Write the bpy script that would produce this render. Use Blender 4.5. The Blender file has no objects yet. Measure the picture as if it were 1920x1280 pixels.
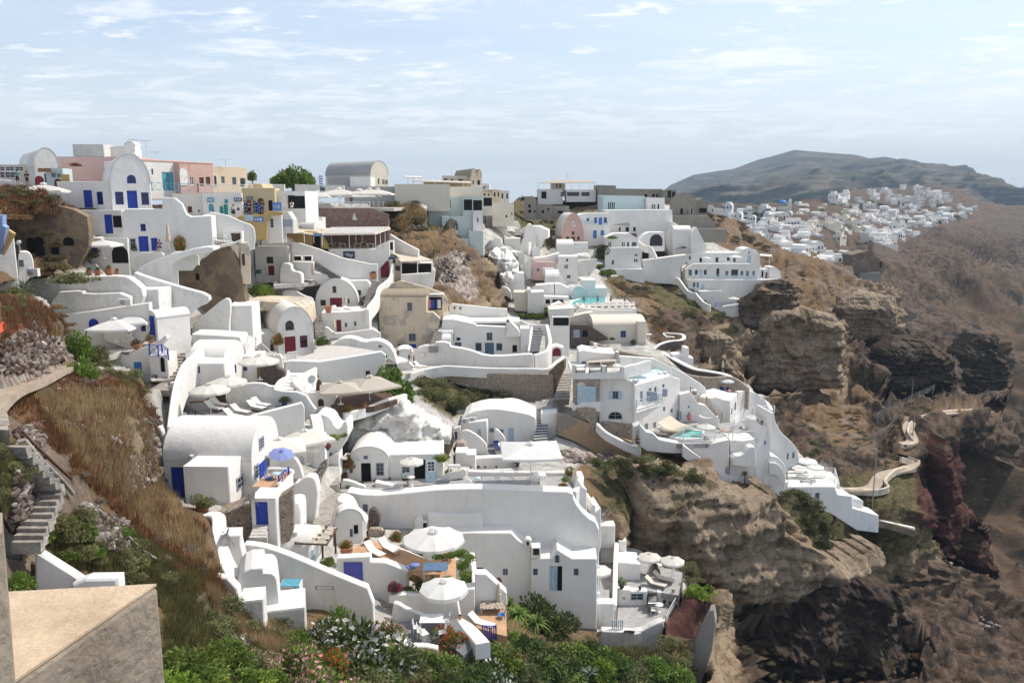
import bpy,math,random
import numpy as np
from mathutils import Vector,Matrix
from mathutils.geometry import tessellate_polygon
R=math.radians;rnd=random.Random(7)
S=bpy.context.scene;COL=S.collection
F=1493.33;PIT=R(10.06);CP,SP=math.cos(PIT),math.sin(PIT)
SUN_AZ,SUN_EL=66,52
# camera maths: a pixel plus a distance is a place
def rayv(px,py):
 a=(px-960)/F;b=(640-py)/F
 return a,CP+b*SP,-SP+b*CP
def W(px,py,Y):
 d=rayv(px,py);s=Y/d[1];return Vector((d[0]*s,Y,d[2]*s))
def G(px,py,z):
 d=rayv(px,py);s=z/d[2];return Vector((d[0]*s,d[1]*s,z))
TAGS=dict(A=(0,240,4.5725),B=(380,240,4.5725),C=(760,280,5.0806),D=(1040,320,4.157),E=(0,480,4.5725),F=(360,480,4.5725),
 G=(740,500,5.0806),H=(1020,600,4.157),I=(280,660,4.5725),J=(600,720,3.658),K=(300,880,3.976),L=(700,940,3.0968),
 M=(380,330,7.385),N=(560,320,6.4),O=(900,400,5.335),P=(540,980,4.267),Q=(1340,680,3.2),R=(0,760,2.4625),S=(1180,860,2.5946),
 T=(1340,340,3.84),U=(1240,260,2.69),Z=(0,0,1))
def cv(tag,x,y):
 t=TAGS[tag];return t[0]+x/t[2],t[1]+y/t[2]
# the lie of the land: distance as a smooth function of bearing
PTS="""-100 380 66,0 400 66,100 385 74,165 400 84,0 480 60,60 490 74,160 480 80,240 490 88,340 500 90,440 470 100,100 515 70,20 520 62,
200 600 70,285 635 73,240 650 69,0 560 34,60 600 42,100 640 50,130 682 51,175 660 60,240 700 57,285 760 54,300 850 51,292 930 46,
200 750 42,200 850 33,100 800 29,100 900 24.5,0 850 21.5,0 1000 21,100 1000 24,200 1000 26.5,200 1100 25,380 975 44,300 1050 31,400 1090 35,
350 1150 28,330 1270 22,450 1270 26,500 1180 37,600 1200 39,650 1270 34,800 1270 38,-100 900 19,-100 700 24,-100 560 28,0 700 29,
320 840 57,310 760 63,330 660 74,350 600 82,390 570 88,450 930 51,540 1000 50,450 1080 46,560 1130 45,660 1090 50,700 1180 44,
800 1180 47,900 1180 51,950 1160 56,600 960 57,620 880 63,700 925 64,800 915 67,1000 908 70,1080 908 72,560 860 62,450 780 64,
600 790 70,380 782 62,660 790 76,800 790 80,740 760 84,530 700 80,450 700 76,620 700 86,580 662 96,700 690 93,420 640 86,480 640 92,
640 622 103,700 640 102,780 650 106,620 578 112,550 540 116,480 520 112,480 570 101,400 540 94,780 560 120,850 690 108,930 690 109,
1040 690 110,740 700 99,800 705 102,870 760 99,950 790 97,1040 760 99,950 830 89,1050 830 88,900 850 84,1100 850 88,1170 840 93,
1250 850 91,1350 890 89,1450 890 93,1500 880 95,1570 930 98,1640 970 99,1130 700 109,1280 690 117,1400 740 112,1300 740 107,
1080 640 128,1180 640 125,1260 650 129,1000 590 142,1100 580 140,1190 590 138,960 520 160,930 545 150,900 575 130,900 480 142,820 440 134,
800 400 138,860 420 152,760 480 121,700 470 125,600 440 124,520 430 118,440 400 108,400 380 106,300 370 100,650 390 136,760 380 143,
880 380 168,1000 385 230,1060 420 210,1020 440 194,1075 460 188,1000 450 178,1160 500 182,1250 500 190,1180 540 174,1250 560 172,
1350 600 174,1300 640 152,1370 590 183,1450 520 202,1200 390 217,1300 400 237,1350 440 227,1420 460 232,1260 380 252,1120 365 242,
1500 500 208,1570 520 218,1450 560 181,1590 580 207,1500 650 182,1580 720 182,1400 680 160,1380 720 150,1500 745 168,1680 560 216,
1684 620 214,1640 600 212,1620 650 196,1690 660 205,1740 650 222,1794 660 225,1831 630 232,1880 650 236,1885 740 215,1700 720 170,
1450 790 142,1550 800 142,1620 780 150,1640 915 106,1700 870 114,1690 800 128,1760 775 140,1830 770 148,1860 800 148,1905 800 150,
1905 850 146,1800 830 140,1720 880 118,1740 940 112,1785 930 128,1620 985 103,1740 1000 109,1860 1000 124,1860 1070 120,1800 1040 118,
1160 890 85,1250 872 87,1340 892 87,1400 903 88,1480 945 89,1300 1000 80,1200 960 78,1350 1090 80,1450 1060 86,1600 1050 97,1700 1030 105,
1370 1150 84,1500 1130 93,1650 1080 105,1400 1200 80,1500 1270 80,1600 1200 90,1700 1200 95,1850 1160 110,1920 1270 95,1950 1160 120,
1250 1130 65,1180 1150 63,1250 1050 72,1080 1100 67,1290 1080 71,1335 1120 67,1330 1270 60,1160 1180 60,1100 1270 52,1250 1200 59,
1410 1270 67,900 1110 67,1000 1110 68,1000 1000 69.5,900 935 69.5,1110 1000 72,700 1000 61,650 980 61,1550 900 98,1380 800 106,1200 780 100,1000 1400 44,
500 1400 22,200 1400 17,0 1300 14,1500 1400 72,1900 1400 86,-150 1100 19"""
FPTS="""1300 380 520,1400 395 560,1500 390 640,1600 385 780,1750 372 980,1830 390 1040,1900 375 1150,2040 375 1200,1700 350 1200,1790 350 1180,1600 359 1000,1400 440 420,1450 470 385,1500 492 365,
1600 470 490,1700 450 640,1800 430 820,1900 420 930,1650 500 350,1690 530 380,1750 500 540,1850 500 640,1950 500 680,1700 600 330,1800 600 390,
1900 600 430,1750 700 280,1900 700 320,1950 800 270,1850 900 215,1900 1000 185,1800 950 175,1950 1100 155,1850 1100 145,1750 1050 132,1650 800 240,
1600 650 290,1500 560 320,1400 500 330,1700 900 180,2050 900 230,2050 1200 160,1620 480 400,1560 430 500"""
class TPS:
 def __init__(s,txt,lam):
  a=np.array([[float(v)for v in t.split()]for t in txt.replace('\n','').split(',')])
  s.p=a[:,:2]/100.;n=len(a)
  K=s.k(s.p[:,None]-s.p[None]);K+=lam*np.eye(n)
  P=np.c_[np.ones(n),s.p];A=np.zeros((n+3,n+3));A[:n,:n]=K;A[:n,n:]=P;A[n:,:n]=P.T
  s.w=np.linalg.solve(A,np.r_[np.log(a[:,2]),0,0,0])
 def k(s,d):
  r2=(d**2).sum(-1)+1e-9;return.5*r2*np.log(r2)
 def __call__(s,x,y):
  x=np.asarray(x,float)/100;y=np.asarray(y,float)/100;sh=x.shape;q=np.c_[x.ravel(),y.ravel()];out=np.empty(len(q))
  for i in range(0,len(q),20000):
   b=q[i:i+20000];out[i:i+20000]=s.k(b[:,None]-s.p[None])@s.w[:-3]+s.w[-3]+b@s.w[-2:]
  return np.exp(out).reshape(sh)
TN=TPS(PTS,.01);TF=TPS(FPTS,.01)
def D(px,py):return float(TN(px,py))
def gp(px,py):return W(px,py,D(px,py))
# numpy noise
def _h(ix,iy,iz,s):
 n=(ix*73856093)^(iy*19349663)^(iz*83492791)^(s*2654435761);n=(n^(n>>13))*1274126177;n=n^(n>>16)
 return(n&0xffff)/65535.
def vnoise(p,s=0):
 f=np.floor(p).astype(np.int64);t=p-f;t=t*t*(3-2*t);o=0
 for a in(0,1):
  wx=t[:,0]if a else 1-t[:,0]
  for b in(0,1):
   wy=t[:,1]if b else 1-t[:,1]
   for c in(0,1):
    wz=t[:,2]if c else 1-t[:,2]
    o=o+wx*wy*wz*_h(f[:,0]+a,f[:,1]+b,f[:,2]+c,s)
 return o*2-1
def fbm(p,sc,oct=5,ridge=False,s=0,gain=.5):
 o=0;a=1.
 for k in range(oct):
  v=vnoise(p/sc*2**k+k*17.3,s+k)
  if ridge:v=1-2*np.abs(v)
  o=o+a*v;a*=gain
 return o
# objects
LINKED=[]
def link(o,parent=None):
 COL.objects.link(o);LINKED.append(o)
 if parent is not None:o.parent=parent
 return o
def tag(o,label=None,cat=None,group=None,kind=None):
 if label:o['label']=label
 if cat:o['category']=cat
 if group:o['group']=group
 if kind:o['kind']=kind
 return o
def empty(name,loc,label,cat,group=None,rz=0):
 o=bpy.data.objects.new(name,None);o.location=loc;o.rotation_euler.z=rz;o.empty_display_size=.3
 link(o);return tag(o,label,cat,group)
class MB:
 def __init__(s):s.v=[];s.f=[];s.m=[];s.sm=[]
 def add(s,vs,fs,m=0,smooth=False):
  k=len(s.v);s.v+=[tuple(v)for v in vs];s.f+=[tuple(i+k for i in f)for f in fs];s.m+=[m]*len(fs);s.sm+=[smooth]*len(fs)
 def box(s,c,d,m=0,M=None):
  x,y,z=d[0]/2,d[1]/2,d[2]/2
  vs=[Vector((c[0]+a*x,c[1]+b*y,c[2]+e*z))for a,b,e in((-1,-1,-1),(1,-1,-1),(1,1,-1),(-1,1,-1),(-1,-1,1),(1,-1,1),(1,1,1),(-1,1,1))]
  if M is not None:vs=[M@v for v in vs]
  s.add(vs,[(0,3,2,1),(4,5,6,7),(0,1,5,4),(1,2,6,5),(2,3,7,6),(3,0,4,7)],m)
 def tube(s,a,b,r,n=8,m=0,r2=None):
  a=Vector(a);b=Vector(b);r2=r if r2 is None else r2;d=(b-a)
  if d.length<1e-6:return
  q=d.to_track_quat('Z','Y');vs=[]
  for p,rr in((a,r),(b,r2)):
   for k in range(n):t=2*math.pi*k/n;vs.append(p+q@Vector((rr*math.cos(t),rr*math.sin(t),0)))
  s.add(vs,[(k,(k+1)%n,n+(k+1)%n,n+k)for k in range(n)],m,n>5);s.add(vs[:n][::-1],[tuple(range(n))],m);s.add(vs[n:],[tuple(range(n))],m)
 def lathe(s,prof,n=14,c=(0,0,0),m=0,smooth=True):
  vs=[(c[0]+r*math.cos(2*math.pi*k/n),c[1]+r*math.sin(2*math.pi*k/n),c[2]+z)for r,z in prof for k in range(n)]
  s.add(vs,[(j*n+k,j*n+(k+1)%n,(j+1)*n+(k+1)%n,(j+1)*n+k)for j in range(len(prof)-1)for k in range(n)],m,smooth)
 def xf(s,M):s.v=[tuple(M@Vector(v))for v in s.v];return s
 def build(s,name,mats,parent=None):
  me=bpy.data.meshes.new(name);me.from_pydata(s.v,[],s.f)
  for m in(mats if isinstance(mats,(list,tuple))else[mats]):me.materials.append(MT(m))
  me.polygons.foreach_set('material_index',s.m);me.polygons.foreach_set('use_smooth',s.sm);me.update()
  return link(bpy.data.objects.new(name,me),parent)
def npmesh(name,v,f,mats,parent=None,smooth=True,mi=None):
 me=bpy.data.meshes.new(name);n=f.shape[1]
 me.vertices.add(len(v));me.vertices.foreach_set('co',v.astype(np.float32).ravel())
 me.loops.add(f.size);me.loops.foreach_set('vertex_index',f.astype(np.int32).ravel())
 me.polygons.add(len(f));me.polygons.foreach_set('loop_start',np.arange(0,f.size,n,dtype=np.int32));me.polygons.foreach_set('loop_total',np.full(len(f),n,np.int32))
 for m in mats:me.materials.append(MT(m))
 if mi is not None:me.polygons.foreach_set('material_index',mi.astype(np.int32))
 me.polygons.foreach_set('use_smooth',np.full(len(f),smooth,bool));me.update(calc_edges=True);me.validate()
 return me
# materials
_M={}
def MT(n):
 if not isinstance(n,str):return n
 return _M[n]
class NT:
 def __init__(s,name,rough=.8,spec=.3):
  s.mat=bpy.data.materials.new(name);s.mat.use_nodes=True;s.t=s.mat.node_tree;s.b=s.t.nodes['Principled BSDF']
  s.b.inputs['Roughness'].default_value=rough;s.b.inputs['Specular IOR Level'].default_value=spec;s.tc=s.t.nodes.new('ShaderNodeNewGeometry');_M[name]=s.mat
  s.oi=None
 def n(s,ty,**k):
  x=s.t.nodes.new('ShaderNode'+ty)
  for a,b in k.items():setattr(x,a,b)
  return x
 def l(s,a,b):s.t.links.new(a,b)
 def pos(s,sc=(1,1,1)):
  m=s.n('Mapping');m.inputs['Scale'].default_value=sc;s.l(s.tc.outputs['Position'],m.inputs['Vector']);return m.outputs[0]
 def noise(s,sc,det=4,vec=None,rough=.55,stretch=(1,1,1)):
  x=s.n('TexNoise');x.inputs['Scale'].default_value=sc;x.inputs['Detail'].default_value=det;x.inputs['Roughness'].default_value=rough
  s.l(vec or s.pos(stretch),x.inputs['Vector']);return x.outputs['Fac']
 def vor(s,sc,feat='F1',out='Distance',stretch=(1,1,1),vec=None):
  x=s.n('TexVoronoi',feature=feat);x.inputs['Scale'].default_value=sc;s.l(vec or s.pos(stretch),x.inputs['Vector']);return x.outputs[out]
 def ramp(s,fac,stops,interp='LINEAR'):
  x=s.n('ValToRGB');e=x.color_ramp.elements;x.color_ramp.interpolation=interp
  while len(e)<len(stops):e.new(.5)
  for i,(p,c)in enumerate(stops):
   e[i].position=p;e[i].color=(*c,1)if isinstance(c,tuple)else(c,c,c,1)
  s.l(fac,x.inputs[0]);return x.outputs[0]
 def mix(s,fac,a,b,mode='MIX'):
  x=s.n('Mix',data_type='RGBA',blend_type=mode)
  for v,i in((fac,0),(a,6),(b,7)):
   if isinstance(v,(int,float)):x.inputs[i].default_value=v
   elif isinstance(v,tuple):x.inputs[i].default_value=(*v,1)
   else:s.l(v,x.inputs[i])
  return x.outputs[2]
 def math(s,op,a,b=None):
  x=s.n('Math',operation=op)
  for v,i in((a,0),(b,1)):
   if v is None:continue
   if isinstance(v,(int,float)):x.inputs[i].default_value=v
   else:s.l(v,x.inputs[i])
  return x.outputs[0]
 def bump(s,h,st=.5,dist=.05):
  x=s.n('Bump');x.inputs['Strength'].default_value=st;x.inputs['Distance'].default_value=dist;s.l(h,x.inputs['Height'])
  if s.b.inputs['Normal'].links:s.l(s.b.inputs['Normal'].links[0].from_socket,x.inputs['Normal'])
  s.l(x.outputs[0],s.b.inputs['Normal']);return x
 def col(s,c):s.l(c,s.b.inputs['Base Color'])
 def rand(s):
  if s.oi is None:s.oi=s.n('ObjectInfo')
  return s.oi.outputs['Random']
def plaster(name,c,var=.06,dirt=.12,bump=.25,patch=None,rough=.88,fine=0):
 m=NT(name,rough,.2);k=lambda f:tuple(min(1,x*f)for x in c)
 a=m.ramp(m.noise(.35,5),[(.3,k(1-var)),(.7,k(1+var*.3))])
 st=m.ramp(m.noise(1.5,8,stretch=(1,1,.16),rough=.72),[(.50,0.),(.74,1.)]);bl=m.ramp(m.noise(.5,7,rough=.7),[(.48,0.),(.7,1.)])
 d=m.mix(m.math('MULTIPLY',m.math('MULTIPLY',st,m.math('ADD',bl,.25)),min(1,dirt*3)),a,(c[0]*.55,c[1]*.51,c[2]*.45))
 f=m.ramp(m.noise(14,3),[(.3,.93),(.7,1.)]);d=m.mix(1,d,f,'MULTIPLY')
 hv=m.mix(m.rand(),(1,1,1),(.95,.945,.935));d=m.mix(1,d,hv,'MULTIPLY')
 if patch:
  pm=m.ramp(m.noise(.45,5,rough=.6),[(.52,0.),(.56,1.)]);d=m.mix(pm,d,patch)
 if fine:d=m.mix(1,d,m.ramp(m.noise(70,5,rough=.8),[(.35,.78),(.65,1.)]),'MULTIPLY');m.bump(m.noise(45,6,rough=.8),.7,.02)
 m.col(d);m.bump(m.noise(1.3,4),bump*1.6,.12);m.bump(m.noise(22,3),bump,.012);return m
def simple(name,c,rough=.6,var=.12,sc=6,metal=0,spec=.3,bump=0):
 m=NT(name,rough,spec);a=m.ramp(m.noise(sc,4),[(.3,tuple(x*(1-var)for x in c)),(.7,tuple(min(1,x*(1+var*.5))for x in c))])
 m.col(a);m.b.inputs['Metallic'].default_value=metal
 if bump:m.bump(m.noise(sc*3,3),bump,.02)
 return m
def stonewall(name,cs,mortar,sc=3.,mw=.06,bump=.7):
 m=NT(name,.92,.15);v=m.vor(sc,'F1','Color',(1,1,1.35));e=m.vor(sc,'DISTANCE_TO_EDGE','Distance',(1,1,1.35))
 s=m.n('SeparateColor');m.l(v,s.inputs[0]);c=m.ramp(s.outputs[0],[(i/(len(cs)-1),q)for i,q in enumerate(cs)])
 c=m.mix(m.ramp(m.noise(9,4),[(.3,.5),(.7,.0)]),c,(.1,.085,.075));ed=m.ramp(e,[(mw*.5,0.),(mw*1.3,1.)])
 m.col(m.mix(ed,mortar,c));m.bump(ed,bump,.08);m.bump(m.noise(12,4),.4,.03);return m
plaster('white',(.82,.795,.75),.08,.2);plaster('white_rough',(.79,.775,.74),.08,.35,.9);plaster('white_old',(.72,.70,.65),.1,.5,.6)
plaster('roofwhite',(.78,.76,.72),.05,.18,.3);plaster('cream',(.68,.57,.41));plaster('palecream',(.72,.66,.55));plaster('ochre',(.52,.37,.15),.1)
plaster('yellowcream',(.56,.47,.29));plaster('pink',(.60,.40,.34),.12,.3);plaster('palepink',(.70,.50,.45));plaster('greycon',(.30,.275,.235),.12,.4,.4)
plaster('paleblue',(.58,.70,.70));plaster('mint',(.60,.68,.64));plaster('greywall',(.42,.41,.40));plaster('tan',(.68,.57,.43),.12,.4,.5,patch=(.42,.37,.31))
plaster('ochrepatch',(.46,.33,.19),.15,.5,.6,patch=(.27,.235,.20));plaster('bluewash',(.28,.38,.62));plaster('vaultcon',(.34,.29,.21),.12,.4,.4)
stonewall('stone',[(.30,.22,.16),(.42,.33,.25),(.22,.15,.12),(.5,.43,.36)],(.52,.46,.38),4.,.05)
stonewall('darkstone',[(.05,.042,.04),(.09,.07,.06),(.14,.11,.095),(.07,.05,.05)],(.20,.17,.145),3.4,.05)
stonewall('redstone',[(.26,.15,.12),(.36,.22,.17),(.19,.11,.10),(.42,.31,.25)],(.40,.30,.25),3.2,.04)
plaster('ruin',(.27,.20,.13),.35,.5,2.,patch=(.16,.12,.09));plaster('cliffrock',(.21,.155,.105),.4,.6,3.,patch=(.11,.085,.065))
stonewall('speckle',[(.10,.07,.06),(.16,.10,.08),(.30,.24,.19),(.08,.06,.055)],(.42,.35,.28),4.2,.2,.5)
stonewall('cobble',[(.62,.6,.56),(.42,.38,.34),(.7,.68,.63),(.3,.26,.23)],(.10,.085,.08),3.5,.05)
def paving(name,c1,c2,mor,sc=1.1):
 m=NT(name,.8,.25);b=m.n('TexBrick');b.inputs['Scale'].default_value=sc;b.inputs['Color1'].default_value=(*c1,1);b.inputs['Color2'].default_value=(*c2,1);b.inputs['Mortar'].default_value=(*mor,1)
 b.inputs['Mortar Size'].default_value=.012;b.inputs['Bias'].default_value=-.1;m.l(m.pos(),b.inputs['Vector']);m.col(m.mix(1,b.outputs['Color'],m.ramp(m.noise(2.5,5),[(.3,.78),(.7,1.)]),'MULTIPLY'));m.bump(b.outputs['Fac'],-.3,.02);return m
paving('paving',(.42,.41,.40),(.33,.325,.32),(.22,.21,.2));paving('paledeck',(.60,.57,.52),(.52,.49,.45),(.4,.37,.33),.8);paving('terracotta',(.58,.35,.20),(.52,.31,.18),(.40,.25,.16),1.6)
simple('greydeck',(.17,.17,.175),.8,.2,2)
stonewall('step_stone',[(.34,.31,.27),(.45,.41,.36),(.26,.235,.21),(.5,.46,.4)],(.30,.27,.24),3.5,.04,.3)
for n,c in dict(p_blue=(.02,.055,.36),p_midblue=(.05,.19,.48),p_violet=(.09,.10,.42),p_light=(.42,.55,.62),p_red=(.20,.02,.03),p_teal=(.02,.28,.24),p_brown=(.10,.055,.03),p_grey=(.32,.36,.42),p_white=(.75,.74,.71),p_dark=(.035,.035,.04),p_slate=(.09,.15,.24),p_greenblue=(.10,.32,.42)).items():simple(n,c,.55,.18,3)
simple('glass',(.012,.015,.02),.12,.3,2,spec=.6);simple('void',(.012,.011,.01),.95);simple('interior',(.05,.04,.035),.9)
simple('wood',(.30,.17,.08),.7,.3,8);simple('darkwood',(.10,.06,.04),.75,.3,8);simple('greywood',(.30,.27,.24),.8,.2,8);simple('metal',(.5,.5,.5),.35,.1,8,metal=.9);simple('darkmetal',(.04,.04,.045),.5,.1,8);simple('ac',(.66,.65,.6),.5)
simple('dish',(.62,.62,.60),.4,.06,3);simple('terra',(.46,.20,.11),.8,.25,7);simple('bluepot',(.02,.035,.16),.3,.2,5,spec=.6);simple('signblue',(.14,.24,.50),.6);simple('signdark',(.035,.06,.11),.6);simple('flag_white',(.8,.8,.8),.7)
simple('skin',(.45,.25,.17),.6);
for n,c in dict(c_teal=(.01,.40,.42),c_black=(.02,.02,.022),c_white=(.75,.74,.72),c_red=(.5,.05,.05),c_blue=(.05,.09,.3),c_pink=(.6,.25,.25)).items():simple(n,c,.85)
simple('hairdark',(.03,.02,.015),.6);simple('cushion',(.70,.67,.62),.9,.05);simple('cushion_tan',(.56,.51,.44),.9,.05);simple('c_navy',(.03,.04,.15),.9);simple('orange_net',(.75,.12,.05),.7)
def cloth(name,c,tr=.35):
 m=NT(name,.9,.1);a=m.ramp(m.noise(1.5,4),[(.3,tuple(x*.93 for x in c)),(.7,c)]);m.col(a)
 t=m.n('BsdfTranslucent');m.l(a,t.inputs[0]);x=m.n('MixShader');x.inputs[0].default_value=tr;m.l(m.b.outputs[0],x.inputs[1]);m.l(t.outputs[0],x.inputs[2]);m.l(x.outputs[0],m.t.nodes['Material Output'].inputs[0]);m.bump(m.noise(3,3),.4,.06);return m
cloth('canvas',(.80,.77,.70));cloth('canvas_white',(.84,.83,.80));cloth('canvas_tan',(.62,.56,.47));cloth('canvas_blue',(.30,.36,.66));cloth('canvas_grey',(.18,.18,.2),.2);cloth('canvas_cream',(.80,.70,.56))
m=NT('water',.06,.5);m.col(m.ramp(m.noise(1.2,3),[(.3,(.05,.36,.36)),(.7,(.14,.50,.47))]));m.bump(m.noise(3,3),.25,.05)
m=NT('sea',.15,.5);m.col(m.ramp(m.noise(.01,3),[(.3,(.02,.06,.11)),(.7,(.03,.08,.14))]))
m=NT('tinglass',.25,.5);m.col(m.ramp(m.noise(.7,3),[(.3,(.40,.56,.54)),(.7,(.55,.68,.64))]))
def leaf(name,c,c2,tr=.3):
 m=NT(name,.6,.25);g=m.tc.outputs['Random Per Island'];a=m.mix(g,c,c2);nz=m.ramp(m.noise(.9,5),[(.3,.55),(.7,1.25)]);a=m.mix(1,a,nz,'MULTIPLY')
 h=m.n('HueSaturation');h.inputs['Saturation'].default_value=1;m.l(a,h.inputs['Color']);m.l(m.math('ADD',m.math('MULTIPLY',m.rand(),.5),.75),h.inputs['Value']);m.l(m.math('ADD',m.math('MULTIPLY',m.rand(),.03),.485),h.inputs['Hue'])
 m.col(h.outputs[0]);t=m.n('BsdfTranslucent');m.l(h.outputs[0],t.inputs[0]);x=m.n('MixShader');x.inputs[0].default_value=tr;m.l(m.b.outputs[0],x.inputs[1]);m.l(t.outputs[0],x.inputs[2]);m.l(x.outputs[0],m.t.nodes['Material Output'].inputs[0]);return m
leaf('l_dark',(.05,.08,.022),(.12,.16,.04));leaf('l_green',(.09,.15,.025),(.20,.27,.045));leaf('l_olive',(.12,.13,.05),(.24,.23,.10));leaf('l_dry',(.17,.10,.045),(.30,.19,.085));leaf('l_scrub',(.13,.12,.055),(.24,.20,.10))
leaf('l_lime',(.14,.22,.02),(.28,.36,.05));leaf('l_magenta',(.50,.01,.14),(.62,.03,.28));leaf('l_red',(.50,.02,.03),(.6,.07,.06));leaf('l_white',(.7,.68,.62),(.8,.78,.74));leaf('l_pink',(.6,.25,.3),(.7,.4,.42));leaf('l_agave',(.13,.19,.14),(.2,.26,.19));leaf('l_grey',(.2,.17,.14),(.3,.26,.21))
leaf('g_dry',(.15,.075,.032),(.40,.215,.095));leaf('g_straw',(.46,.34,.16),(.62,.48,.25));leaf('g_green',(.12,.125,.04),(.26,.23,.09))
simple('bark',(.12,.085,.06),.9,.3,6,bump=.5)
# ground material: plaster, dry grass, tuff, basalt, red scoria, scrub, rubble by attribute
KINDS=['white','tan','dark','red','green','rubble','far']
def ground_mat(name):
 m=NT(name,.93,.12)
 def at(n):
  x=m.n('Attribute');x.attribute_name='w_'+n;return x.outputs['Fac']
 g=m.ramp(m.noise(.55,8,rough=.7),[(.30,(.05,.045,.022)),(.42,(.14,.09,.045)),(.52,(.24,.145,.07)),(.6,(.17,.12,.075)),(.70,(.08,.072,.035))])
 g=m.mix(m.ramp(m.noise(7,5,rough=.7),[(.4,0.),(.62,.65)]),g,(.13,.095,.06))
 rock=m.ramp(m.noise(.16,6,rough=.65),[(.50,0.),(.60,1.)]);rk=m.ramp(m.noise(1.6,7,rough=.7),[(.3,(.11,.085,.075)),(.55,(.25,.195,.155)),(.75,(.36,.30,.245))])
 g=m.mix(m.math('MULTIPLY',rock,.75),g,rk)
 st=m.noise(.5,5,stretch=(.25,.25,2.2));t=m.ramp(m.math('ADD',m.math('MULTIPLY',st,.5),m.math('MULTIPLY',m.noise(.9,8,rough=.72),.5)),[(.30,(.07,.052,.038)),(.42,(.18,.13,.085)),(.52,(.29,.215,.14)),(.6,(.33,.255,.175)),(.72,(.19,.145,.10))])
 pit=m.ramp(m.vor(.75,'F1','Distance'),[(.10,1.),(.17,0.)]);pit2=m.ramp(m.vor(2.6,'F1','Distance'),[(.10,.8),(.18,0.)]);t=m.mix(m.math('MAXIMUM',pit,pit2),t,(.12,.09,.07))
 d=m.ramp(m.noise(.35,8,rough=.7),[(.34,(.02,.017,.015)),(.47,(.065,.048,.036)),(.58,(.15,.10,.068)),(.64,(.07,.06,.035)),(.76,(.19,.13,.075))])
 r=m.ramp(m.noise(.5,7,rough=.65,stretch=(1,1,.4)),[(.3,(.03,.017,.015)),(.5,(.075,.03,.025)),(.62,(.11,.055,.04)),(.75,(.17,.12,.08))])
 gr=m.ramp(m.noise(1.2,7,rough=.7),[(.3,(.035,.038,.018)),(.47,(.085,.08,.035)),(.58,(.15,.115,.06)),(.7,(.22,.15,.085)),(.8,(.10,.09,.04))])
 ru=m.ramp(m.vor(2.2,'F1','Color'),[(.1,(.16,.11,.095)),(.4,(.33,.26,.22)),(.7,(.45,.40,.35)),(.95,(.12,.09,.08))])
 fa=m.ramp(m.noise(.035,9,rough=.68),[(.36,(.025,.024,.02)),(.45,(.085,.058,.04)),(.52,(.13,.085,.055)),(.57,(.06,.05,.032)),(.64,(.12,.08,.05)),(.74,(.17,.125,.085))])
 wh=m.ramp(m.noise(.6,6,rough=.65),[(.3,(.30,.28,.25)),(.5,(.46,.44,.40)),(.7,(.62,.60,.56))])
 c=g
 for n,x in(('tan',t),('dark',d),('red',r),('green',gr),('rubble',ru),('far',fa),('white',wh)):c=m.mix(at(n),c,x)
 ck=m.vor(.55,'DISTANCE_TO_EDGE','Distance',(1,1,.7),None);m.col(c);m.bump(m.noise(.9,9,rough=.7),.8,.6);m.bump(m.ramp(ck,[(0,0.),(.07,1.)]),.35,.25);m.bump(m.noise(5,7,rough=.75),.8,.12)
 return m
ground_mat('ground')
def rockmat(name,st,pits,sc=.9):
 m=NT(name,.93,.12);b=m.noise(.35,6,stretch=(.3,.3,2.));t=m.ramp(m.math('ADD',m.math('MULTIPLY',b,.45),m.math('MULTIPLY',m.noise(sc,9,rough=.7),.55)),st)
 if pits:p=m.math('MAXIMUM',m.ramp(m.vor(.6),[(.10,1.),(.16,0.)]),m.ramp(m.vor(2.1),[(.12,.85),(.2,0.)]));t=m.mix(p,t,(.07,.055,.045))
 g=m.ramp(m.noise(.22,7,rough=.65),[(.54,0.),(.62,.85)]);t=m.mix(g,t,(.09,.075,.04));v=m.n('Vector'+'Math',operation='ADD');nn=m.n('TexNoise');nn.inputs['Scale'].default_value=.5;nn.inputs['Detail'].default_value=5;m.l(m.pos(),nn.inputs[0]);m.l(m.pos((1,1,1.8)),v.inputs[0]);m.l(nn.outputs['Color'],v.inputs[1]);ck=m.ramp(m.vor(.42,'DISTANCE_TO_EDGE','Distance',vec=v.outputs[0]),[(0.,0.),(.035,1.)]);t=m.mix(1,t,m.mix(ck,(.66,.63,.6),(1,1,1)),'MULTIPLY');m.col(t);m.bump(ck,.4,.4);m.bump(m.noise(.8,9,rough=.72),.9,.5);m.bump(m.noise(5,7,rough=.75),.8,.1)
rockmat('tuff',[(.30,(.12,.09,.065)),(.43,(.24,.18,.125)),(.55,(.32,.25,.175)),(.68,(.25,.19,.135)),(.8,(.14,.11,.08))],1)
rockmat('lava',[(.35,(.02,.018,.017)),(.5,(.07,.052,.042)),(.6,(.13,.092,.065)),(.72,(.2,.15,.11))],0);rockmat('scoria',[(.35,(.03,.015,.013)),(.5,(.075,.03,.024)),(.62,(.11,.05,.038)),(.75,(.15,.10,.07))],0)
def pip(px,py,poly):
 x=px;y=py;c=np.zeros(x.shape,bool);n=len(poly)
 for i in range(n):
  x0,y0=poly[i];x1,y1=poly[(i+1)%n]
  if y0==y1:continue
  t=((y0>y)!=(y1>y))&(x<(x1-x0)*(y-y0)/(y1-y0)+x0);c^=t
 return c
def PL(s):return[tuple(float(v)for v in t.split())for t in s.split(',')]
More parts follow.
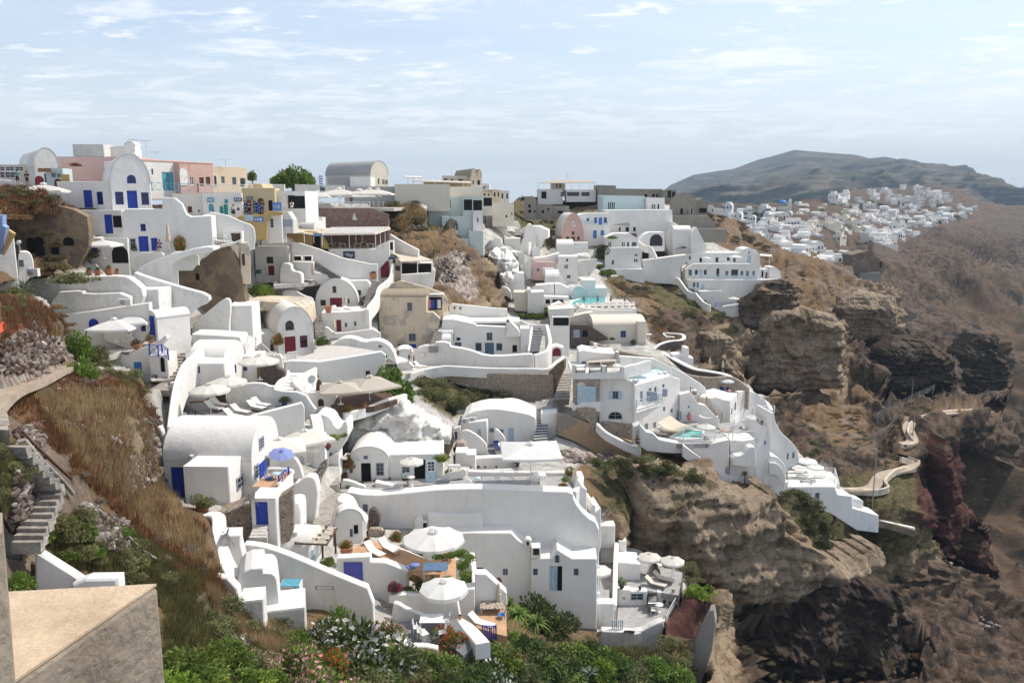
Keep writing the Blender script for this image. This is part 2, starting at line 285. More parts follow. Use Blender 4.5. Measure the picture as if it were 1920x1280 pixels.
REG=[('white',0,"165 405,420 385,640 400,740 455,800 520,830 560,900 590,960 580,1200 565,1215 640,1320 700,1420 720,1520 860,1650 975,1560 965,1440 905,1340 880,1250 850,1100 850,1060 905,1130 960,1130 1010,1290 1080,1290 1120,1180 1190,1000 1120,900 1190,760 1200,650 1130,520 1150,470 1000,420 960,310 945,290 800,280 700,190 690,140 640,40 530,100 520,160 500"),
('white',0,"905 400,960 395,1010 440,1060 430,1130 370,1250 380,1310 440,1470 520,1400 590,1340 560,1270 530,1140 520,1160 570,1010 590,960 590,935 540,905 480"),
('white',0,"400 375,700 375,900 372,960 390,900 405,740 385,560 400"),
('tan',1,"745 555,700 480,740 400,850 430,920 480,950 560,880 600,800 560"),
('green',.3,"690 380,780 376,840 430,800 470,720 430"),('grass',.8,"735 440,830 430,880 470,930 540,860 590,780 520"),('rubble',.9,"800 480,860 470,890 540,880 570,830 550"),
('green',.4,"780 705,860 712,960 708,990 760,900 770,840 785,790 750"),
('green',.8,"1130 525,1270 535,1340 570,1420 600,1400 640,1310 690,1260 640,1215 590,1150 560"),('grass',.6,"1140 540,1210 530,1240 590,1215 600,1180 570"),
('dark',1.2,"1215 590,1400 600,1430 640,1320 650,1300 700,1380 730,1300 690,1220 640"),
('green',.5,"960 380,1130 380,1070 430,1030 470,985 440,950 400"),('grass',.5,"980 375,1130 385,1100 400,1000 400"),
('grass',.6,"1300 385,1450 440,1470 500,1430 480,1330 430"),
('tan',1.3,"1380 600,1440 520,1560 500,1690 550,1690 640,1600 640,1585 745,1440 745,1390 710,1310 690,1320 610"),('grass',1.0,"1440 480,1600 500,1570 570,1480 590,1420 560,1380 590,1400 540"),
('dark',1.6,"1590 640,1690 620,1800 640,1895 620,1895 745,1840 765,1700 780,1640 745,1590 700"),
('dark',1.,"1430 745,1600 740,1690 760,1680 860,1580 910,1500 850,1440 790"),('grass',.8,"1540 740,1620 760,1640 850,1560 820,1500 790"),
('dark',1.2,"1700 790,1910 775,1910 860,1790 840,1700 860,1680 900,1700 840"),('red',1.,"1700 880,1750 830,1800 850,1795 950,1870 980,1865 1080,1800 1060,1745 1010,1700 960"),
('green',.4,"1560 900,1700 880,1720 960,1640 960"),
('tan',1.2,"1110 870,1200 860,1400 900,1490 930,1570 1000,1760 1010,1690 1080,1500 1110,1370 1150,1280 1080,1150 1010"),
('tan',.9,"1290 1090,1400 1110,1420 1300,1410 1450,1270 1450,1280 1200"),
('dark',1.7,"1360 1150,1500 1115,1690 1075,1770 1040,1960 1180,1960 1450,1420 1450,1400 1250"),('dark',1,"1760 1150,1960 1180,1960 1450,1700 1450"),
('green',.7,"1100 860,1210 850,1300 880,1180 930,1200 1010,1130 960"),('green',.5,"1450 920,1560 950,1740 990,1760 1020,1600 1060,1500 1010"),
('rubble',.3,"1040 845,1200 850,1160 875,1050 870"),
('green',.4,"320 1130,420 1110,560 1180,640 1200,800 1210,1160 1190,1290 1200,1290 1450,300 1450"),('red',.2,"1230 1190,1290 1100,1335 1120,1300 1200"),
('green',.3,"0 830,80 900,60 960,-150 1000,-150 820"),('green',.3,"80 990,180 960,240 1000,400 1090,320 1150,230 1080,80 1060"),
('rubble',.4,"0 650,60 600,135 660,100 700,0 740,-150 780,-150 700"),('tan',.8,"235 790,300 780,305 900,280 950,240 880")]
CON=[]
NEAR_B=PL("-200 340,1440 340,1450 455,1570 497,1686 552,1688 620,1735 638,1794 650,1831 622,1889 646,1889 745,1845 762,1902 790,1909 862,1850 852,1797 832,1793 935,1812 955,1852 982,1866 1078,1800 1058,1748 1012,1781 1051,1897 1147,1980 1190,1980 1420,-200 1420")
TOP=[(-160,352),(0,350),(60,352),(110,378),(165,384),(300,378),(640,380),(960,378),(1130,372),(1260,382),(1350,398),(1450,456)]
def relief(name,tps,x0,x1,y0,y1,step,near):
 xs=np.arange(x0,x1,step);ys=np.arange(y0,y1,step);X,Y=np.meshgrid(xs,ys);sh=X.shape
 Dp=tps(X,Y)*1.006+.15
 if near:
  Dp=Dp.ravel().copy();xr=X.ravel().astype(float);yr=Y.ravel().astype(float);d1=(xr-960)/F;bb=(640-yr)/F;dyy=CP+bb*SP;dzz=-SP+bb*CP
  for kind,poly,par in CON:
   px=[p[0]for p in poly];py=[p[1]for p in poly];m=(xr>min(px)-3)&(xr<max(px)+3)&(yr>min(py)-3)&(yr<max(py)+3);ii=np.where(m)[0]
   if not len(ii):continue
   mx,my=sum(px)/len(px),sum(py)/len(py);inn=np.zeros(len(ii),bool)
   for ox,oy in((0,0),(2.5,0),(-2.5,0),(0,2.5)):inn|=pip(xr[ii]+ox,yr[ii]+oy,poly)
   ii=ii[inn]
   if kind=='v':n,c=par;t=c/(d1[ii]*n[0]+dyy[ii]*n[1]);req=t*dyy[ii]+.7
   else:t=par/dzz[ii];req=t*dyy[ii]+.9
   ok=(t>0)&(req<Dp[ii]*1.6+20);Dp[ii[ok]]=np.maximum(Dp[ii[ok]],req[ok])
  Dp=Dp.reshape(sh)
 a=(X-960)/F;b=(640-Y)/F;dy=CP+b*SP;s=Dp/dy
 P=np.stack([a*s,Dp,(-SP+b*CP)*s],-1)
 fx=X.ravel().astype(float);fy=Y.ravel().astype(float);Pr=P.reshape(-1,3)
 jit=fbm(np.c_[fx/40,fy/40,fx*0],1,4)*9
 W_={k:np.zeros(len(fx))for k in KINDS};amp=np.full(len(fx),.35)
 if near:
  for r in REG:
   k,am,pl=r;pl=PL(pl);j=0 if k=='white' else 1
   w=np.zeros(len(fx))
   for o in(-4,0,4):w+=pip(fx+jit*j+o,fy+jit*j*.8+o*.6,pl)/3.
   for q in W_:W_[q]*=1-w
   if k in W_:W_[k]=np.maximum(W_[k],w)
   amp=amp*(1-w)+am*w
  amp*=np.clip(Pr[:,1]/60,.25,1.6)
 else:
  W_['far'][:]=1;amp[:]=1.5+7*np.clip((fx-1660)/90,0,1)*np.clip((fy-415)/70,0,1)
  w=pip(fx+jit,fy+jit,PL("1330 370,1500 380,1640 385,1830 385,1840 400,1740 440,1600 500,1500 500,1400 470"));W_['white']=w*.0;amp=np.where(w,1.,amp)
  for am,pl in((1,"1440 500,1560 475,1740 430,1860 400,2100 430,2100 640,1900 600,1860 540,1760 600,1700 580,1640 560"),(1,"1690 560,1760 620,1900 660,1900 720,1790 690,1700 650"),(1,"1790 880,1900 840,2000 900,1990 1000,1880 980")):
   w=pip(fx+jit*2,fy+jit*2,PL(pl))*1.;W_['dark']=np.maximum(W_['dark'],w*1.0);W_['far']=W_['far']*(1-w)
 gx=np.gradient(P,axis=1);gy=np.gradient(P,axis=0);N=np.cross(gx,gy);N/=np.linalg.norm(N,axis=-1,keepdims=True)+1e-9
 N*=np.where(N[...,1:2]>0,-1,1);N=N.reshape(-1,3)
 if near:
  zs=Pr[:,2]/1.7+fbm(Pr,7.,4,False,31)*1.1;n1=fbm(Pr,9.,5,True,3,.5)*.8+fbm(Pr,2.4,3,True,5,.5)*.22+.35*(np.abs((zs%1)*2-1)**.6-.5)-.3
  n1=np.where(amp<.6,fbm(Pr,4.,5,False,9),n1)
 else:n1=fbm(Pr,55.,6,True,3,.5)*.7+1.2*fbm(Pr*np.array([.22,1,.5]),38.,4,True,13,.5)-.2
 Q=Pr+N*(n1*amp)[:,None]
 idx=np.arange(len(fx)).reshape(sh)
 if near:keep=pip(fx+jit*.6,fy+jit*.5,NEAR_B)&(fy>=np.interp(fx,[t[0]for t in TOP],[t[1]for t in TOP]))
 else:keep=(~pip(fx,fy,PL('-200 392,1440 392,1436 455,1535 510,1640 560,1640 700,1720 880,1640 990,1700 1110,1880 1200,1900 1400,-200 1400'))|(fx<0))&(fy>=np.interp(fx,[1200,1330,1450,1560,1600,1700,1790,1830,1900,2100],[382,384,384,372,359,351,351,374,384,384]))
 A,B,C_,E=idx[:-1,:-1].ravel(),idx[1:,:-1].ravel(),idx[1:,1:].ravel(),idx[:-1,1:].ravel()
 ok=keep[A]&keep[B]&keep[C_]&keep[E];f=np.c_[A,B,C_,E][ok]
 ed=np.concatenate([f[:,[0,1]],f[:,[1,2]],f[:,[2,3]],f[:,[3,0]]]);key=np.sort(ed,1);kk=key[:,0]*len(fx)+key[:,1]
 u,inv,cnt=np.unique(kk,return_inverse=True,return_counts=True);be=ed[cnt[inv]==1]
 rv,ri=np.unique(be,return_inverse=True);ri=ri.reshape(be.shape)
 base=Q[rv];dl=np.linalg.norm(base,axis=1,keepdims=True);nv=base*(1+12/dl);nv2=base*(1+34/dl)
 n0=len(Q);n1_=n0+len(rv);Q=np.r_[Q,nv,nv2]
 sk=np.c_[be[:,1],be[:,0],n0+ri[:,0],n0+ri[:,1]];sk2=np.c_[n0+ri[:,1],n0+ri[:,0],n1_+ri[:,0],n1_+ri[:,1]]
 f=np.r_[f,sk,sk2]
 used=np.unique(f);mp=np.full(len(Q),-1);mp[used]=np.arange(len(used));
 for q in W_:W_[q]=np.r_[W_[q],W_[q][rv],W_[q][rv]][used]
 me=npmesh(name,Q[used],mp[f],['ground'])
 for q in W_:
  at=me.attributes.new('w_'+q,'FLOAT','POINT');at.data.foreach_set('value',W_[q].astype(np.float32))
 o=link(bpy.data.objects.new(name,me));o['kind']='structure';return o
# mountains
def mountain(name,sil,ybot,Yt,Yb,amp,nx=260,ny=90):
 m=None;xs=np.linspace(sil[0][0],sil[-1][0],nx);top=np.interp(xs,[s[0]for s in sil],[s[1]for s in sil]);t=np.linspace(0,1,ny)[:,None]
 X=np.repeat(xs[None],ny,0);yp=top[None]+(ybot-top[None])*t**1.15;Yd=Yt+(Yb-Yt)*t**.8
 Yd=np.repeat(Yd,nx,1)if Yd.shape[1]==1 else Yd
 Yd=Yd
 a=(X-960)/F;b=(640-yp)/F;s=Yd/(CP+b*SP);P=np.stack([a*s,Yd,(-SP+b*CP)*s],-1).reshape(-1,3)
 n=fbm(P,420.,8,True,11,.5)*amp*np.clip(t*3,.0,1).repeat(nx,1).ravel();P[:,2]+=n*.5;P[:,1]-=n*2.
 back=P[:nx].copy();back[:,1]+=900;back[:,2]-=350;P=np.r_[P,back];idx=np.arange(nx*ny).reshape(ny,nx)
 f=np.c_[idx[:-1,:-1].ravel(),idx[1:,:-1].ravel(),idx[1:,1:].ravel(),idx[:-1,1:].ravel()];bi=np.arange(nx)+nx*ny
 f=np.r_[f,np.c_[bi[:-1],idx[0,:-1],idx[0,1:],bi[1:]]]
 me=npmesh(name,P,f,['mountain']);o=link(bpy.data.objects.new(name,me));o['kind']='structure';return o
m=NT('mountain',.95,.1);c=m.ramp(m.noise(.006,10,rough=.68),[(.36,(.022,.028,.018)),(.48,(.045,.05,.03)),(.56,(.10,.08,.055)),(.66,(.035,.04,.025))])
tr=m.ramp(m.noise(.05,4,stretch=(.12,.12,3.)),[(.48,0.),(.56,.6)]);c=m.mix(tr,c,(.15,.12,.085));m.col(c);m.bump(m.noise(.02,9),1.,14)
mountain('mountain',PL("1150 420,1220 378,1257 347,1300 328,1350 320,1375 317,1420 300,1455 291,1490 281,1520 284,1560 287,1600 290,1612 292,1630 297,1660 294,1700 302,1740 307,1772 307,1790 318,1806 334,1830 352,1870 364,1920 372,2000 380,2100 392"),440,3300,1250,55)
mountain('far_hill',PL("1840 390,1880 370,1900 358,1925 347,1960 336,2020 330,2100 345,2200 372"),420,5200,3800,40,90,30)
bm=MB();bm.add([(-6500,-600,-152),(6500,-600,-152),(6500,6400,-152),(-6500,6400,-152)],[(0,1,2,3)]);o=bm.build('sea_water',['sea']);o['kind']='structure'
# sky, sun, air, camera
w=bpy.data.worlds.new('World');S.world=w;w.use_nodes=True;nt=w.node_tree;bg=nt.nodes['Background']
def wn(ty,**k):
 x=nt.nodes.new('ShaderNode'+ty)
 for a,b in k.items():setattr(x,a,b)
 return x
sky=wn('TexSky',sky_type='NISHITA',sun_disc=False);sky.sun_elevation=R(SUN_EL);sky.sun_rotation=R(SUN_AZ);sky.dust_density=1.6;sky.air_density=1.;sky.ozone_density=2.
tc=wn('TexCoord');sep=wn('SeparateXYZ');nt.links.new(tc.outputs['Generated'],sep.inputs[0])
def wm(op,a,b=None,cl=False):
 x=wn('Math',operation=op,use_clamp=cl)
 for v,i in((a,0),(b,1)):
  if v is None:continue
  if isinstance(v,(int,float)):x.inputs[i].default_value=v
  else:nt.links.new(v,x.inputs[i])
 return x.outputs[0]
zz=wm('MAXIMUM',wm('ADD',sep.outputs[2],.10),.02);cx=wm('DIVIDE',sep.outputs[0],zz);cy=wm('DIVIDE',sep.outputs[1],zz)
def cl(scale,off,sx,lo,hi,det=8,rough=.6,ds=.0):
 v=wn('CombineXYZ');nt.links.new(wm('MULTIPLY',cx,sx),v.inputs[0]);nt.links.new(cy,v.inputs[1]);v.inputs[2].default_value=off
 n=wn('TexNoise');n.inputs['Scale'].default_value=scale;n.inputs['Detail'].default_value=det;n.inputs['Roughness'].default_value=rough;n.inputs['Distortion'].default_value=ds;nt.links.new(v.outputs[0],n.inputs['Vector'])
 mr=wn('MapRange',clamp=True);nt.links.new(n.outputs['Fac'],mr.inputs[0]);mr.inputs[1].default_value=lo;mr.inputs[2].default_value=hi;return mr.outputs[0]
def band(a0,a1,b0,b1):
 r1=wn('MapRange',interpolation_type='SMOOTHSTEP');nt.links.new(sep.outputs[2],r1.inputs[0]);r1.inputs[1].default_value=a0;r1.inputs[2].default_value=a1
 r2=wn('MapRange',interpolation_type='SMOOTHSTEP');nt.links.new(sep.outputs[2],r2.inputs[0]);r2.inputs[1].default_value=b0;r2.inputs[2].default_value=b1;r2.inputs[3].default_value=1;r2.inputs[4].default_value=0
 return wm('MULTIPLY',r1.outputs[0],r2.outputs[0])
c1=wm('MULTIPLY',cl(3.3,3.1,.75,.42,.64,12,.7,.5),band(.05,.075,.13,.18))
c2=wm('MULTIPLY',cl(2.3,8.3,.62,.50,.66,12,.66,.15),band(.115,.15,.9,1.))
c4=wm('MULTIPLY',cl(6.5,14.7,.6,.55,.68,10,.6,.1),band(.06,.10,.5,.9))
c3=wm('MULTIPLY',cl(.5,5.7,.6,.36,.8,8,.6,1.2),.55)
hb=wn('MapRange',interpolation_type='SMOOTHSTEP');nt.links.new(sep.outputs[2],hb.inputs[0]);hb.inputs[1].default_value=-.02;hb.inputs[2].default_value=.22;hb.inputs[3].default_value=.85;hb.inputs[4].default_value=.2
m0=wn('Mix',data_type='RGBA');nt.links.new(hb.outputs[0],m0.inputs[0]);nt.links.new(sky.outputs[0],m0.inputs[6]);m0.inputs[7].default_value=(4.25,4.4,4.5,1)
cc=wm('MAXIMUM',wm('MAXIMUM',wm('MULTIPLY',c1,.85),wm('MAXIMUM',c2,c4)),c3)
mx=wn('Mix',data_type='RGBA');nt.links.new(wm('MULTIPLY',cc,.85,True),mx.inputs[0]);nt.links.new(m0.outputs[2],mx.inputs[6]);mx.inputs[7].default_value=(6.0,6.05,6.15,1)
nt.links.new(mx.outputs[2],bg.inputs[0]);bg.inputs[1].default_value=.15
sl=bpy.data.lights.new('sun','SUN');sl.energy=3.6;sl.angle=R(.53);sl.color=(1,.94,.85);so=link(bpy.data.objects.new('sun',sl))
sd=Vector((math.sin(R(SUN_AZ))*math.cos(R(SUN_EL)),math.cos(R(SUN_AZ))*math.cos(R(SUN_EL)),math.sin(R(SUN_EL))));so.rotation_euler=sd.to_track_quat('Z','Y').to_euler();so.location=sd*200
hz=bpy.data.materials.new('haze');hz.use_nodes=True;ht=hz.node_tree;ht.nodes.remove(ht.nodes['Principled BSDF']);pv=ht.nodes.new('ShaderNodeVolumePrincipled');pv.inputs['Color'].default_value=(.60,.79,1,1);pv.inputs['Density'].default_value=.00013;pv.inputs['Anisotropy'].default_value=.0
ht.links.new(pv.outputs[0],ht.nodes['Material Output'].inputs['Volume'])
bm=MB();bm.box((0,2900,85),(13200,7200,480));_M['haze']=hz;o=bm.build('haze',['haze']);o['kind']='stuff'
cam=bpy.data.cameras.new('camera');cam.lens=28;cam.sensor_width=36;cam.clip_end=20000;cam.clip_start=.1;co=link(bpy.data.objects.new('camera',cam));co.rotation_euler=(R(90)-PIT,0,0);S.camera=co
S.view_settings.view_transform='Standard';S.view_settings.look='None';S.view_settings.gamma=1;S.view_settings.exposure=0.38
S.cycles.volume_bounces=0;S.cycles.max_bounces=6;S.cycles.diffuse_bounces=3;S.cycles.transparent_max_bounces=6;S.cycles.volume_step_rate=4
LATER=[];KW=dict(cat='wall',name='wall');WR=dict(mat='white_rough');PC=dict(mat='palecream');GC=dict(mat='greycon')
# building kit
class Fr:
 def __init__(s,O,a):s.O=Vector(O);s.u=Vector((math.cos(R(a)),math.sin(R(a)),0));s.n=Vector((math.sin(R(a)),-math.cos(R(a)),0));s.a=a
 def cast(s,px,py):
  d=Vector(rayv(px,py));t=s.O.dot(s.n)/d.dot(s.n);P=d*t;return((P-s.O).dot(s.u),P.z)
 def w(s,u,z,d=0):return Vector((s.O.x,s.O.y,0))+s.u*u-s.n*d+Vector((0,0,z))
def area(p):return sum(p[i][0]*p[(i+1)%len(p)][1]-p[(i+1)%len(p)][0]*p[i][1]for i in range(len(p)))/2
def inset(p,c):
 n=len(p);o=[]
 for i in range(n):
  a,b,d=Vector(p[i-1]),Vector(p[i]),Vector(p[(i+1)%n]);e1=(b-a);e2=(d-b)
  if e1.length<1e-6 or e2.length<1e-6:o.append(tuple(b));continue
  e1.normalize();e2.normalize();n1=Vector((-e1.y,e1.x));n2=Vector((-e2.y,e2.x));m=n1+n2
  if m.length<.2:m=n1
  m=m/max(.35,m.dot(m)/2)if m.length else n1
  o.append((b.x+m.x*c,b.y+m.y*c))
 return o
def smooth_poly(p,zb,it=1):
 """rounds the bends of a traced outline, leaving its foot alone"""
 for _ in range(it):
  q=[];n=len(p)
  for i in range(n):
   a,b,c=Vector(p[i-1]),Vector(p[i]),Vector(p[(i+1)%n]);v1=(a-b);v2=(c-b)
   if b.y<zb+.05 or v1.length<.3 or v2.length<.3:q.append(tuple(b));continue
   k=min(.25,.9/v1.length);k2=min(.25,.9/v2.length);q.append(tuple(b+v1*k));q.append(tuple(b+v2*k2))
  p=q
 return p
def proj(v):
 c=v.y*CP-v.z*SP;return(960+F*v.x/c,640-F*(v.y*SP+v.z*CP)/c)
def prism(mb,f,out,dep,holes=(),c=.07,rev=.2,m=0,d0=0):
 if area(out)<0:out=out[::-1]
 ins=inset(out,c)if c else out;n=len(out)
 hs=[h if area(h)<0 else h[::-1]for h in holes]
 rings=[[Vector((x,z,0))for x,z in ins]]+[[Vector((x,z,0))for x,z in h]for h in hs]
 tri=tessellate_polygon(rings);flat=[v for r in rings for v in r]
 vs=[f.w(v.x,v.y,d0)for v in flat];fs=[]
 for t in tri:
  a,b,cc=[flat[i]for i in t];s=(b.x-a.x)*(cc.y-a.y)-(cc.x-a.x)*(b.y-a.y)
  fs.append(t if s>0 else t[::-1])
 mb.add(vs,fs,m)
 L=[(ins,d0)]
 if c:L=[(ins,d0),(out,d0+c),(out,d0+dep-c),(ins,d0+dep)]
 else:L=[(out,d0),(out,d0+dep)]
 for(p,d),(q,e)in zip(L[:-1],L[1:]):
  vs=[f.w(x,z,d)for x,z in p]+[f.w(x,z,e)for x,z in q];mb.add(vs,[(i,n+i,n+(i+1)%n,(i+1)%n)for i in range(n)],m)
 tb=tessellate_polygon([[Vector((x,z,0))for x,z in(ins if c else out)]]);pl=ins if c else out;fs=[]
 for t in tb:
  a,b,cc=[pl[i]for i in t];s=(b[0]-a[0])*(cc[1]-a[1])-(cc[0]-a[0])*(b[1]-a[1]);fs.append(t[::-1]if s>0 else t)
 mb.add([f.w(x,z,d0+dep)for x,z in pl],fs,m)
 for h in hs:
  k=len(h);vs=[f.w(x,z,d0)for x,z in h]+[f.w(x,z,d0+rev)for x,z in h];mb.add(vs,[(i,(i+1)%k,k+(i+1)%k,k+i)for i in range(k)],m);mb.add([f.w(x,z,d0+rev)for x,z in h],[tuple(range(k))[::-1]],m)
FRC=dict(b='p_blue',m='p_midblue',v='p_violet',l='p_light',r='p_red',t='p_teal',n='p_brown',g='p_grey',W='p_white',k='p_dark',w='p_white',s='p_slate',q='p_greenblue')
def opening_shape(ty,u0,z0,u1,z1):
 if ty in 'aA':
  r=min((u1-u0)/2,(z1-z0)*.6);zs=z1-r;p=[(u0,z0),(u1,z0)];c=(u0+u1)/2;hw=(u1-u0)/2
  p+=[(c+hw*math.cos(t),zs+r*math.sin(t))for t in[math.pi*k/8 for k in range(9)]];return p
 return[(u0,z0),(u1,z0),(u1,z1),(u0,z1)]
def opening(f,ty,co,rect,parent,dist,hole=True,d0=0):
 """a door or window set into the wall (hole=True) or fixed on it"""
 u0,z0,u1,z1=rect;fr=FRC[co];w=u1-u0;h=z1-z0;b=min(.09,w*.14);far=dist>125
 back=.13 if hole else-.03;P=opening_shape(ty,u0,z0,u1,z1)
 def ring(mb,p,q,da,db,m):
  n=len(p);vs=[f.w(x,z,da+d0)for x,z in p]+[f.w(x,z,da+d0)for x,z in q]+[f.w(x,z,db+d0)for x,z in p]+[f.w(x,z,db+d0)for x,z in q]
  fs=[]
  for i in range(n):j=(i+1)%n;fs+=[(i,j,n+j,n+i),(n+i,n+j,3*n+j,3*n+i),(j,i,2*n+i,2*n+j)]
  mb.add(vs,fs,m)
 if area(P)<0:P=P[::-1]
 Q=inset(P,b);fro=.05 if hole else-.07
 def bars(mb,m):
  uc=(u0+u1)/2;n=2 if h>w*.9 else 1
  mb2=[(uc-.022,z0+b,uc+.022,z1-b)]if w>.45 else[]
  zt=Q[-1][1]if ty in'aw' else z1-b
  for k in range(1,n+1):
   z=z0+b+(h-2*b)*k/(n+1);mb2.append((u0+b,z-.02,u1-b,z+.02))
  for a_,b_,c_,e_ in mb2:prism(mb,f,[(a_,b_),(c_,b_),(c_,e_),(a_,e_)],.04,c=0,m=m,d0=d0+back-.05)
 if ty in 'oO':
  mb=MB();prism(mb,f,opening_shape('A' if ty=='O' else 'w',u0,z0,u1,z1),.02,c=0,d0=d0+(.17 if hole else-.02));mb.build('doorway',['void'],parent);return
 if ty in 'dA':
  mb=MB();prism(mb,f,P,.05,c=0,d0=d0+back-.03)
  pn=[];nl=2 if w>1.15 else 1
  for k in range(nl):
   a_=u0+b+(w-2*b)*k/nl+.05;c_=u0+b+(w-2*b)*(k+1)/nl-.05
   for zz0,zz1 in((.08,.46),(.52,.92)):
    if ty=='A' and zz1>.6:zz1=.62
    if c_-a_>.12:prism(mb,f,[(a_,z0+h*zz0),(c_,z0+h*zz0),(c_,z0+h*zz1),(a_,z0+h*zz1)],.02,c=0,d0=d0+back-.05)
  d=mb.build('door',[fr],parent)
  mb=MB();ring(mb,P,Q,d0*0+fro,back,0);mb.build('door_frame',[fr if co!='k' else 'p_white'],d)
  if not far:
   mb=MB();c=f.w(u1-b-.08,z0+h*.47,d0+back-.09);mb.lathe([(0,-.03),(.03,-.02),(.035,.02),(0,.03)],6,c);mb.build('handle',['darkmetal'],d)
  return
 if far:
  mb=MB();ring(mb,P,Q,fro,back,0);bars(mb,0);prism(mb,f,P,.02,c=0,m=1,d0=d0+back);mb.build('window',[fr,'glass'],parent);return
 mb=MB();ring(mb,P,Q,fro,back,0);bars(mb,0);wi=mb.build('window',[fr if co!='k' else 'p_grey'],parent)
 mb=MB();prism(mb,f,P,.02,c=0,d0=d0+back);mb.build('pane',['glass'],wi)
 if ty=='s':
  for sx in(-1,1):
   mb=MB();a_=u0-w*.5-.04 if sx<0 else u1+.04;prism(mb,f,[(a_,z0),(a_+w*.5,z0),(a_+w*.5,z1),(a_,z1)],.05,c=0,d0=d0-.06);mb.build('shutter',['p_light' if co!='b' else 'p_blue'],wi)
def parse_ops(s):return[(t[0][0],t[0][1],[float(v)for v in t[1:]])for t in(q.split()for q in s.split(';'))if t]
def do_ops(f,tg,ops,out,parent,dist,hole,d0=0):
 holes=[];todo=[]
 for ty,co,r in parse_ops(ops):
  a=f.cast(*cv(tg,r[0],r[3]));b=f.cast(*cv(tg,r[2],r[1]));rect=(min(a[0],b[0]),min(a[1],b[1]),max(a[0],b[0]),max(a[1],b[1]))
  ok=hole and out is not None
  if ok:
   sh=opening_shape(ty if ty in 'aA' else('A' if ty=='O' else 'w'),*rect);px=np.array([p[0]for p in sh]);pz=np.array([p[1]for p in sh])
   ex=np.array([(p[0]+dx,p[1]+dz)for p in sh for dx in(-.12,.12)for dz in(-.08,.12)])
   ok=pip(ex[:,0],ex[:,1],out).all()and not any(rect[0]<q[2]and rect[2]>q[0]and rect[1]<q[3]and rect[3]>q[1]for _,q in holes)
  if ok:holes.append((sh,rect))
  todo.append((ty,co,rect,ok))
 return[h for h,_ in holes],todo
def H(tg,label,out,Y=None,dep=5,a=0,roof='flat',ops='',rops='',lops='',mat='white',rmat='roofwhite',rise=None,par=.45,fd=1.5,cat='house',name='house',sm=0,d0=0,group=None,anchor=None,rev=.2):
 v=[float(x)for x in out.replace(',',' ').split()]
 if len(v)==4:x0,yt,x1,yb=v;pts=None
 else:pts=[cv(tg,v[i],v[i+1])for i in range(0,len(v),2)]
 if pts is None:p0=cv(tg,x0,yb);ax=p0
 else:ax=max(pts,key=lambda p:p[1]);p0=ax
 if anchor:ax=cv(tg,*anchor)
 if Y is None:Y=D(*ax)-.3
 f=Fr(W(ax[0],ax[1],Y),a);dist=W(ax[0],ax[1],Y).length
 if pts is None:
  zb=f.cast(*cv(tg,x0,yb))[1];zt=f.cast(*cv(tg,x0,yt))[1];ym=(yt+yb)/2;u0=f.cast(*cv(tg,x0,ym))[0];u1=f.cast(*cv(tg,x1,ym))[0];w=u1-u0
  if rise is None:rise=w*.38 if roof=='vf' else dep*.36
  o=[(u0,zb-fd),(u1,zb-fd),(u1,zt),(u0,zt)]
  if roof=='vf':o=[(u0,zb-fd),(u1,zb-fd)]+[((u0+u1)/2+w/2*math.cos(t),zt+rise*math.sin(t))for t in[math.pi*k/16 for k in range(17)]]
 else:
  o=[f.cast(*p)for p in pts];zb=min(p[1]for p in o);ztt=max(p[1]for p in o)
  if area(o)<0:o=o[::-1]
  o=[(u,z-fd if z<zb+.12*(ztt-zb)else z)for u,z in o];zt=ztt;roof='plain';u0=min(p[0]for p in o);u1=max(p[0]for p in o);w=u1-u0
  if sm:o=smooth_poly(o,zb,sm)
 uc=(u0+u1)/2;base=f.w(uc,zb,dep/2)
 CON.append(('v',[proj(f.w(u_,max(z_,zb)))for u_,z_ in o],((f.n.x,f.n.y),f.O.dot(f.n))))
 e=empty(name,base,label,cat,group)
 nl=len(LINKED)
 holes,todo=do_ops(f,tg,ops,o,None,dist,True);mb=MB();ch=.06 if dist<130 else.0
 prism(mb,f,o,dep,holes,ch,rev)
 if roof=='flat' and par>0:
  t=.22
  for(a_,b_),(d1,d2)in(((u0-.003,u1+.003),(-.003,t)),((u0-.003,u1+.003),(dep-t,dep+.003)),((u0-.003,u0+t),(t,dep-t)),((u1-t,u1+.003),(t,dep-t))):
   prism(mb,f,[(a_,zt-.05),(b_,zt-.05),(b_,zt+par),(a_,zt+par)],d2-d1,c=.04 if dist<130 else 0,d0=d1)
 wl=mb.build('walls',[mat])
 if roof=='flat':
  mb=MB();t=.22 if par>0 else.02;z=zt+.004;mb.add([f.w(u0+t,z,t),f.w(u1-t,z,t),f.w(u1-t,z,dep-t),f.w(u0+t,z,dep-t)],[(0,1,2,3)]);mb.build('roof',[rmat])
 if roof=='vf':
  mb=MB();n=18;g=.05;A=[(uc+(w/2+g)*math.cos(math.pi*k/n),zt+(rise+g)*math.sin(math.pi*k/n))for k in range(n+1)];d1,d2=-.04,dep+.04
  B=[(uc+(w/2-.02)*math.cos(math.pi*k/n),zt+(rise-.02)*math.sin(math.pi*k/n))for k in range(n+1)]
  mb.add([f.w(x,z,d1)for x,z in A]+[f.w(x,z,d2)for x,z in A],[(k,n+1+k,n+2+k,k+1)for k in range(n)],0,True)
  for dd,rv in((d1,0),(d2,1)):
   mb.add([f.w(x,z,dd)for x,z in A]+[f.w(x,z,dd)for x,z in B],[((k,k+1,n+2+k,n+1+k),(n+1+k,n+2+k,k+1,k))[rv]for k in range(n)])
  mb.build('roof',[rmat])
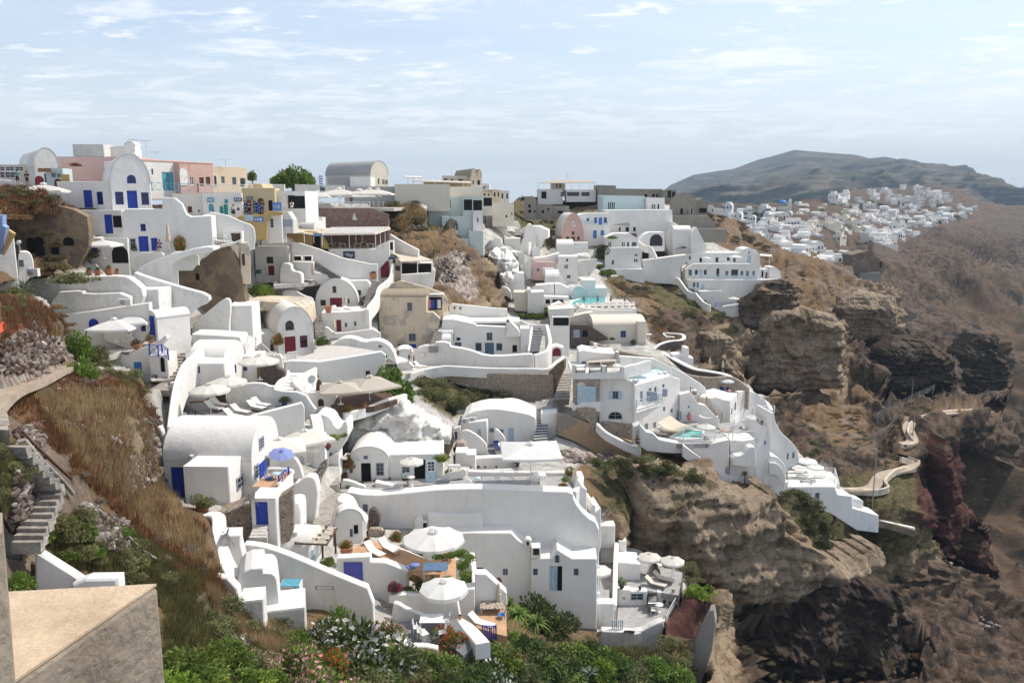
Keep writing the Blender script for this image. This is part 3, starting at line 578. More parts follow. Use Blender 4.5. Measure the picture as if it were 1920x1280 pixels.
 if roof=='vs':
  mb=MB();n=18;A=[(dep/2-dep/2*math.cos(math.pi*k/n),rise*math.sin(math.pi*k/n))for k in range(n+1)]
  mb.add([f.w(u0,zt+z,d)for d,z in A]+[f.w(u1,zt+z,d)for d,z in A],[(k,n+1+k,n+2+k,k+1)for k in range(n)],0,True)
  mb.add([f.w(u0,zt+z,d)for d,z in A],[tuple(range(n+1))]);mb.add([f.w(u1,zt+z,d)for d,z in A],[tuple(range(n+1))[::-1]])
  mb.build('roof',[rmat])
 for ty,co,rect,ok in todo:opening(f,ty,co,rect,None,dist,ok)
 if rops:
  fr_=Fr(f.w(u1,0,0)+Vector((0,0,f.O.z)),a+90);_,td=do_ops(fr_,tg,rops,None,None,dist,False)
  for ty,co,rect,ok in td:opening(fr_,ty,co,rect,None,dist,False)
 if lops:
  fl=Fr(f.w(u0,0,0)+Vector((0,0,f.O.z)),a-90);_,td=do_ops(fl,tg,lops,None,None,dist,False)
  for ty,co,rect,ok in td:opening(fl,ty,co,rect,None,dist,False)
 e.matrix_basis=Matrix.Translation(base);inv=e.matrix_basis.inverted()
 for k in LINKED[nl:]:
  if k.parent is None:k.parent=e;k.matrix_parent_inverse=inv
 H.last=(f,u0,u1,zb,zt,dep,e);return e
def wall(tg,label,out,Y=None,dep=.4,a=0,mat='white',sm=1,cat='wall',name='wall',ops='',fd=.8,anchor=None,group=None):
 return H(tg,label,out,Y,dep,a,'plain',ops,mat=mat,sm=sm,cat=cat,name=name,fd=fd,anchor=anchor,group=group)
def solo(o,label,cat,group=None,kind=None):return tag(o,label,cat,group,kind)
def ribbon(tg,label,pts,h,t=.35,mat='white',cat='wall',name='wall',n=5,base=None):
 """a wall that follows a line: its TOP edge passes through the points (px, py, distance)"""
 q=[float(x)for x in pts.replace(',',' ').split()];P=[]
 for i in range(0,len(q),3):x,y=cv(tg,q[i],q[i+1]);P.append(W(x,y,q[i+2]if q[i+2]>0 else D(x,y)-.5+q[i+2]))
 P=spline(P,n);L=[]
 for i,p in enumerate(P):
  d=(P[min(i+1,len(P)-1)]-P[max(i-1,0)]);d.z=0;d.normalize();s=Vector((-d.y,d.x,0))*t/2;hh=h if isinstance(h,(int,float))else h[0]+(h[1]-h[0])*i/(len(P)-1)
  c=.06
  L.append([p+s-Vector((0,0,hh)),p+s-Vector((0,0,c)),p+s*(1-2*c/t)+Vector((0,0,0)),p-s*(1-2*c/t),p-s-Vector((0,0,c)),p-s-Vector((0,0,hh))])
 mb=MB();vs=[v for l in L for v in l];fs=[]
 for i in range(len(L)-1):
  for k in range(6):fs.append((i*6+k,(i+1)*6+k,(i+1)*6+(k+1)%6,i*6+(k+1)%6))
 fs+=[tuple(range(6)),tuple(range((len(L)-1)*6,len(L)*6))[::-1]];mb.add(vs,fs);o=mb.build(name,[mat]);recalc(o);return solo(o,label,cat)
def recalc(o):
 import bmesh
 b=bmesh.new();b.from_mesh(o.data);bmesh.ops.recalc_face_normals(b,faces=b.faces[:]);b.to_mesh(o.data);b.free()
def spline(P,n):
 o=[]
 for i in range(len(P)-1):
  p0,p1,p2,p3=P[max(i-1,0)],P[i],P[i+1],P[min(i+2,len(P)-1)]
  for k in range(n):
   t=k/n;o.append(.5*((2*p1)+(p2-p0)*t+(2*p0-5*p1+4*p2-p3)*t*t+(3*p1-p0-3*p2+p3)*t**3))
 return o+[P[-1]]
def deck(tg,name,z,out,mat='paving',th=.5,ref=None,kind='structure',label=None,cat=None):
 """a level floor traced on its own plane; z from ref=(px,py,distance) when not given"""
 if ref:x,y=cv(tg,ref[0],ref[1]);z=W(x,y,ref[2]if len(ref)>2 else D(x,y)).z
 q=[float(x)for x in out.replace(',',' ').split()];P=[G(*cv(tg,q[i],q[i+1]),z)for i in range(0,len(q),2)]
 p2=[(p.x,p.y)for p in P]
 if area(p2)<0:p2=p2[::-1]
 tri=tessellate_polygon([[Vector((x,y,0))for x,y in p2]]);mb=MB();n=len(p2);fs=[]
 for t in tri:
  a,b,c=[p2[i]for i in t];s=(b[0]-a[0])*(c[1]-a[1])-(c[0]-a[0])*(b[1]-a[1]);fs.append(t if s>0 else t[::-1])
 mb.add([(x,y,z)for x,y in p2],fs);mb.add([(x,y,z)for x,y in p2]+[(x,y,z-th)for x,y in p2],[(i,n+i,n+(i+1)%n,(i+1)%n)for i in range(n)])
 CON.append(('h',[cv(tg,q[i],q[i+1])for i in range(0,len(q),2)],z));o=mb.build(name,[mat])
 if kind:o['kind']=kind
 if label:tag(o,label,cat)
 deck.z=z;return z
def slab(tg,name,x0,x1,y,Y0,Y1,mat='paledeck',th=.5):
 a=W(*cv(tg,x0,y),Y0);b=W(*cv(tg,x1,y),Y0);mb=MB();mb.box(((a.x+b.x)/2,(Y0+Y1)/2,a.z-th/2),(b.x-a.x,Y1-Y0,th));o=mb.build(name,[mat]);o['kind']='structure';return a.z
def stairs(tg,label,tl,tr,bl,br,n,mat='step_stone',edge=None,cat='staircase',sink=.8):
 """a flight: top-left, top-right, bottom-left, bottom-right corners as (px,py,distance)"""
 q=[W(*cv(tg,c[0],c[1]),c[2]or D(*cv(tg,(c[0]+d[0])/2,c[1]))-.7)for c,d in((tl,tr),(tr,tl),(bl,br),(br,bl))];zt=(q[0].z+q[1].z)/2;zb=(q[2].z+q[3].z)/2;mb=MB();r_=random.Random(int(abs(q[0].x)*10))
 for k in range(n):
  t0,t1=k/n,(k+1)/n;A=q[2].lerp(q[0],t0);B=q[3].lerp(q[1],t0);C=q[3].lerp(q[1],t1+.15/n);E=q[2].lerp(q[0],t1+.15/n);z=zb+(zt-zb)*(k+1)/n;j=lambda:r_.uniform(-.03,.03)
  vs=[Vector((p.x+j(),p.y+j(),h))for h in(z-sink,z)for p in(A,B,C,E)];mb.add(vs,[(0,3,2,1),(4,5,6,7),(0,1,5,4),(1,2,6,5),(2,3,7,6),(3,0,4,7)],0)
  if edge:
   vs=[Vector((p.x,p.y,h))for h in(z+.003,z+.02)for p in(A,B,B.lerp(C,.22),A.lerp(E,.22))];mb.add(vs,[(0,3,2,1),(4,5,6,7),(0,1,5,4),(1,2,6,5),(2,3,7,6),(3,0,4,7)],1)
 o=mb.build('staircase',[mat,edge or mat]);return solo(o,label,cat)
# parasols
def canopy(sides,r,h,val,sq=False,sag=.06):
 mb=MB();n=sides;top=Vector((0,0,h));st=5
 def rim(k,rr):
  t=2*math.pi*(k+.5)/n;q=rr/(math.cos(math.pi/4)if sq else 1);return Vector((math.cos(t)*q,math.sin(t)*q,0))
 for k in range(n):
  a,b=rim(k,r),rim(k+1,r);rows=[]
  for i in range(st+1):
   t=i/st;row=[]
   for j in range(5):
    u=j/4;p=a.lerp(b,u)*t;z=h*(1-t)+h*.18*math.sin(math.pi*t)*(.6)-sag*r*.5*math.sin(math.pi*u)*t*t;row.append(Vector((p.x,p.y,z)))
   rows.append(row)
  vs=[v for r_ in rows for v in r_];mb.add(vs,[(i*5+j,(i+1)*5+j,(i+1)*5+j+1,i*5+j+1)for i in range(st)for j in range(4)],0,True)
  if val:
   l=rows[-1];vs=l+[v*1.0+Vector((v.x*.01,v.y*.01,-val))for v in l];mb.add(vs,[(j,5+j,6+j,j+1)for j in range(4)],0)
 return mb
_pc={}
def parasol(tg,label,cx,cy,by,wpx,Y=None,sides=8,sq=False,rz=None,mat='canvas',val=.18,z=None,h=None,group=None,tilt=0,polemat='p_white',bx=None,flat=.27):
 """open parasol: centre top at pixel (cx,cy), foot at row by, wpx pixels across"""
 x,y=cv(tg,cx,cy);xb,yb=cv(tg,bx if bx is not None else cx,by);s=TAGS[tg][2]
 if z is not None:Y=G(xb,yb,z).y
 if Y is None:Y=D(xb,yb)-.4
 B=W(xb,yb,Y);T=W(x,y,Y);X0=B.x;H_=T.z-B.z;c=Y*CP-T.z*SP;r=wpx/s/2*c/F;H_=max(1.9,min(H_,4.2))if h is None else h
 B=Vector((T.x,T.y,T.z-H_))
 e=empty('parasol',B,label,'parasol',group or 'open parasols on the terraces',rz if rz is not None else rnd.uniform(0,.7));hc=r*flat
 o=canopy(4 if sq else sides,r,hc,val,sq).build('canopy',[mat],e);o.location=(0,0,H_-hc-.08);o.rotation_euler=(tilt,0,0)
 mb=MB();
 n=4 if sq else sides
 for k in range(n):
  t=2*math.pi*(k+.5)/n;q=r/(math.cos(math.pi/4)if sq else 1)*.97;mb.tube((0,0,hc*.9),(math.cos(t)*q,math.sin(t)*q,-.03),.014,4);mb.tube((0,0,-.28*r),(math.cos(t)*q*.5,math.sin(t)*q*.5,hc*.45),.012,4)
 mb.build('ribs',['greywood' if mat!='canvas_white' else 'p_white'],o)
 mb=MB()
 for k in range(n):
  t=2*math.pi*(k+.5)/n;t2=2*math.pi*(k+1)/n;t3=2*math.pi*(k+1.5)/n;a=.16*r
  mb.add([(0,0,hc+.12*r),(math.cos(t)*a,math.sin(t)*a,hc*1.0),(math.cos(t2)*a*1.05,math.sin(t2)*a*1.05,hc*1.0+.07*r),(math.cos(t3)*a,math.sin(t3)*a,hc*1.0)],[(0,1,2),(0,2,3)],0)
 mb.build('vent',[mat],o)
 mb=MB();mb.tube((0,0,0),(0,0,H_-.05),.032,8);mb.build('pole',[polemat],e)
 mb=MB();mb.lathe([(0,0),(.28,0),(.28,.05),(.07,.08),(.05,.3),(.04,.3)],12);mb.build('base',['p_white'],e)
 return e
def closed_parasol(tg,label,cx,ty,by,Y=None,mat='canvas_cream',z=None,group='folded parasols'):
 x,y=cv(tg,cx,ty);xb,yb=cv(tg,cx,by)
 if z is not None:Y=G(xb,yb,z).y
 if Y is None:Y=D(xb,yb)-.4
 B=W(xb,yb,Y);T=W(xb,y,Y);h=T.z-B.z;e=empty('closed_parasol',B,label,'parasol',group);n=12;mb=MB()
 prof=[(.02,h),(.10,h*.93),(.15,h*.75),(.21,h*.5),(.24,h*.38),(.16,h*.37),(.03,h*.40)]
 vs=[];
 for r,z_ in prof:
  for k in range(n):rr=r*(1 if k%2 else.62);t=2*math.pi*k/n;vs.append((rr*math.cos(t),rr*math.sin(t),z_))
 mb.add(vs,[(j*n+k,(j+1)*n+k,(j+1)*n+(k+1)%n,j*n+(k+1)%n)for j in range(len(prof)-1)for k in range(n)],0,True);c=mb.build('canopy',[mat],e)
 mb=MB();mb.lathe([(.145,h*.62),(.19,h*.62),(.19,h*.65),(.14,h*.65)],12);mb.build('strap',['cushion_tan'],c)
 mb=MB();mb.tube((0,0,0),(0,0,h*.97),.028,7);mb.build('pole',['p_white'],e);mb=MB();mb.lathe([(0,0),(.22,0),(.2,.06),(.05,.08),(.04,.2)],10);mb.build('base',['greycon'],e);return e
# furniture prototypes, copied with their parts
def tree_copy(o,parent=None):
 c=o.copy();COL.objects.link(c)
 if parent is not None:c.parent=parent
 for ch in list(o.children):tree_copy(ch,c)
 return c
PROTO={}
def place(kind,builder,loc,rz,label,cat,group,key=None,scale=1):
 k=key or kind
 if k not in PROTO:
  e=empty(kind,(0,0,0),label,cat,group);builder(e);PROTO[k]=e;c=e
 else:c=tree_copy(PROTO[k])
 c.location=loc;c.rotation_euler=(0,0,rz);c.scale=(scale,)*3;c['label']=label;c['category']=cat
 if group:c['group']=group
 return c
def lounger_b(fr,cu,pil=False):
 def b(e):
  f=MB()
  for sy in(-.3,.3):f.box((-.2,sy,.29),(1.25,.045,.05));f.tube((.42,sy,.3),(.98,sy,.72),.022,5)
  for x in(-.8,.4):f.box((x,0,.29),(.05,.6,.04))
  f.build('frame',[fr],e)
  for x in(-.75,.35):
   for sy in(-.28,.28):l=MB();l.tube((x,sy,0),(x+.02,sy,.28),.024,6);l.build('leg',[fr],e)
  c=MB();c.box((-.2,0,.345),(1.26,.58,.05));c.build('seat_cushion',[cu],e)
  c=MB();c.box((0,0,0),(.74,.58,.05),M=Matrix.Translation((.69,0,.56))@Matrix.Rotation(-math.atan2(.42,.56),4,'Y'));c.build('backrest_cushion',[cu],e)
 return b
def chair_b(ma,slat=True,seat=None):
 def b(e):
  s=MB();s.box((0,0,.45),(.44,.44,.04));s.build('seat',[seat or ma],e)
  k=MB()
  for y in(-.2,.2):k.tube((-.2,y,.45),(-.27,y,.92),.02,5)
  for z in(.6,.72,.84):k.box((-.21-(z-.45)*.14,0,z),(.02,.42,.06))
  k.build('backrest',[ma],e)
  for x in(-.19,.19):
   for y in(-.19,.19):l=MB();l.tube((x*1.05,y*1.05,0),(x,y,.45),.02,5);l.build('leg',[ma],e)
 return b
def deckchair_b(e):
 for y in(-.26,.26):
  f=MB();f.tube((-.45,y,0),(.45,y,.55),.02,5);f.tube((.45,y,0),(-.42,y,.95),.02,5);f.build('side_frame',['p_white'],e)
 s=MB()
 for k in range(9):t=k/8;s.box((.3-t*.72,0,.42+.5*t*t),(.05,.5,.02))
 s.build('slat_seat',['p_white'],e)
def table_b(r,ma,sq=False,top=None):
 def b(e):
  t=MB()
  if sq:t.box((0,0,.73),(r*2,r*1.5,.04))
  else:t.lathe([(0,.71),(r,.71),(r,.745),(0,.745)],20)
  t.build('tabletop',[top or ma],e)
  if sq:
   for x in(-1,1):
    for y in(-1,1):l=MB();l.tube((x*r*.88,y*r*.65,0),(x*r*.88,y*r*.65,.71),.025,5);l.build('leg',[ma],e)
  else:l=MB();l.lathe([(0,0),(.22,0),(.2,.03),(.03,.06),(.03,.71)],10);l.build('pedestal',[ma],e)
 return b
def LOUNGE(tg,label,x,y,z=None,rz=0,fr='wood',cu='cushion',group='sun loungers',scale=1,Y=None):
 X,Yp=cv(tg,x,y);P=G(X,Yp,z)if z is not None else W(X,Yp,Y or D(X,Yp)-.4);return place('sun_lounger',lounger_b(fr,cu),P,R(rz),label,'sun lounger',group,'lo'+fr+cu,scale)
def CHAIR(tg,label,x,y,z=None,rz=0,ma='p_white',group='chairs on the terraces',Y=None,seat=None,scale=1.):
 X,Yp=cv(tg,x,y);P=G(X,Yp,z)if z is not None else W(X,Yp,Y or D(X,Yp)-.4);return place('chair',chair_b(ma,seat=seat),P,R(rz),label,'chair',group,'ch'+ma+str(seat),scale)
def TABLE(tg,label,x,y,z=None,rz=0,r=.4,ma='p_white',sq=False,group='tables on the terraces',Y=None,top=None):
 X,Yp=cv(tg,x,y);P=G(X,Yp,z)if z is not None else W(X,Yp,Y or D(X,Yp)-.4);return place('table',table_b(r,ma,sq,top),P,R(rz),label,'table',group,'tb%s%s%s%s'%(r,ma,sq,top))
# plants
def leaf_cloud(n,rad,ls,seed,clump=9,flat=.25,hollow=.55,asp=2.):
 g=np.random.default_rng(seed);C=g.normal(size=(clump,3));C/=np.linalg.norm(C,axis=1,keepdims=True);C*=g.uniform(.25,.72,(clump,1));C[:,2]=np.abs(C[:,2])*.9
 rr=g.uniform(.28,.5,clump);k=g.integers(0,clump,n);d=g.normal(size=(n,3));d/=np.linalg.norm(d,axis=1,keepdims=True);p=C[k]+d*(rr[k]*g.uniform(hollow,1.08,n)**.6)[:,None]
 p[:,2]=np.maximum(p[:,2],g.uniform(0,.1,n));q=p*np.array(rad)
 up=d+g.normal(size=(n,3))*.5;up/=np.linalg.norm(up,axis=1,keepdims=True);s=np.cross(up,g.normal(size=(n,3)));s/=np.linalg.norm(s,axis=1,keepdims=True)
 L=ls*g.uniform(.6,1.4,(n,1));w=L/asp/2;nrm=np.cross(up,s);b=q;t=q+up*L;md=q+up*L*.5+nrm*L*.08
 v=np.stack([b,md-s*w,t,md+s*w],1).reshape(-1,3);f=np.arange(4*n).reshape(n,4);return v,f
def spike_cloud(n,r,h,wd,seed,curve=.4,up=.6):
 g=np.random.default_rng(seed);V=[];Fc=[]
 for i in range(n):
  a=g.uniform(0,6.28);e=g.uniform(.15,1.25);L=r*g.uniform(.7,1.1);d=np.array([math.cos(a)*math.cos(e),math.sin(a)*math.cos(e),math.sin(e)]);s=np.array([-math.sin(a),math.cos(a),0])*wd;k=len(V);b=np.array([0,0,h])
  for t,w_ in((0,.7),(.35,1),(.7,.6),(1,.02)):
   p=b+d*L*t-np.array([0,0,curve*L*t*t*(1-.3*e)]);V+=[p-s*w_,p+s*w_]
  Fc+=[(k+2*j,k+2*j+1,k+2*j+3,k+2*j+2)for j in range(3)]
 return np.array(V),np.array(Fc)
PM={}
def pmesh(k):
 if k in PM:return PM[k]
 kind,var=k
 sd=var*31+sum(map(ord,kind))
 sp=dict(dark=(1500,(1,1,.95),.17,'l_dark'),green=(1500,(1,1,.95),.17,'l_green'),olive=(1700,(1,1,.8),.13,'l_olive'),scrub=(1500,(1,1,.62),.13,'l_scrub'),dry=(1300,(1,1,.55),.12,'l_dry'),lime=(1400,(1,1,.8),.16,'l_lime'),
     grey=(1200,(1,1,.7),.12,'l_grey'),pine=(2600,(1,1,.95),.12,'l_dark'))
 if kind in sp:n,r,ls,m=sp[kind];v,f=leaf_cloud(n,r,ls,sd);me=npmesh(kind+'_leaves',v,f,[m],smooth=False)
 elif kind in('oleander','magenta','redfl','pinkfl','whitefl'):
  v,f=leaf_cloud(1500,(1,1,1),.2,sd,8,asp=3.2);v2,f2=leaf_cloud(520 if kind!='magenta' else 1100,(1.03,1.03,1.03),.13,sd,8,hollow=.93,asp=1.3);fm=dict(oleander='l_white',whitefl='l_white',magenta='l_magenta',redfl='l_red',pinkfl='l_pink')[kind]
  me=npmesh(kind+'_leaves',np.r_[v,v2],np.r_[f,f2+len(v)],['l_green' if kind!='oleander' else 'l_dark',fm],smooth=False,mi=np.r_[np.zeros(len(f)),np.ones(len(f2))])
 elif kind=='agave':v,f=spike_cloud(34,1,.05,.07,sd,.25);me=npmesh('agave_leaves',v,f,['l_agave'])
 elif kind=='palm':v,f=spike_cloud(70,1,.0,.05,sd,.75);me=npmesh('palm_leaves',v,f,['l_green'])
 PM[k]=me;return me
def plant(kind,P,r,label,cat='bush',name=None,group=None,rz=None,hs=1.,trunk=0,var=None,parts=False):
 """leafy plant of radius r (metres) whose foot is at P; trunk>0 lifts the crown on a stem of that height"""
 me=pmesh((kind,rnd.randrange(3)if var is None else var));rz=rnd.uniform(0,6.28)if rz is None else rz;nm=name or{'agave':'agave','palm':'yucca'}.get(kind,'bush')
 if not trunk:
  o=link(bpy.data.objects.new(nm,me));o.location=Vector(P)-Vector((0,0,.08*r));o.scale=(r,r,r*hs);o.rotation_euler.z=rz;return tag(o,label,cat,group)
 e=empty(nm,P,label,cat,group,rz);o=link(bpy.data.objects.new('crown',me),e);o.scale=(r,r,r*hs);o.location=(0,0,trunk-.1*r)
 mb=MB();b=(.06*r,.04*r,trunk*.5);mb.tube((0,0,-.3),b,.09*r+.02,7,r2=.07*r+.015);mb.tube(b,(0,0,trunk+.2*r),.07*r+.015,7,r2=.05*r)
 for k in range(5):t=k*1.26;mb.tube((b[0]*.8,b[1]*.8,trunk*.7),(math.cos(t)*r*.5,math.sin(t)*r*.5,trunk+r*(.25+.1*k)),.04*r+.01,5,r2=.012*r)
 mb.build('trunk',['bark'],e);return e
def PLANT(tg,kind,x,y,wpx,label,Y=None,z=None,**k):
 X,Yp=cv(tg,x,y);P=G(X,Yp,z)if z is not None else W(X,Yp,Y or D(X,Yp));c=P.y*CP-P.z*SP;return plant(kind,P,wpx/TAGS[tg][2]/2*c/F,label,**k)
def POT(tg,kind,x,y,hpx,label,z=None,Y=None,mat='terra',pr=.22,ph=.4,group='potted plants on the terraces',fr=1.5,hs=1.1):
 """potted plant: foot of the pot at the pixel, hpx pixels tall in all"""
 X,Yp=cv(tg,x,y);P=G(X,Yp,z)if z is not None else W(X,Yp,Y or D(X,Yp)-.4);c=P.y*CP-P.z*SP;h=hpx/TAGS[tg][2]*c/F;k=max(.6,min(2.,h/1.1));pr*=k;ph*=k
 e=empty('potted_plant',P,label,'potted plant',group,rnd.uniform(0,6));mb=MB();mb.lathe([(0,0),(pr*.62,0),(pr*.95,ph*.55),(pr*.9,ph*.85),(pr,ph*.9),(pr,ph),(pr*.85,ph),(pr*.8,ph*.9),(0,ph*.88)],14);mb.build('pot',[mat],e)
 o=link(bpy.data.objects.new('foliage',pmesh((kind,rnd.randrange(3)))),e);r=max(.2,(h-ph)/1.25)/hs*.75;o.scale=(r,r,r*hs*1.2);o.location=(0,0,ph*.85);return e
def dish(tg,label,x,y,rpx,Y,rz=150,post=.8,el=35):
 X,Yp=cv(tg,x,y);P=W(X,Yp,Y);c=P.y*CP-P.z*SP;r=rpx/TAGS[tg][2]*c/F;e=empty('satellite_dish',P-Vector((0,0,post)),label,'satellite dish','satellite dishes',R(rz));mb=MB()
 mb.lathe([(0,0)]+[(r*t,r*.22*t*t)for t in(.25,.5,.75,1)]+[(r*1.02,r*.2),(r*.6,r*.04),(0,-.03)],20);mb.xf(Matrix.Translation((0,0,post))@Matrix.Rotation(R(90-el),4,'Y'));mb.build('reflector',['dish'],e)
 mb=MB();mb.tube((0,0,0),(0,0,post),.03,6);mb.tube((-.02,0,post-.1),(-.3,0,0),.02,5);mb.build('mast',['metal'],e)
 mb=MB();d=Vector((math.cos(R(el)),0,math.sin(R(el))));a=Vector((0,0,post));mb.tube(a-Vector((0,0,r*.9)),a+d*r*.95,.012,4);mb.tube(a+d*r*.85,a+d*r*1.05,.035,6);mb.build('receiver',['darkmetal'],e);return e
def fence(tg,label,pts,h,mat,style='x',cat='railing',name='railing',n=1,sp=None,group=None):
 q=[float(x)for x in pts.replace(',',' ').split()];P=[W(*cv(tg,q[i],q[i+1]),q[i+2])for i in range(0,len(q),3)];e=empty(name,P[0],label,cat,group);rl=MB();inf=MB()
 P=[p-P[0]for p in P]
 up=Vector((0,0,h))
 for a,b in zip(P[:-1],P[1:]):
  k=max(1,round((b-a).length/(sp or 1.2)))
  for i in range(k):
   c=a.lerp(b,i/k);d=a.lerp(b,(i+1)/k)
   rl.tube(c+up,d+up,.035,5);rl.tube(c+up*.15,d+up*.15,.025,5)
   if style=='x':inf.tube(c+up*.15,d+up,.02,4);inf.tube(c+up,d+up*.15,.02,4)
   elif style=='h':inf.tube(c+up*.42,d+up*.42,.025,4);inf.tube(c+up*.7,d+up*.7,.025,4)
   elif style=='p':
    m=max(2,round((d-c).length/.16));
    for j in range(m):g=c.lerp(d,j/m);inf.box((g.x,g.y,g.z+h*.52),(.07,.03,h*.98))
   elif style=='b':
    m=max(2,round((d-c).length/.14))
    for j in range(m):g=c.lerp(d,j/m);inf.tube(g+up*.15,g+up,.014,4)
 rl.build('rail',[mat],e);inf.build('infill',[mat],e)
 for a in P:p=MB();p.box((a.x,a.y,a.z+h*.52),(.09,.09,h*1.06));p.build('post',[mat],e)
 return e
def pool(tg,label,ref,out,rim='p_white'):
 x,y=cv(tg,ref[0],ref[1]);z=W(x,y,ref[2]).z;q=[float(v)for v in out.replace(',',' ').split()];P=[G(*cv(tg,q[i],q[i+1]),z)for i in range(0,len(q),2)];e=empty('pool',P[0],label,'swimming pool','pools');o0=P[0];P=[p-o0 for p in P];c=sum(P,Vector())/len(P)
 mb=MB();n=len(P);o_=[p+(p-c).normalized()*.35 for p in P];
 vs=[p+Vector((0,0,.03))for p in P]+[p+Vector((0,0,.03))for p in o_]+[p-Vector((0,0,.4))for p in P]+[p-Vector((0,0,.5))for p in o_]
 fs=[]
 for i in range(n):j=(i+1)%n;fs+=[(i,n+i,n+j,j),(n+i,3*n+i,3*n+j,n+j),(i,j,2*n+j,2*n+i)]
 mb.add(vs,fs);recalc(mb.build('rim',[rim],e));mb=MB();mb.add([p-Vector((0,0,.09))for p in P],[tuple(range(n))]);w_=mb.build('pool_water',['water'],e)
 if w_.data.polygons[0].normal.z<0:w_.data.flip_normals()
 return e
def ac_unit(tg,label,x,y,Y,rz=0,w=.85):
 X,Yp=cv(tg,x,y);e=empty('air_conditioner',W(X,Yp,Y),label,'air conditioner','air conditioners',R(rz));mb=MB();mb.box((0,0,.3),(w,.35,.6));mb.build('casing',['ac'],e)
 mb=MB();mb.lathe([(0,0),(.22,0),(.22,.02),(0,.02)],14);mb.xf(Matrix.Translation((-.12,-.18,.3))@Matrix.Rotation(R(90),4,'X'));mb.build('fan_grille',['p_grey'],e);return e
def sign(tg,label,f,rect,mat,words=None,col='p_white',size=None,d=-.12,cat='sign',f2=None):
 a=f.cast(*cv(tg,rect[0],rect[3]));b=f.cast(*cv(tg,rect[2],rect[1]));u0,z0,u1,z1=a[0],a[1],b[0],b[1];mb=MB();prism(mb,f,[(u0,z0),(u1,z0),(u1,z1),(u0,z1)],.05,c=0,d0=d)
 base=f.w((u0+u1)/2,z0,d);e=empty('sign',base,label,cat);o=mb.build('board',[mat]);o.parent=e;o.matrix_parent_inverse=Matrix.Translation(-base)
 if words=='~':
  k=max(3,int((u1-u0)/.32));w_=(u1-u0)*.8/k
  for i in range(k):
   mb=MB();x=u0+(u1-u0)*.1+w_*i;h_=(z1-z0)*(.22+.1*(i*7%3));zc=(z0+z1)/2;prism(mb,f,[(x,zc-h_/2),(x+w_*.55,zc-h_/2),(x+w_*.55,zc+h_/2),(x,zc+h_/2)],.012,c=0,d0=d-.012);o=mb.build('lettering',[col]);o.parent=e;o.matrix_parent_inverse=Matrix.Translation(-base)
 elif words:
  n=len(words);fs=size or(z1-z0)/(n+.6)
  for i,wd in enumerate(words):
   cu=bpy.data.curves.new('lettering','FONT');cu.body=wd;cu.size=fs*1.1;cu.extrude=.008;cu.align_x='CENTER';cu.align_y='CENTER';cu.materials.append(MT(col));t0=bpy.data.objects.new('tmp',cu);me=t0.to_mesh().copy();me.materials.clear();me.materials.append(MT(col));t=link(bpy.data.objects.new('lettering',me),e);bpy.data.objects.remove(t0)
   p=f.w((u0+u1)/2,z1-(z1-z0)*(i+.5)/n,d-.012)-base;t.location=p;t.rotation_euler=(R(90),0,R(f.a))
   wd_=len(wd)*fs*.55
   if wd_>(u1-u0)*.92:t.scale=((u1-u0)*.92/wd_,1,1)
 return e
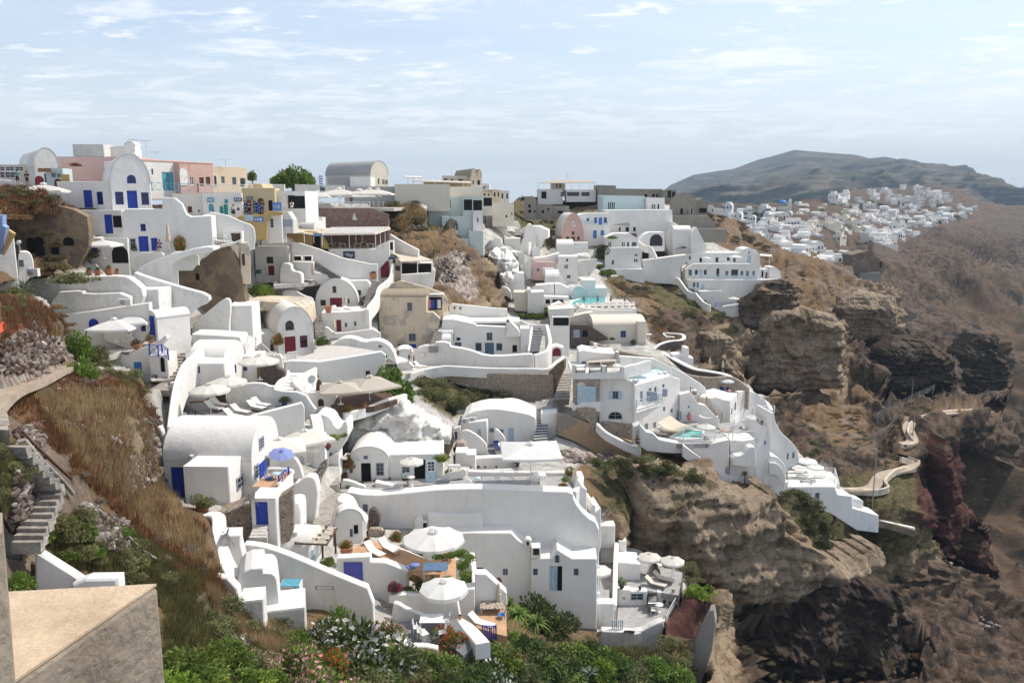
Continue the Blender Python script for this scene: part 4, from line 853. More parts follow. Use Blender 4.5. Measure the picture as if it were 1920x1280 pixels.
# people
def person(P,label,pose='stand',rz=0,top='c_white',legs='c_blue',hair='hairdark',h=1.7,group=None):
 """one continuous figure grown over a joint skeleton; clothes and hair are its children"""
 e=empty('person',P,label,'person',group,R(rz));k=h/1.7
 if pose=='stand':J=dict(pel=(0,0,.92),wa=(0,0,1.08),ch=(0,.02,1.32),nk=(0,.02,1.46),hd=(0,.0,1.60),lh=(-.09,0,.88),lk=(-.10,-.03,.48),la=(-.11,.03,.09),lt=(-.12,-.13,.04),rh=(.09,0,.88),rk=(.10,.05,.48),ra=(.11,.10,.09),rt=(.12,-.05,.04),ls=(-.18,.02,1.40),le=(-.25,.04,1.13),lw=(-.23,-.10,.90),lf=(-.22,-.15,.82),rs=(.18,.02,1.40),re=(.25,.06,1.13),rw=(.24,-.06,.89),rf=(.23,-.12,.81))
 elif pose=='sit':J=dict(pel=(0,0,.50),wa=(0,.02,.68),ch=(0,.0,.92),nk=(0,-.02,1.06),hd=(0,-.05,1.20),lh=(-.10,-.04,.50),lk=(-.13,-.45,.50),la=(-.12,-.42,.09),lt=(-.12,-.57,.04),rh=(.10,-.04,.50),rk=(.13,-.45,.50),ra=(.13,-.40,.09),rt=(.13,-.55,.04),ls=(-.18,0,1.0),le=(-.24,-.12,.76),lw=(-.14,-.35,.72),lf=(-.11,-.42,.72),rs=(.18,0,1.0),re=(.24,-.12,.76),rw=(.14,-.35,.74),rf=(.11,-.42,.74))
 else:J=dict(pel=(0,0,.16),wa=(0,.16,.20),ch=(0,.38,.30),nk=(0,.50,.38),hd=(0,.60,.45),lh=(-.10,-.04,.15),lk=(-.13,-.46,.26),la=(-.12,-.85,.12),lt=(-.12,-.92,.2),rh=(.10,-.04,.15),rk=(.13,-.48,.16),ra=(.12,-.88,.11),rt=(.12,-.94,.2),ls=(-.18,.42,.33),le=(-.27,.22,.22),lw=(-.22,-.02,.2),lf=(-.2,-.1,.2),rs=(.18,.42,.33),re=(.27,.22,.22),rw=(.22,-.02,.2),rf=(.2,-.1,.2))
 RD=dict(pel=.13,wa=.12,ch=.15,nk=.055,hd=.095,lh=.09,lk=.06,la=.042,lt=.035,ls=.06,le=.043,lw=.03,lf=.035);
 ED=[('pel','wa'),('wa','ch'),('ch','nk'),('nk','hd'),('pel','lh'),('lh','lk'),('lk','la'),('la','lt'),('pel','rh'),('rh','rk'),('rk','ra'),('ra','rt'),('ch','ls'),('ls','le'),('le','lw'),('lw','lf'),('ch','rs'),('rs','re'),('re','rw'),('rw','rf')]
 def grow(nm,names,ed,mat,extra,root):
  me=bpy.data.meshes.new(nm);ix={n:i for i,n in enumerate(names)};me.from_pydata([tuple(k*c for c in J[n])for n in names],[(ix[a],ix[b])for a,b in ed],[]);o=link(bpy.data.objects.new(nm,me),e);me.materials.append(MT(mat))
  md=o.modifiers.new('skin','SKIN');
  for i,n in enumerate(names):
   r=RD.get(n)or RD['l'+n[1:]];sv=me.skin_vertices[0].data[i];rr=(r+extra)*k;sv.radius=(rr,rr*(.8 if n in('ch','wa','pel')else 1));sv.use_root=(n==root)
  s=o.modifiers.new('sub','SUBSURF');s.levels=s.render_levels=1;return o
 grow('body',list(J),ED,'skin',0,'pel')
 grow('shirt',['wa','ch','ls','le','rs','re'],[('wa','ch'),('ch','ls'),('ls','le'),('ch','rs'),('rs','re')],top,.016,'ch')
 grow('trousers',['wa','pel','lh','lk','rh','rk'],[('wa','pel'),('pel','lh'),('lh','lk'),('pel','rh'),('rh','rk')],legs,.014,'pel')
 hd=Vector(J['hd'])*k;mb=MB();mb.lathe([(.10*k,-.02),(.112*k,.04*k),(.085*k,.10*k),(0,.125*k)],12,hd+Vector((0,.018,.0)));mb.build('hair',[hair],e)
 return e
def PERSON(tg,label,x,y,z=None,Y=None,**k):
 X,Yp=cv(tg,x,y);P=G(X,Yp,z)if z is not None else W(X,Yp,Y or D(X,Yp)-.4);return person(P,label,**k)
# upper left: the big vaulted house, the shops and the ridge
WH='white house on the upper left'
H('A','big white house with grey barrel vault, arched blue window and three blue openings','955 470 1300 720',88,13,30,'vf',rise=3.1,ops='ab 1090 402 1162 476;wb 993 547 1055 657;db 1098 537 1172 690;wb 1216 553 1272 660',fd=3)
H('A','white flat side wing with blue door, left of the big vaulted house','495 468 962 705',89.5,5,-8,ops='db 725 533 785 684;wb 835 546 878 657',par=.1)
H('A','white block below the side wing with tall blue door and niche','690 712 1050 915',86,4,0,ops='db 905 742 958 905;oW 975 752 1040 852',par=.1,fd=4)
H('A','white lower storey with blue double door and narrow blue door under the big vaulted house','1045 1060,1045 720,1085 692,1390 692,1395 592,1500 600,1560 650,1600 740,1640 760,1812 752,1830 1000,1640 1062',85,3,20,ops='wb 1208 822 1247 885;db 1195 927 1268 1058;wk 1112 946 1162 1040;db 1302 942 1348 1052',fd=2)
H('A','low white house with dark arched cellar doorway behind potted plants','765 950 1100 1165',82.5,4,0,ops='Ok 965 1010 1092 1158;db 780 1025 835 1085',par=.1)
wall('A','curved white parapet in front of the blue double door','1110 1160,1112 1128,1180 1085,1230 1066,1400 1062,1402 1112,1290 1135,1160 1180',82,.4)
wall('A','low white parapet right of the small blue gate','1465 1100,1465 1060,1600 1055,1700 1080,1700 1110',82,.4,8)
H('A','glass fronted terrace restaurant with wooden lattice at the left edge of the ridge','-60 315 240 482',101,6,5,ops='wW -40 330 40 370;wW 45 330 120 370;wW 125 330 200 370;wW -40 375 40 430;wW 45 375 135 430',**PC,par=0,rmat='cream')
wall('A','white wall covered with posters left of the red arch','-60 510,-60 440,60 445,200 470,230 510',98,.4,5,sm=0)
H('A','white barrel vaulted shop with dark red arched doorway','300 335 520 505',97,13,38,'vf',rise=2.3,ops='Ar 303 412 372 500;wk 440 385 478 430;wq 385 390 430 480')
H('A','pale shop with blue window and second red arch beside the vaulted shop','395 345 545 520',94,2.5,6,ops='Ar 470 435 525 515;wk 440 385 478 425;wk 488 390 520 425',mat='paleblue',par=0)
f=Fr(W(*cv('A',430,500),93.6),6);sign('A','brown wooden shop sign above the pale blue shop front',f,(330,345,440,378),'wood')
f=Fr(W(*cv('A',525,460),93),20);sign('A','ochre board leaning beside the white side wing',f,(527,398,595,462),'ochre')
H('A','windowless grey white penthouse box on the long pink building','625 140 888 240',118,9,0,par=0,mat='white_old',fd=1)
H('A','white penthouse wing right of the grey roof box','890 155 1090 240',120,9,12,par=0,mat='white',fd=1)
H('A','long dusty pink building with projecting cornice behind the vaulted house','445 246 1180 330',111,8,3,par=0,mat='palepink',rmat='greycon',fd=3)
H('A','white upper storey with pale blue shutter doors along the balcony','1175 282 1540 545',103.5,7,58,ops='dq 1398 380 1445 535;dq 1450 380 1480 535;wk 1300 350 1312 400',par=.1,rmat='greycon',fd=1)
H('A','pink upper storey with arched fanlight door and white framed windows','1542 306 1834 550',107.5,7,58,ops='AW 1545 345 1600 490;wW 1630 420 1662 490;dn 1712 425 1745 500;dn 1768 420 1800 490',par=.1,mat='pink',rmat='greycon',fd=1)
H('B','cream upper storey with four dark shuttered windows','88 334 384 520',114.5,7,58,ops='dk 95 405 118 500;wk 160 415 187 475;wk 255 422 287 490;dk 322 428 368 510',par=.1,mat='cream',rmat='greycon',fd=1)
wall('A','brown cornice slab running above the pink and white storeys','1170 272,1175 262,1834 300,1834 312,1175 284',103,1.,58,mat='pink',sm=0,fd=0,cat='cornice')
H('A','white street storey under the balcony with small shuttered window','1480 560 1815 760',101,6,14,ops='wr 1612 672 1645 725;wn 1700 700 1712 722',par=0,mat='white_old',rmat='paving')
H('B','white shop fronts with teal shutters below the balustrade','0 555 340 748',101.5,7,14,ops='Aq 55 650 95 740;At 148 668 176 736;dt 184 655 214 742;At 242 670 270 736;ak 292 680 318 708',par=0,mat='white',rmat='paving')
fB=H.last[0];sign('B','teal blue shop sign on the white shop front',fB,(40,597,95,637),'p_greenblue','~',d=-.15);sign('B','green hanging sign between the teal shutters',fB,(190,612,214,645),'p_teal',d=-.15);sign('B','grey green shop sign near the balcony corner',fB,(270,598,340,630),'p_slate','~',d=-.15)
fence('A','pale blue railing with crossed bars along the balcony','1305 540 100,1420 545 101.5,1530 550 102.5,1700 552 104',1.05,'p_greenblue','x')
fence('A','white balustrade continuing the blue balcony railing','1700 552 104,1829 556 105,2100 556 107,2165 560 108.5',1.05,'p_white','b')
H('B','ochre shop house with arched doorway and racks of souvenirs','340 520 622 748',104,6,10,ops='wn 355 625 380 680;dn 386 620 416 740;wn 430 625 452 680;An 476 600 523 742;ok 566 620 598 712',par=.1,mat='yellowcream',rmat='cream')
fB=H.last[0];sign('B','black shop sign on the ochre shop house',fB,(376,588,430,612),'signdark','~',d=-.15)
f=Fr(W(*cv('B',640,712),101),0);sign('B','large blue menu board beside the ochre shop',f,(603,636,676,712),'signblue','~','p_light')
wall('B','ochre slab roof stepping down to the ochre shop','380 530,385 478,500 476,560 530',110,5,0,mat='yellowcream',sm=0)
wall('B','white back wall left of the big tree','500 548,510 482,700 484,702 545',122,.5,0,'white_old',sm=0)
wall('B','white back wall with grey window behind the parasols','790 545,790 482,1210 492,1215 550',140,.5,0,'white_old',sm=0,ops='wg 1003 508 1050 540')
H('B','open fronted cafe with white posts and slanting white roof','622 540 880 712',107,7,0,ops='dW 665 572 730 700;ok 735 578 785 690;ok 790 582 875 690',par=0)
H('B','plain grey box building on the skyline','1077 420 1265 512',150,10,0,par=0,mat='greywall',rmat='greywall')
H('B','white garden wall block before the skyline villa','1265 418 1440 510',148,6,0,par=0,mat='white',rmat='greywall')
H('B','cream villa with two barrel vaults and narrow windows on the skyline','1440 400 1592 508',152,13,52,'vf',rise=2.6,ops='wk 1464 430 1476 480;wk 1504 434 1514 480;wk 1542 440 1552 482;wk 1560 445 1568 485;wk 1574 445 1585 485',**PC,rmat='greywall')
H('B','long grey wall with planted ledge behind the row of parasols','1215 512 1642 650',144,5,6,par=.2,mat='greywall',rmat='greywall')
H('B','cream and grey concrete terrace block right of the parasols','1645 505 2120 640',144,10,8,par=.5,**PC,rmat='paledeck')
zt=slab('B','restaurant_floor',835,1640,686,128,143)
wall('B','reddish stone retaining wall with a small white sail emblem','880 845,880 690,1460 690,1590 742,1592 845',127.3,1.2,0,mat='redstone',sm=0)
fS=H.last[0];e=sign('B','flat white metal sail fixed to the stone wall',fS,(1282,788,1330,790),'p_white',cat='emblem');
mb=MB();a=fS.cast(*cv('B',1285,786));b=fS.cast(*cv('B',1327,788));c=fS.cast(*cv('B',1297,722));prism(mb,fS,[a,b,c],.05,c=0,d0=-.12);o=mb.build('sail',['p_white']);o.parent=e;o.matrix_parent_inverse=Matrix.Translation(-Vector(e.location))
fence('B','white panelled railing along the upper restaurant terrace','930 682 127.6,1190 682 127.6,1430 685 127.6',.9,'p_white','h')
for x,y,w,n in((985,545,250,'leftmost square white parasol of the upper restaurant'),(1172,520,300,'second square white parasol of the upper restaurant'),(1345,532,320,'third and widest square parasol of the upper restaurant'),(1432,520,260,'fourth square parasol behind the widest one on the upper terrace'),(1500,522,260,'rightmost square parasol of the upper restaurant')):
 parasol('B',n,x,y,668,w,Y=129+(1 if w==250 else 3.5),sq=True,val=.12,group='square parasols of the upper restaurant',rz=rnd.uniform(-.1,.1),flat=.3)
for i,x in enumerate((1010,1080,1150,1230,1290,1380,1450,1530)):TABLE('B','white table under the %s parasol of the upper restaurant, %s row'%(('first','first','second','second','third','third','fourth','last')[i],('front','rear')[i%2]),x,675-(i%2)*3,Y=129.5+(i%2)*5,r=.4,sq=True,rz=rnd.uniform(0,.4))
PERSON('B','person in black shirt standing under the upper restaurant parasols',1275,676,Y=131,top='c_black',legs='c_black',h=1.75)
H('B','white panel kiosk with dark lantern sign under the stone wall','885 768 1030 860',124,2,0,ops='wk 928 770 966 812',par=.05)
H('B','small white vaulted roof with dark skylight beside the kiosk','845 850 955 905',122,3,-20,'vs',rise=1.,ops='wk 885 872 920 890')
wall('B','ochre curved parapet along the souvenir shop steps','300 800,292 765,330 748,548 740,560 710,690 716,692 748,552 752,548 905,440 905,430 830',102,.5,5,mat='ochre',ops='')
f=H.last[0];sign('B','pale blue banner on the ochre parapet',f,(362,745,430,795),'p_light',d=-.06);sign('B','blue banner hanging on the ochre parapet',f,(443,762,522,806),'signblue','~',d=-.06)
H('B','white gallery cube with framed pictures and ochre corner','552 748 680 885',103,3,6,ops='wk 582 775 605 855',par=.1)
wall('B','grey metal cabinet niche on white wall beside the gallery cube','685 850,685 720,730 716,778 790,778 850',104,2,0,mat='white_old',sm=0,ops='dg 690 785 762 845')
wall('B','ochre wall behind the pergola restaurant tables','600 985,590 880,860 880,1010 890,1080 1000,1080 1060,960 1020,860 985',117,.5,0,mat='ochre',ops='ok 945 925 1010 1030')
wall('B','dark stone back wall of the pergola restaurant','1030 1010,1030 900,1600 900,1600 1010',123,.8,0,mat='redstone',sm=0)
zp=slab('B','restaurant_floor',1000,1560,1035,117,126)
wall('B','white wall with dark sign below the pergola restaurant','1080 1180,1082 1036,1490 1035,1500 1005,1600 965,1605 1100,1500 1180',116.5,.5,0,sm=0)
fv=H.last[0];sign('B','dark blue sign on the white wall below the pergola',fv,(1207,1056,1304,1118),'signdark',['Village'],d=-.1)
def slab_roof(tg,label,pts,posts,Y,mat='canvas_cream',cat='pergola',name='pergola',up=.06):
 q=[float(v)for v in pts.replace(',',' ').split()];P=[W(*cv(tg,q[i],q[i+1]),q[i+2])for i in range(0,len(q),3)];e=empty(name,P[0],label,cat);P=[p-P[0]for p in P];n=len(P)
 mb=MB();mb.add(P+[p-Vector((0,0,up))for p in P],[tuple(range(n)),tuple(range(n,2*n))[::-1]]+[(i,n+i,n+(i+1)%n,(i+1)%n)for i in range(n)]);o=mb.build('canopy',[mat],e);recalc(o)
 mb=MB()
 for i in range(n):mb.tube(P[i]-Vector((0,0,up+.05)),P[(i+1)%n]-Vector((0,0,up+.05)),.05,5)
 mb.build('frame',['p_white'],e);o_=Vector(e.location)
 for i in range(0,len(posts),4):
  x,y0,y1,YY=posts[i:i+4];a=W(*cv(tg,x,y0),YY)-o_;b=W(*cv(tg,x,y1),YY)-o_;b.x,b.y=a.x,a.y;mb=MB();mb.tube(b,a,.06,6);mb.build('post',['p_white'],e)
 return e
slab_roof('B','pale canvas canopy over the ochre cafe tables','585 885 114,868 898 114,865 868 119,640 858 119',[590,885,960,114,868,898,985,114,860,868,930,119],114)
slab_roof('B','canvas canopy with blue sign at the middle of the pergola','870 900 115,950 912 115,1025 912 115,1020 880 121,860 868 121',[950,912,985,115,1022,912,1010,115],115)
slab_roof('B','long slatted pergola roof over the dark stone dining terrace','1026 912 116,1480 905 116,1610 860 121,1600 845 125,1025 858 124',[1103,912,985,119,1255,910,1032,116.5,1312,908,985,119,1365,905,985,120,1480,905,1030,117,1522,890,990,119,1562,880,985,121],116)
for k in range(5):
 slab_roof('B','white roller blind %s on the long pergola roof'%('nearest the front','second from the front','in the middle','second from the back','at the very back')[k],'%d %d %.1f,%d %d %.1f,%d %d %.1f,%d %d %.1f'%(1040+k*14,900-k*11,116.4+k*1.6,1470+k*26,896-k*11,116.4+k*1.6,1475+k*26,890-k*11,117.3+k*1.6,1045+k*14,894-k*11,117.3+k*1.6),[],116,'canvas_white','blind','roller_blind',.03)
f=Fr(W(*cv('B',988,928),114.6),0);sign('B','blue name board hanging from the middle canopy',f,(950,902,1026,928),'signblue','~','p_light')
for i,(x,y)in enumerate(((1095,1025),(1200,1028),(1330,1028),(1380,1005),(1160,1000),(1440,1020))):TABLE('B','white clothed table of the pergola restaurant, %s'%('far left front','below the dark sign','front centre right','rear right','rear left','far right')[i],x,1035-(y<1010)*14,Y=118+(y<1010)*4,r=.45,sq=True)
for i,(x,y)in enumerate(((1130,1028),(1240,1028),(1290,1030),(1370,1030),(1420,1010),(1120,1003))):CHAIR('B','wooden chair of the pergola restaurant, %s'%('beside the far left table','right of the table below the sign','left of the centre table','right of the centre table','beside the rear right table','beside the rear left table')[i],x,1035-(y<1010)*14,Y=118.6+(y<1010)*4,rz=rnd.uniform(0,360),ma='wood')
H('C','tall pale green concrete house with canvas blind and arched window on the rock','220 470 555 740',146,10,8,ops='oW 330 480 432 552',mat='mint',par=.3,fd=1)
H('C','pale green house wing with glazed dining balcony and tourists','552 470 738 735',144,8,5,ops='oq 558 478 636 580;oW 646 485 730 582',mat='mint',par=.3,fd=1)
H('C','white box bay with small arched window on the pale green house','645 585 738 735',143,1.5,5,ops='ag 682 650 696 695',par=0)
H('C','pale green lower storey with arched niche standing on the rock','350 640 645 830',143.2,5,8,ops='ag 480 705 502 770',mat='mint',par=0,fd=3)
H('C','pale green flat annex with rounded roof edge beside the rock','605 785 745 905',141,4,0,mat='mint',par=.1,fd=2)
wall('C','low pale wall under the small white shade sail','460 870,465 780,490 780,490 850,610 850,612 885',141,.5,0,'palecream',sm=0)
H('C','flat roofed white house with two vaulted ends on the skyline','352 252 640 310',168,8,5,ops='wk 370 278 400 294;wk 432 284 455 300;wk 502 284 548 306;wk 590 286 606 304',**PC,par=0,rmat='greywall')
H('C','ochre arched gable on the skyline, left of the pair','625 265 682 338',166,12,20,'vf',rise=1.7,ops='dk 638 292 656 336',mat='cream',rmat='vaultcon')
H('C','ochre arched gable on the skyline, right of the pair','682 268 728 340',167,12,20,'vf',rise=1.6,ops='oW 686 296 710 338',mat='cream',rmat='vaultcon')
H('C','white house under the two ochre gables','625 340 735 440',163,8,10,ops='wk 670 372 680 392;Ok 660 398 680 420',par=0)
slab_roof('C','ochre fabric windbreak roof of the skyline restaurant','60 296 158,620 318 158,620 305 166,75 290 166',[175,310,368,158,285,312,370,158,380,315,372,158,550,320,455,158],158,'canvas_cream')
wall('C','ochre canvas windbreak behind the skyline restaurant tables','170 368,170 312,618 320,618 400,560 372',162,.15,0,'cream',sm=0)
slab_roof('C','small white pergola frame on the skyline left of the ochre windbreak','-20 262 170,155 268 170,150 256 178,0 252 178',[25,266,340,172,75,268,335,172,150,268,350,170],170,'canvas_white')
H('C','pale terrace block carrying the skyline restaurant','220 375 735 470',152,10,8,**PC,par=.4,rmat='paledeck')
for i,(x,y,w_,h_)in enumerate(((735,412,775,455),(776,412,812,456),(830,402,872,455),(870,402,905,455),(905,412,945,474),(950,412,990,474))):
 H('C','small ochre and grey barrel vault on the ridge, %s of six'%('first','second','third','fourth','fifth','sixth')[i],'%d %d %d %d'%(x,y,w_,h_),176+i*3,9,15,'vf',ops='Ak %d %d %d %d'%(x+8,y+2,w_-8,h_),mat='cream' if i<4 else 'white_old',rmat='vaultcon' if i<4 else 'greywall',group='row of small barrel vaults on the ridge')
H('C','white two storey cube behind the ridge vaults','735 332 802 382',186,7,0,ops='wk 742 355 755 378;wk 762 350 772 362',par=.1)
H('C','cream house with terrace posts above the white parasols','740 450 830 560',160,7,10,ops='oW 745 460 825 540',**PC,par=.1)
H('C','pale cream blocky house with small window, upper middle','830 520 1035 665',166,8,12,ops='wk 955 625 972 650;wk 1010 600 1020 625',**PC,par=.2)
H('C','ruined grey vaulted house in the hillside with small dark windows','1130 500 1250 610',195,5,0,'vf',rise=1.3,ops='ok 1172 522 1194 558;ok 1172 575 1200 605;ok 1225 580 1240 604',**GC,rmat='greycon')
H('C','ruined flat grey house wall beside the ruined vault','1250 530 1400 610',196,3,0,ops='ok 1300 580 1322 610;ok 1355 560 1372 585',**GC,rmat='greycon',par=0)
H('C','low ruined grey house half sunk in the slope','1400 540 1560 612',198,3,0,ops='ok 1450 585 1500 612',**GC,rmat='greycon',par=0)
H('C','white two storey restaurant on the hilltop with brown infill panels','1262 380 1500 475',232,9,0,ops='oW 1295 402 1345 470;wg 1480 405 1515 450',par=0)
H('C','right half of the hilltop restaurant with terracotta panels','1535 385 1815 450',230,9,0,ops='wn 1540 408 1658 446;wn 1676 408 1756 446',par=0)
slab_roof('C','slatted timber pergola roof of the hilltop restaurant','1262 318 231,1500 320 231,1820 312 231,1750 292 238,1390 292 238',[1265,318,400,231,1430,318,400,231,1525,318,400,231,1580,316,400,231,1660,316,400,231,1760,314,400,231,1812,314,400,231],231,'canvas_tan')
H('C','cream upper room of the hilltop restaurant','1390 300 1520 372',236,6,0,ops='Ak 1430 318 1450 370;Ak 1465 318 1485 370',**PC,par=0)
e=empty('flag',W(*cv('B',1000,545),139),'blue and white striped flag on a pole above the parasols','flag');p=W(*cv('B',1000,545),139);t=W(*cv('B',1000,412),139);hh=(t-p).length
mb=MB();mb.tube((0,0,0),(0,0,hh),.05,6);mb.build('pole',['p_white'],e)
mb=MB()
for k in range(9):mb.box((.35+.03*math.sin(k),0,hh*.98-.21*k),(.65,.03,.21),m=k%2)
mb.build('cloth',['signblue','flag_white'],e)
def antenna(tg,label,x,yt,yb,Y):
 b=W(*cv(tg,x,yb),Y);t=W(*cv(tg,x,yt),Y);h=(t-b).length;e=empty('antenna',b,label,'antenna','roof antennas',rnd.uniform(0,3));mb=MB();mb.tube((0,0,0),(0,0,h),.03,5);mb.build('mast',['metal'],e);mb=MB()
 mb.tube((-.8,0,h*.97),(.8,0,h*.93),.02,4)
 for k in range(7):mb.tube((-.7+k*.23,-.35+k*.02,h*.96),(-.7+k*.23,.35-k*.02,h*.96),.014,4)
 mb.build('elements',['metal'],e)
for i,(tg,x,a,b,Y)in enumerate((('A',1160,98,235,112),('A',1258,105,230,113),('A',1335,205,238,114),('A',965,170,235,118),('B',198,270,335,116),('C',440,175,240,168),('C',1548,232,285,236),('D',100,22,62,236))):antenna(tg,'roof antenna %s'%('left of the pair above the pink building','right of the pair above the pink building','short one at the right end of the pink roof','beside the grey penthouse box','over the cream shuttered storey','on the flat roofed skyline house','on the hilltop restaurant','left of the hilltop restaurant roof')[i],x,a,b,Y)
H('A','slim white bell tower pier rising behind the vaulted roof','1072 150 1160 250',110,1.6,0,'vf',rise=.5,ops='',fd=1)
H('A','small white roof pier topped with a round knob','1100 240 1172 320',100,1.2,0,'vf',rise=.4,fd=2)
H('A','roofless brown stone ruin with cave like openings','20 1120,0 850,10 740,60 720,200 712,340 700,500 660,640 700,750 760,765 860,765 1010,600 1080,300 1120',74.5,4,22,ops='Ok 232 940 300 1075;Ok 305 930 372 1100;ok 440 985 500 1085;Ok 540 935 630 1010',mat='ruin',cat='ruin',name='ruin',fd=2.5,rev=1.4)
H('A','tall white and blue house corner with yellow trim at the left edge','-60 905 135 1250',61,3,33,ops='',par=0,fd=2)
wall('A','lavender blue stepped wall with yellow edge at the left edge','-200 1000,-200 740,18 745,20 830,45 850,0 990',60,.5,-6,mat='bluewash',sm=0)
wall('A','yellow coping on the blue wall at the left edge','0 985,70 870,120 905,10 1000',59.8,.3,-6,mat='ochre',sm=0)
H('A','small white annex with blue window under the ruin','150 1260,150 1060,240 1055,275 1090,295 1180,280 1230',62,1.2,33,ops='wg 160 1128 203 1190',sm=1)
ac_unit('A','cream air conditioner on the slope beside the small white annex',290,1270,62,0)
dish('A','round white satellite dish on the corner of the blue trimmed house',160,985,24,61)
# middle left: terraces, the stair street, red door houses
H('A','white curved buttress wall climbing beside the ruin wall of the street','1160 1230,1200 1190,1320 1130,1500 1075,1640 1035,1829 1010,1829 1060,1640 1085,1520 1130,1460 1180,1462 1400,1170 1280',79,3,8,sm=1,fd=1,name='buttress_wall',cat='wall')
H('F','big roofless brown rubble wall with a small dark window','-200 360,-190 30,0 0,30 -60,240 -110,330 -80,400 60,430 170,470 340,330 390,170 395',87,2.5,12,ops='ok 32 150 62 208',mat='ruin',cat='ruin',name='ruin',rev=.8)
wall('B','white coping on top of the brown rubble wall','0 1058,0 1030,250 985,330 952,332 975,260 1005,110 1040',86.4,.8,12)
wall('B','white wall with picket fence above the brown rubble wall','0 1030,0 745,70 750,85 960,240 975,200 1010',93,2,5,sm=0)
wall('B','sweeping white wall hiding the street from view','20 1000,10 710,215 745,330 800,430 830,455 910,440 985,330 1010,260 990,180 1000',96,.6,15,ops='dn 245 902 325 950')
H('B','low white house with slanting white roof and brown door','175 885 340 1010',94.5,3,8,ops='dn 245 902 322 1000',par=0)
fence('B','white picket fence on the wall above the brown ruin','100 1008 92,180 1000 92.5,245 990 93',.9,'p_white','p')
H('F','ochre gatepost pier at the end of the brown rubble wall','410 110,420 -110,480 -120,500 -60,500 120,460 130',88,1.2,30,ops='wn 432 -20 450 80',mat='tan',cat='gatepost',name='gatepost')
wall('E','long rough whitewashed retaining wall below the potted oleanders','-80 330,80 215,380 182,1060 168,1130 200,1240 300,1200 470,540 520,440 400,300 330',72.5,1.2,4,**WR,fd=2)
wall('E','lower rough white ledge wall with stepped top','430 560,440 312,700 294,716 328,1110 312,1112 470,560 520',71.5,.8,4,**WR,fd=1)
wall('E','white house wall with arched blue door behind the square parasols','540 700,545 503,740 480,900 455,1280 400,1290 640,1150 730,830 730,700 720',70.8,.8,6,ops='Ab 765 535 842 650;db 1062 625 1115 705;wb 1210 588 1248 645;wl 990 640 1025 690',fd=1,sm=0)
H('E','rough white cube with faint painted door on the terraces','1130 290 1362 450',74,3,0,ops='dW 1238 318 1305 402',**WR,par=.05)
ac_unit('E','beige air conditioner beside the rough white cube',1075,425,70.6,0,1.1)
H('E','long sloping white wall with grey stained coping above the stair street','1130 320,1128 130,1230 172,1560 270,1785 328,1800 395,1640 470,1500 560,1370 490',77,.9,6,sm=1,**WR,**KW)
H('E','small white barrel vaulted hut with tall blue door','1262 520 1345 712',71.5,3.2,-38,'vf',rise=.6,ops='db 1268 517 1322 706')
wall('E','blue gate leaf beside the vaulted hut','1348 740,1350 600,1366 640,1368 740',70.8,.08,0,mat='p_blue',cat='gate',name='gate',sm=0)
wall('E','small low white parapet wall under the square parasols','885 720,890 655,1060 650,1140 690,1140 745',70.2,.3,4,sm=0)
fence('E','white crossed wooden railing under the square parasols','1060 742 69.7,1130 742 69.7',.9,'p_white','x')
z1=deck('E','terrace_floor',0,'700 900,1050 820,1200 800,1390 720,1380 660,900 640,700 700','paledeck',ref=(1100,810,69))
wall('E','white terrace wall with blue door below the flower pots','800 900,805 832,1000 816,1080 852,1150 815,1200 790,1370 722,1425 665,1432 722,1290 850,1282 1065,1255 1085,1205 1010,1150 985,1080 955,920 915',68.3,.6,0,ops='dm 1158 908 1210 1010',fd=1.5)
H('E','white block with arched passage beside the blue railing','1282 850 1442 1050',67.2,2,0,ops='On 1376 866 1408 995',par=0)
fence('E','bright blue crossed railing over the arched passage','1285 850 67,1360 862 67,1392 850 68,1445 890 66',.95,'p_blue','x',sp=.9)
POT('E','olive',1340,1050,55,'small olive green pot at the foot of the arched passage',Y=66,mat='bluepot')
stairs('E','pale stone stair street descending past the blue railing',(1480,590,79),(1560,590,79),(1400,850,71.5),(1590,850,72),12)
stairs('E','grey stone steps of the stair street beside the arched passage',(1400,850,71.5),(1590,850,72),(1265,1085,65.5),(1490,1085,67),8)
deck('E','stair_landing',0,'1262 1090,1500 1080,1480 1150,1275 1150','step_stone',ref=(1300,1090,65.3))
stairs('I','long flight of pale steps running down behind the vaulted house',(0,330,65),(172,330,65.5),(118,880,55),(210,880,55.5),22)
stairs('E','short upper steps between the two sloping white walls',(1640,490,86),(1740,500,86),(1480,600,79),(1560,600,79),6)
ribbon('I','smooth white parapet curving beside the stair street','440 -60 70,400 0 68,300 100 66,245 230 64,230 290 62,210 400 60,190 560 58,180 640 57',2.6,.5,n=4)
wall('I','white gatepost beside the pale blue iron gate','160 500,165 262,215 258,225 300,225 500',63.5,.7,0)
wall('I','pale blue iron gate at the head of the sunbed terrace','222 500,222 290,270 300,275 520',63.2,.08,10,mat='p_light',cat='gate',name='gate',sm=0,ops='wl 232 300 262 430')
wall('I','ragged white edge wall where the grass slope meets the steps','0 760,10 700,60 640,100 640,135 800,110 960,90 1200,60 1280,40 1280,50 900',53,.5,0,**WR)
wall('F','rough white wall descending diagonally to the vaulted house with red door','-10 660,-8 590,130 480,270 362,325 366,332 450,318 560,322 675,150 672',83,.6,5,**WR)
H('F','smooth white stepped block between the rough wall and the red door house','308 430 520 680',84,4,6,par=.05)
H('F','white lower block with slanting parapet in front of the rough wall','0 840,0 668,200 676,410 692,420 720,420 850,210 850',78,3,5,ops='')
ac_unit('F','white air conditioner on the wall under the slanting parapet',170,815,77.6,5,.95)
H('F','white barrel vaulted house with dark red door, arched window and bougainvillea','735 660 1045 850',92.5,9,27,'vf',rise=3.0,ops='an 802 550 872 640;dr 798 686 886 836;wr 928 678 988 787')
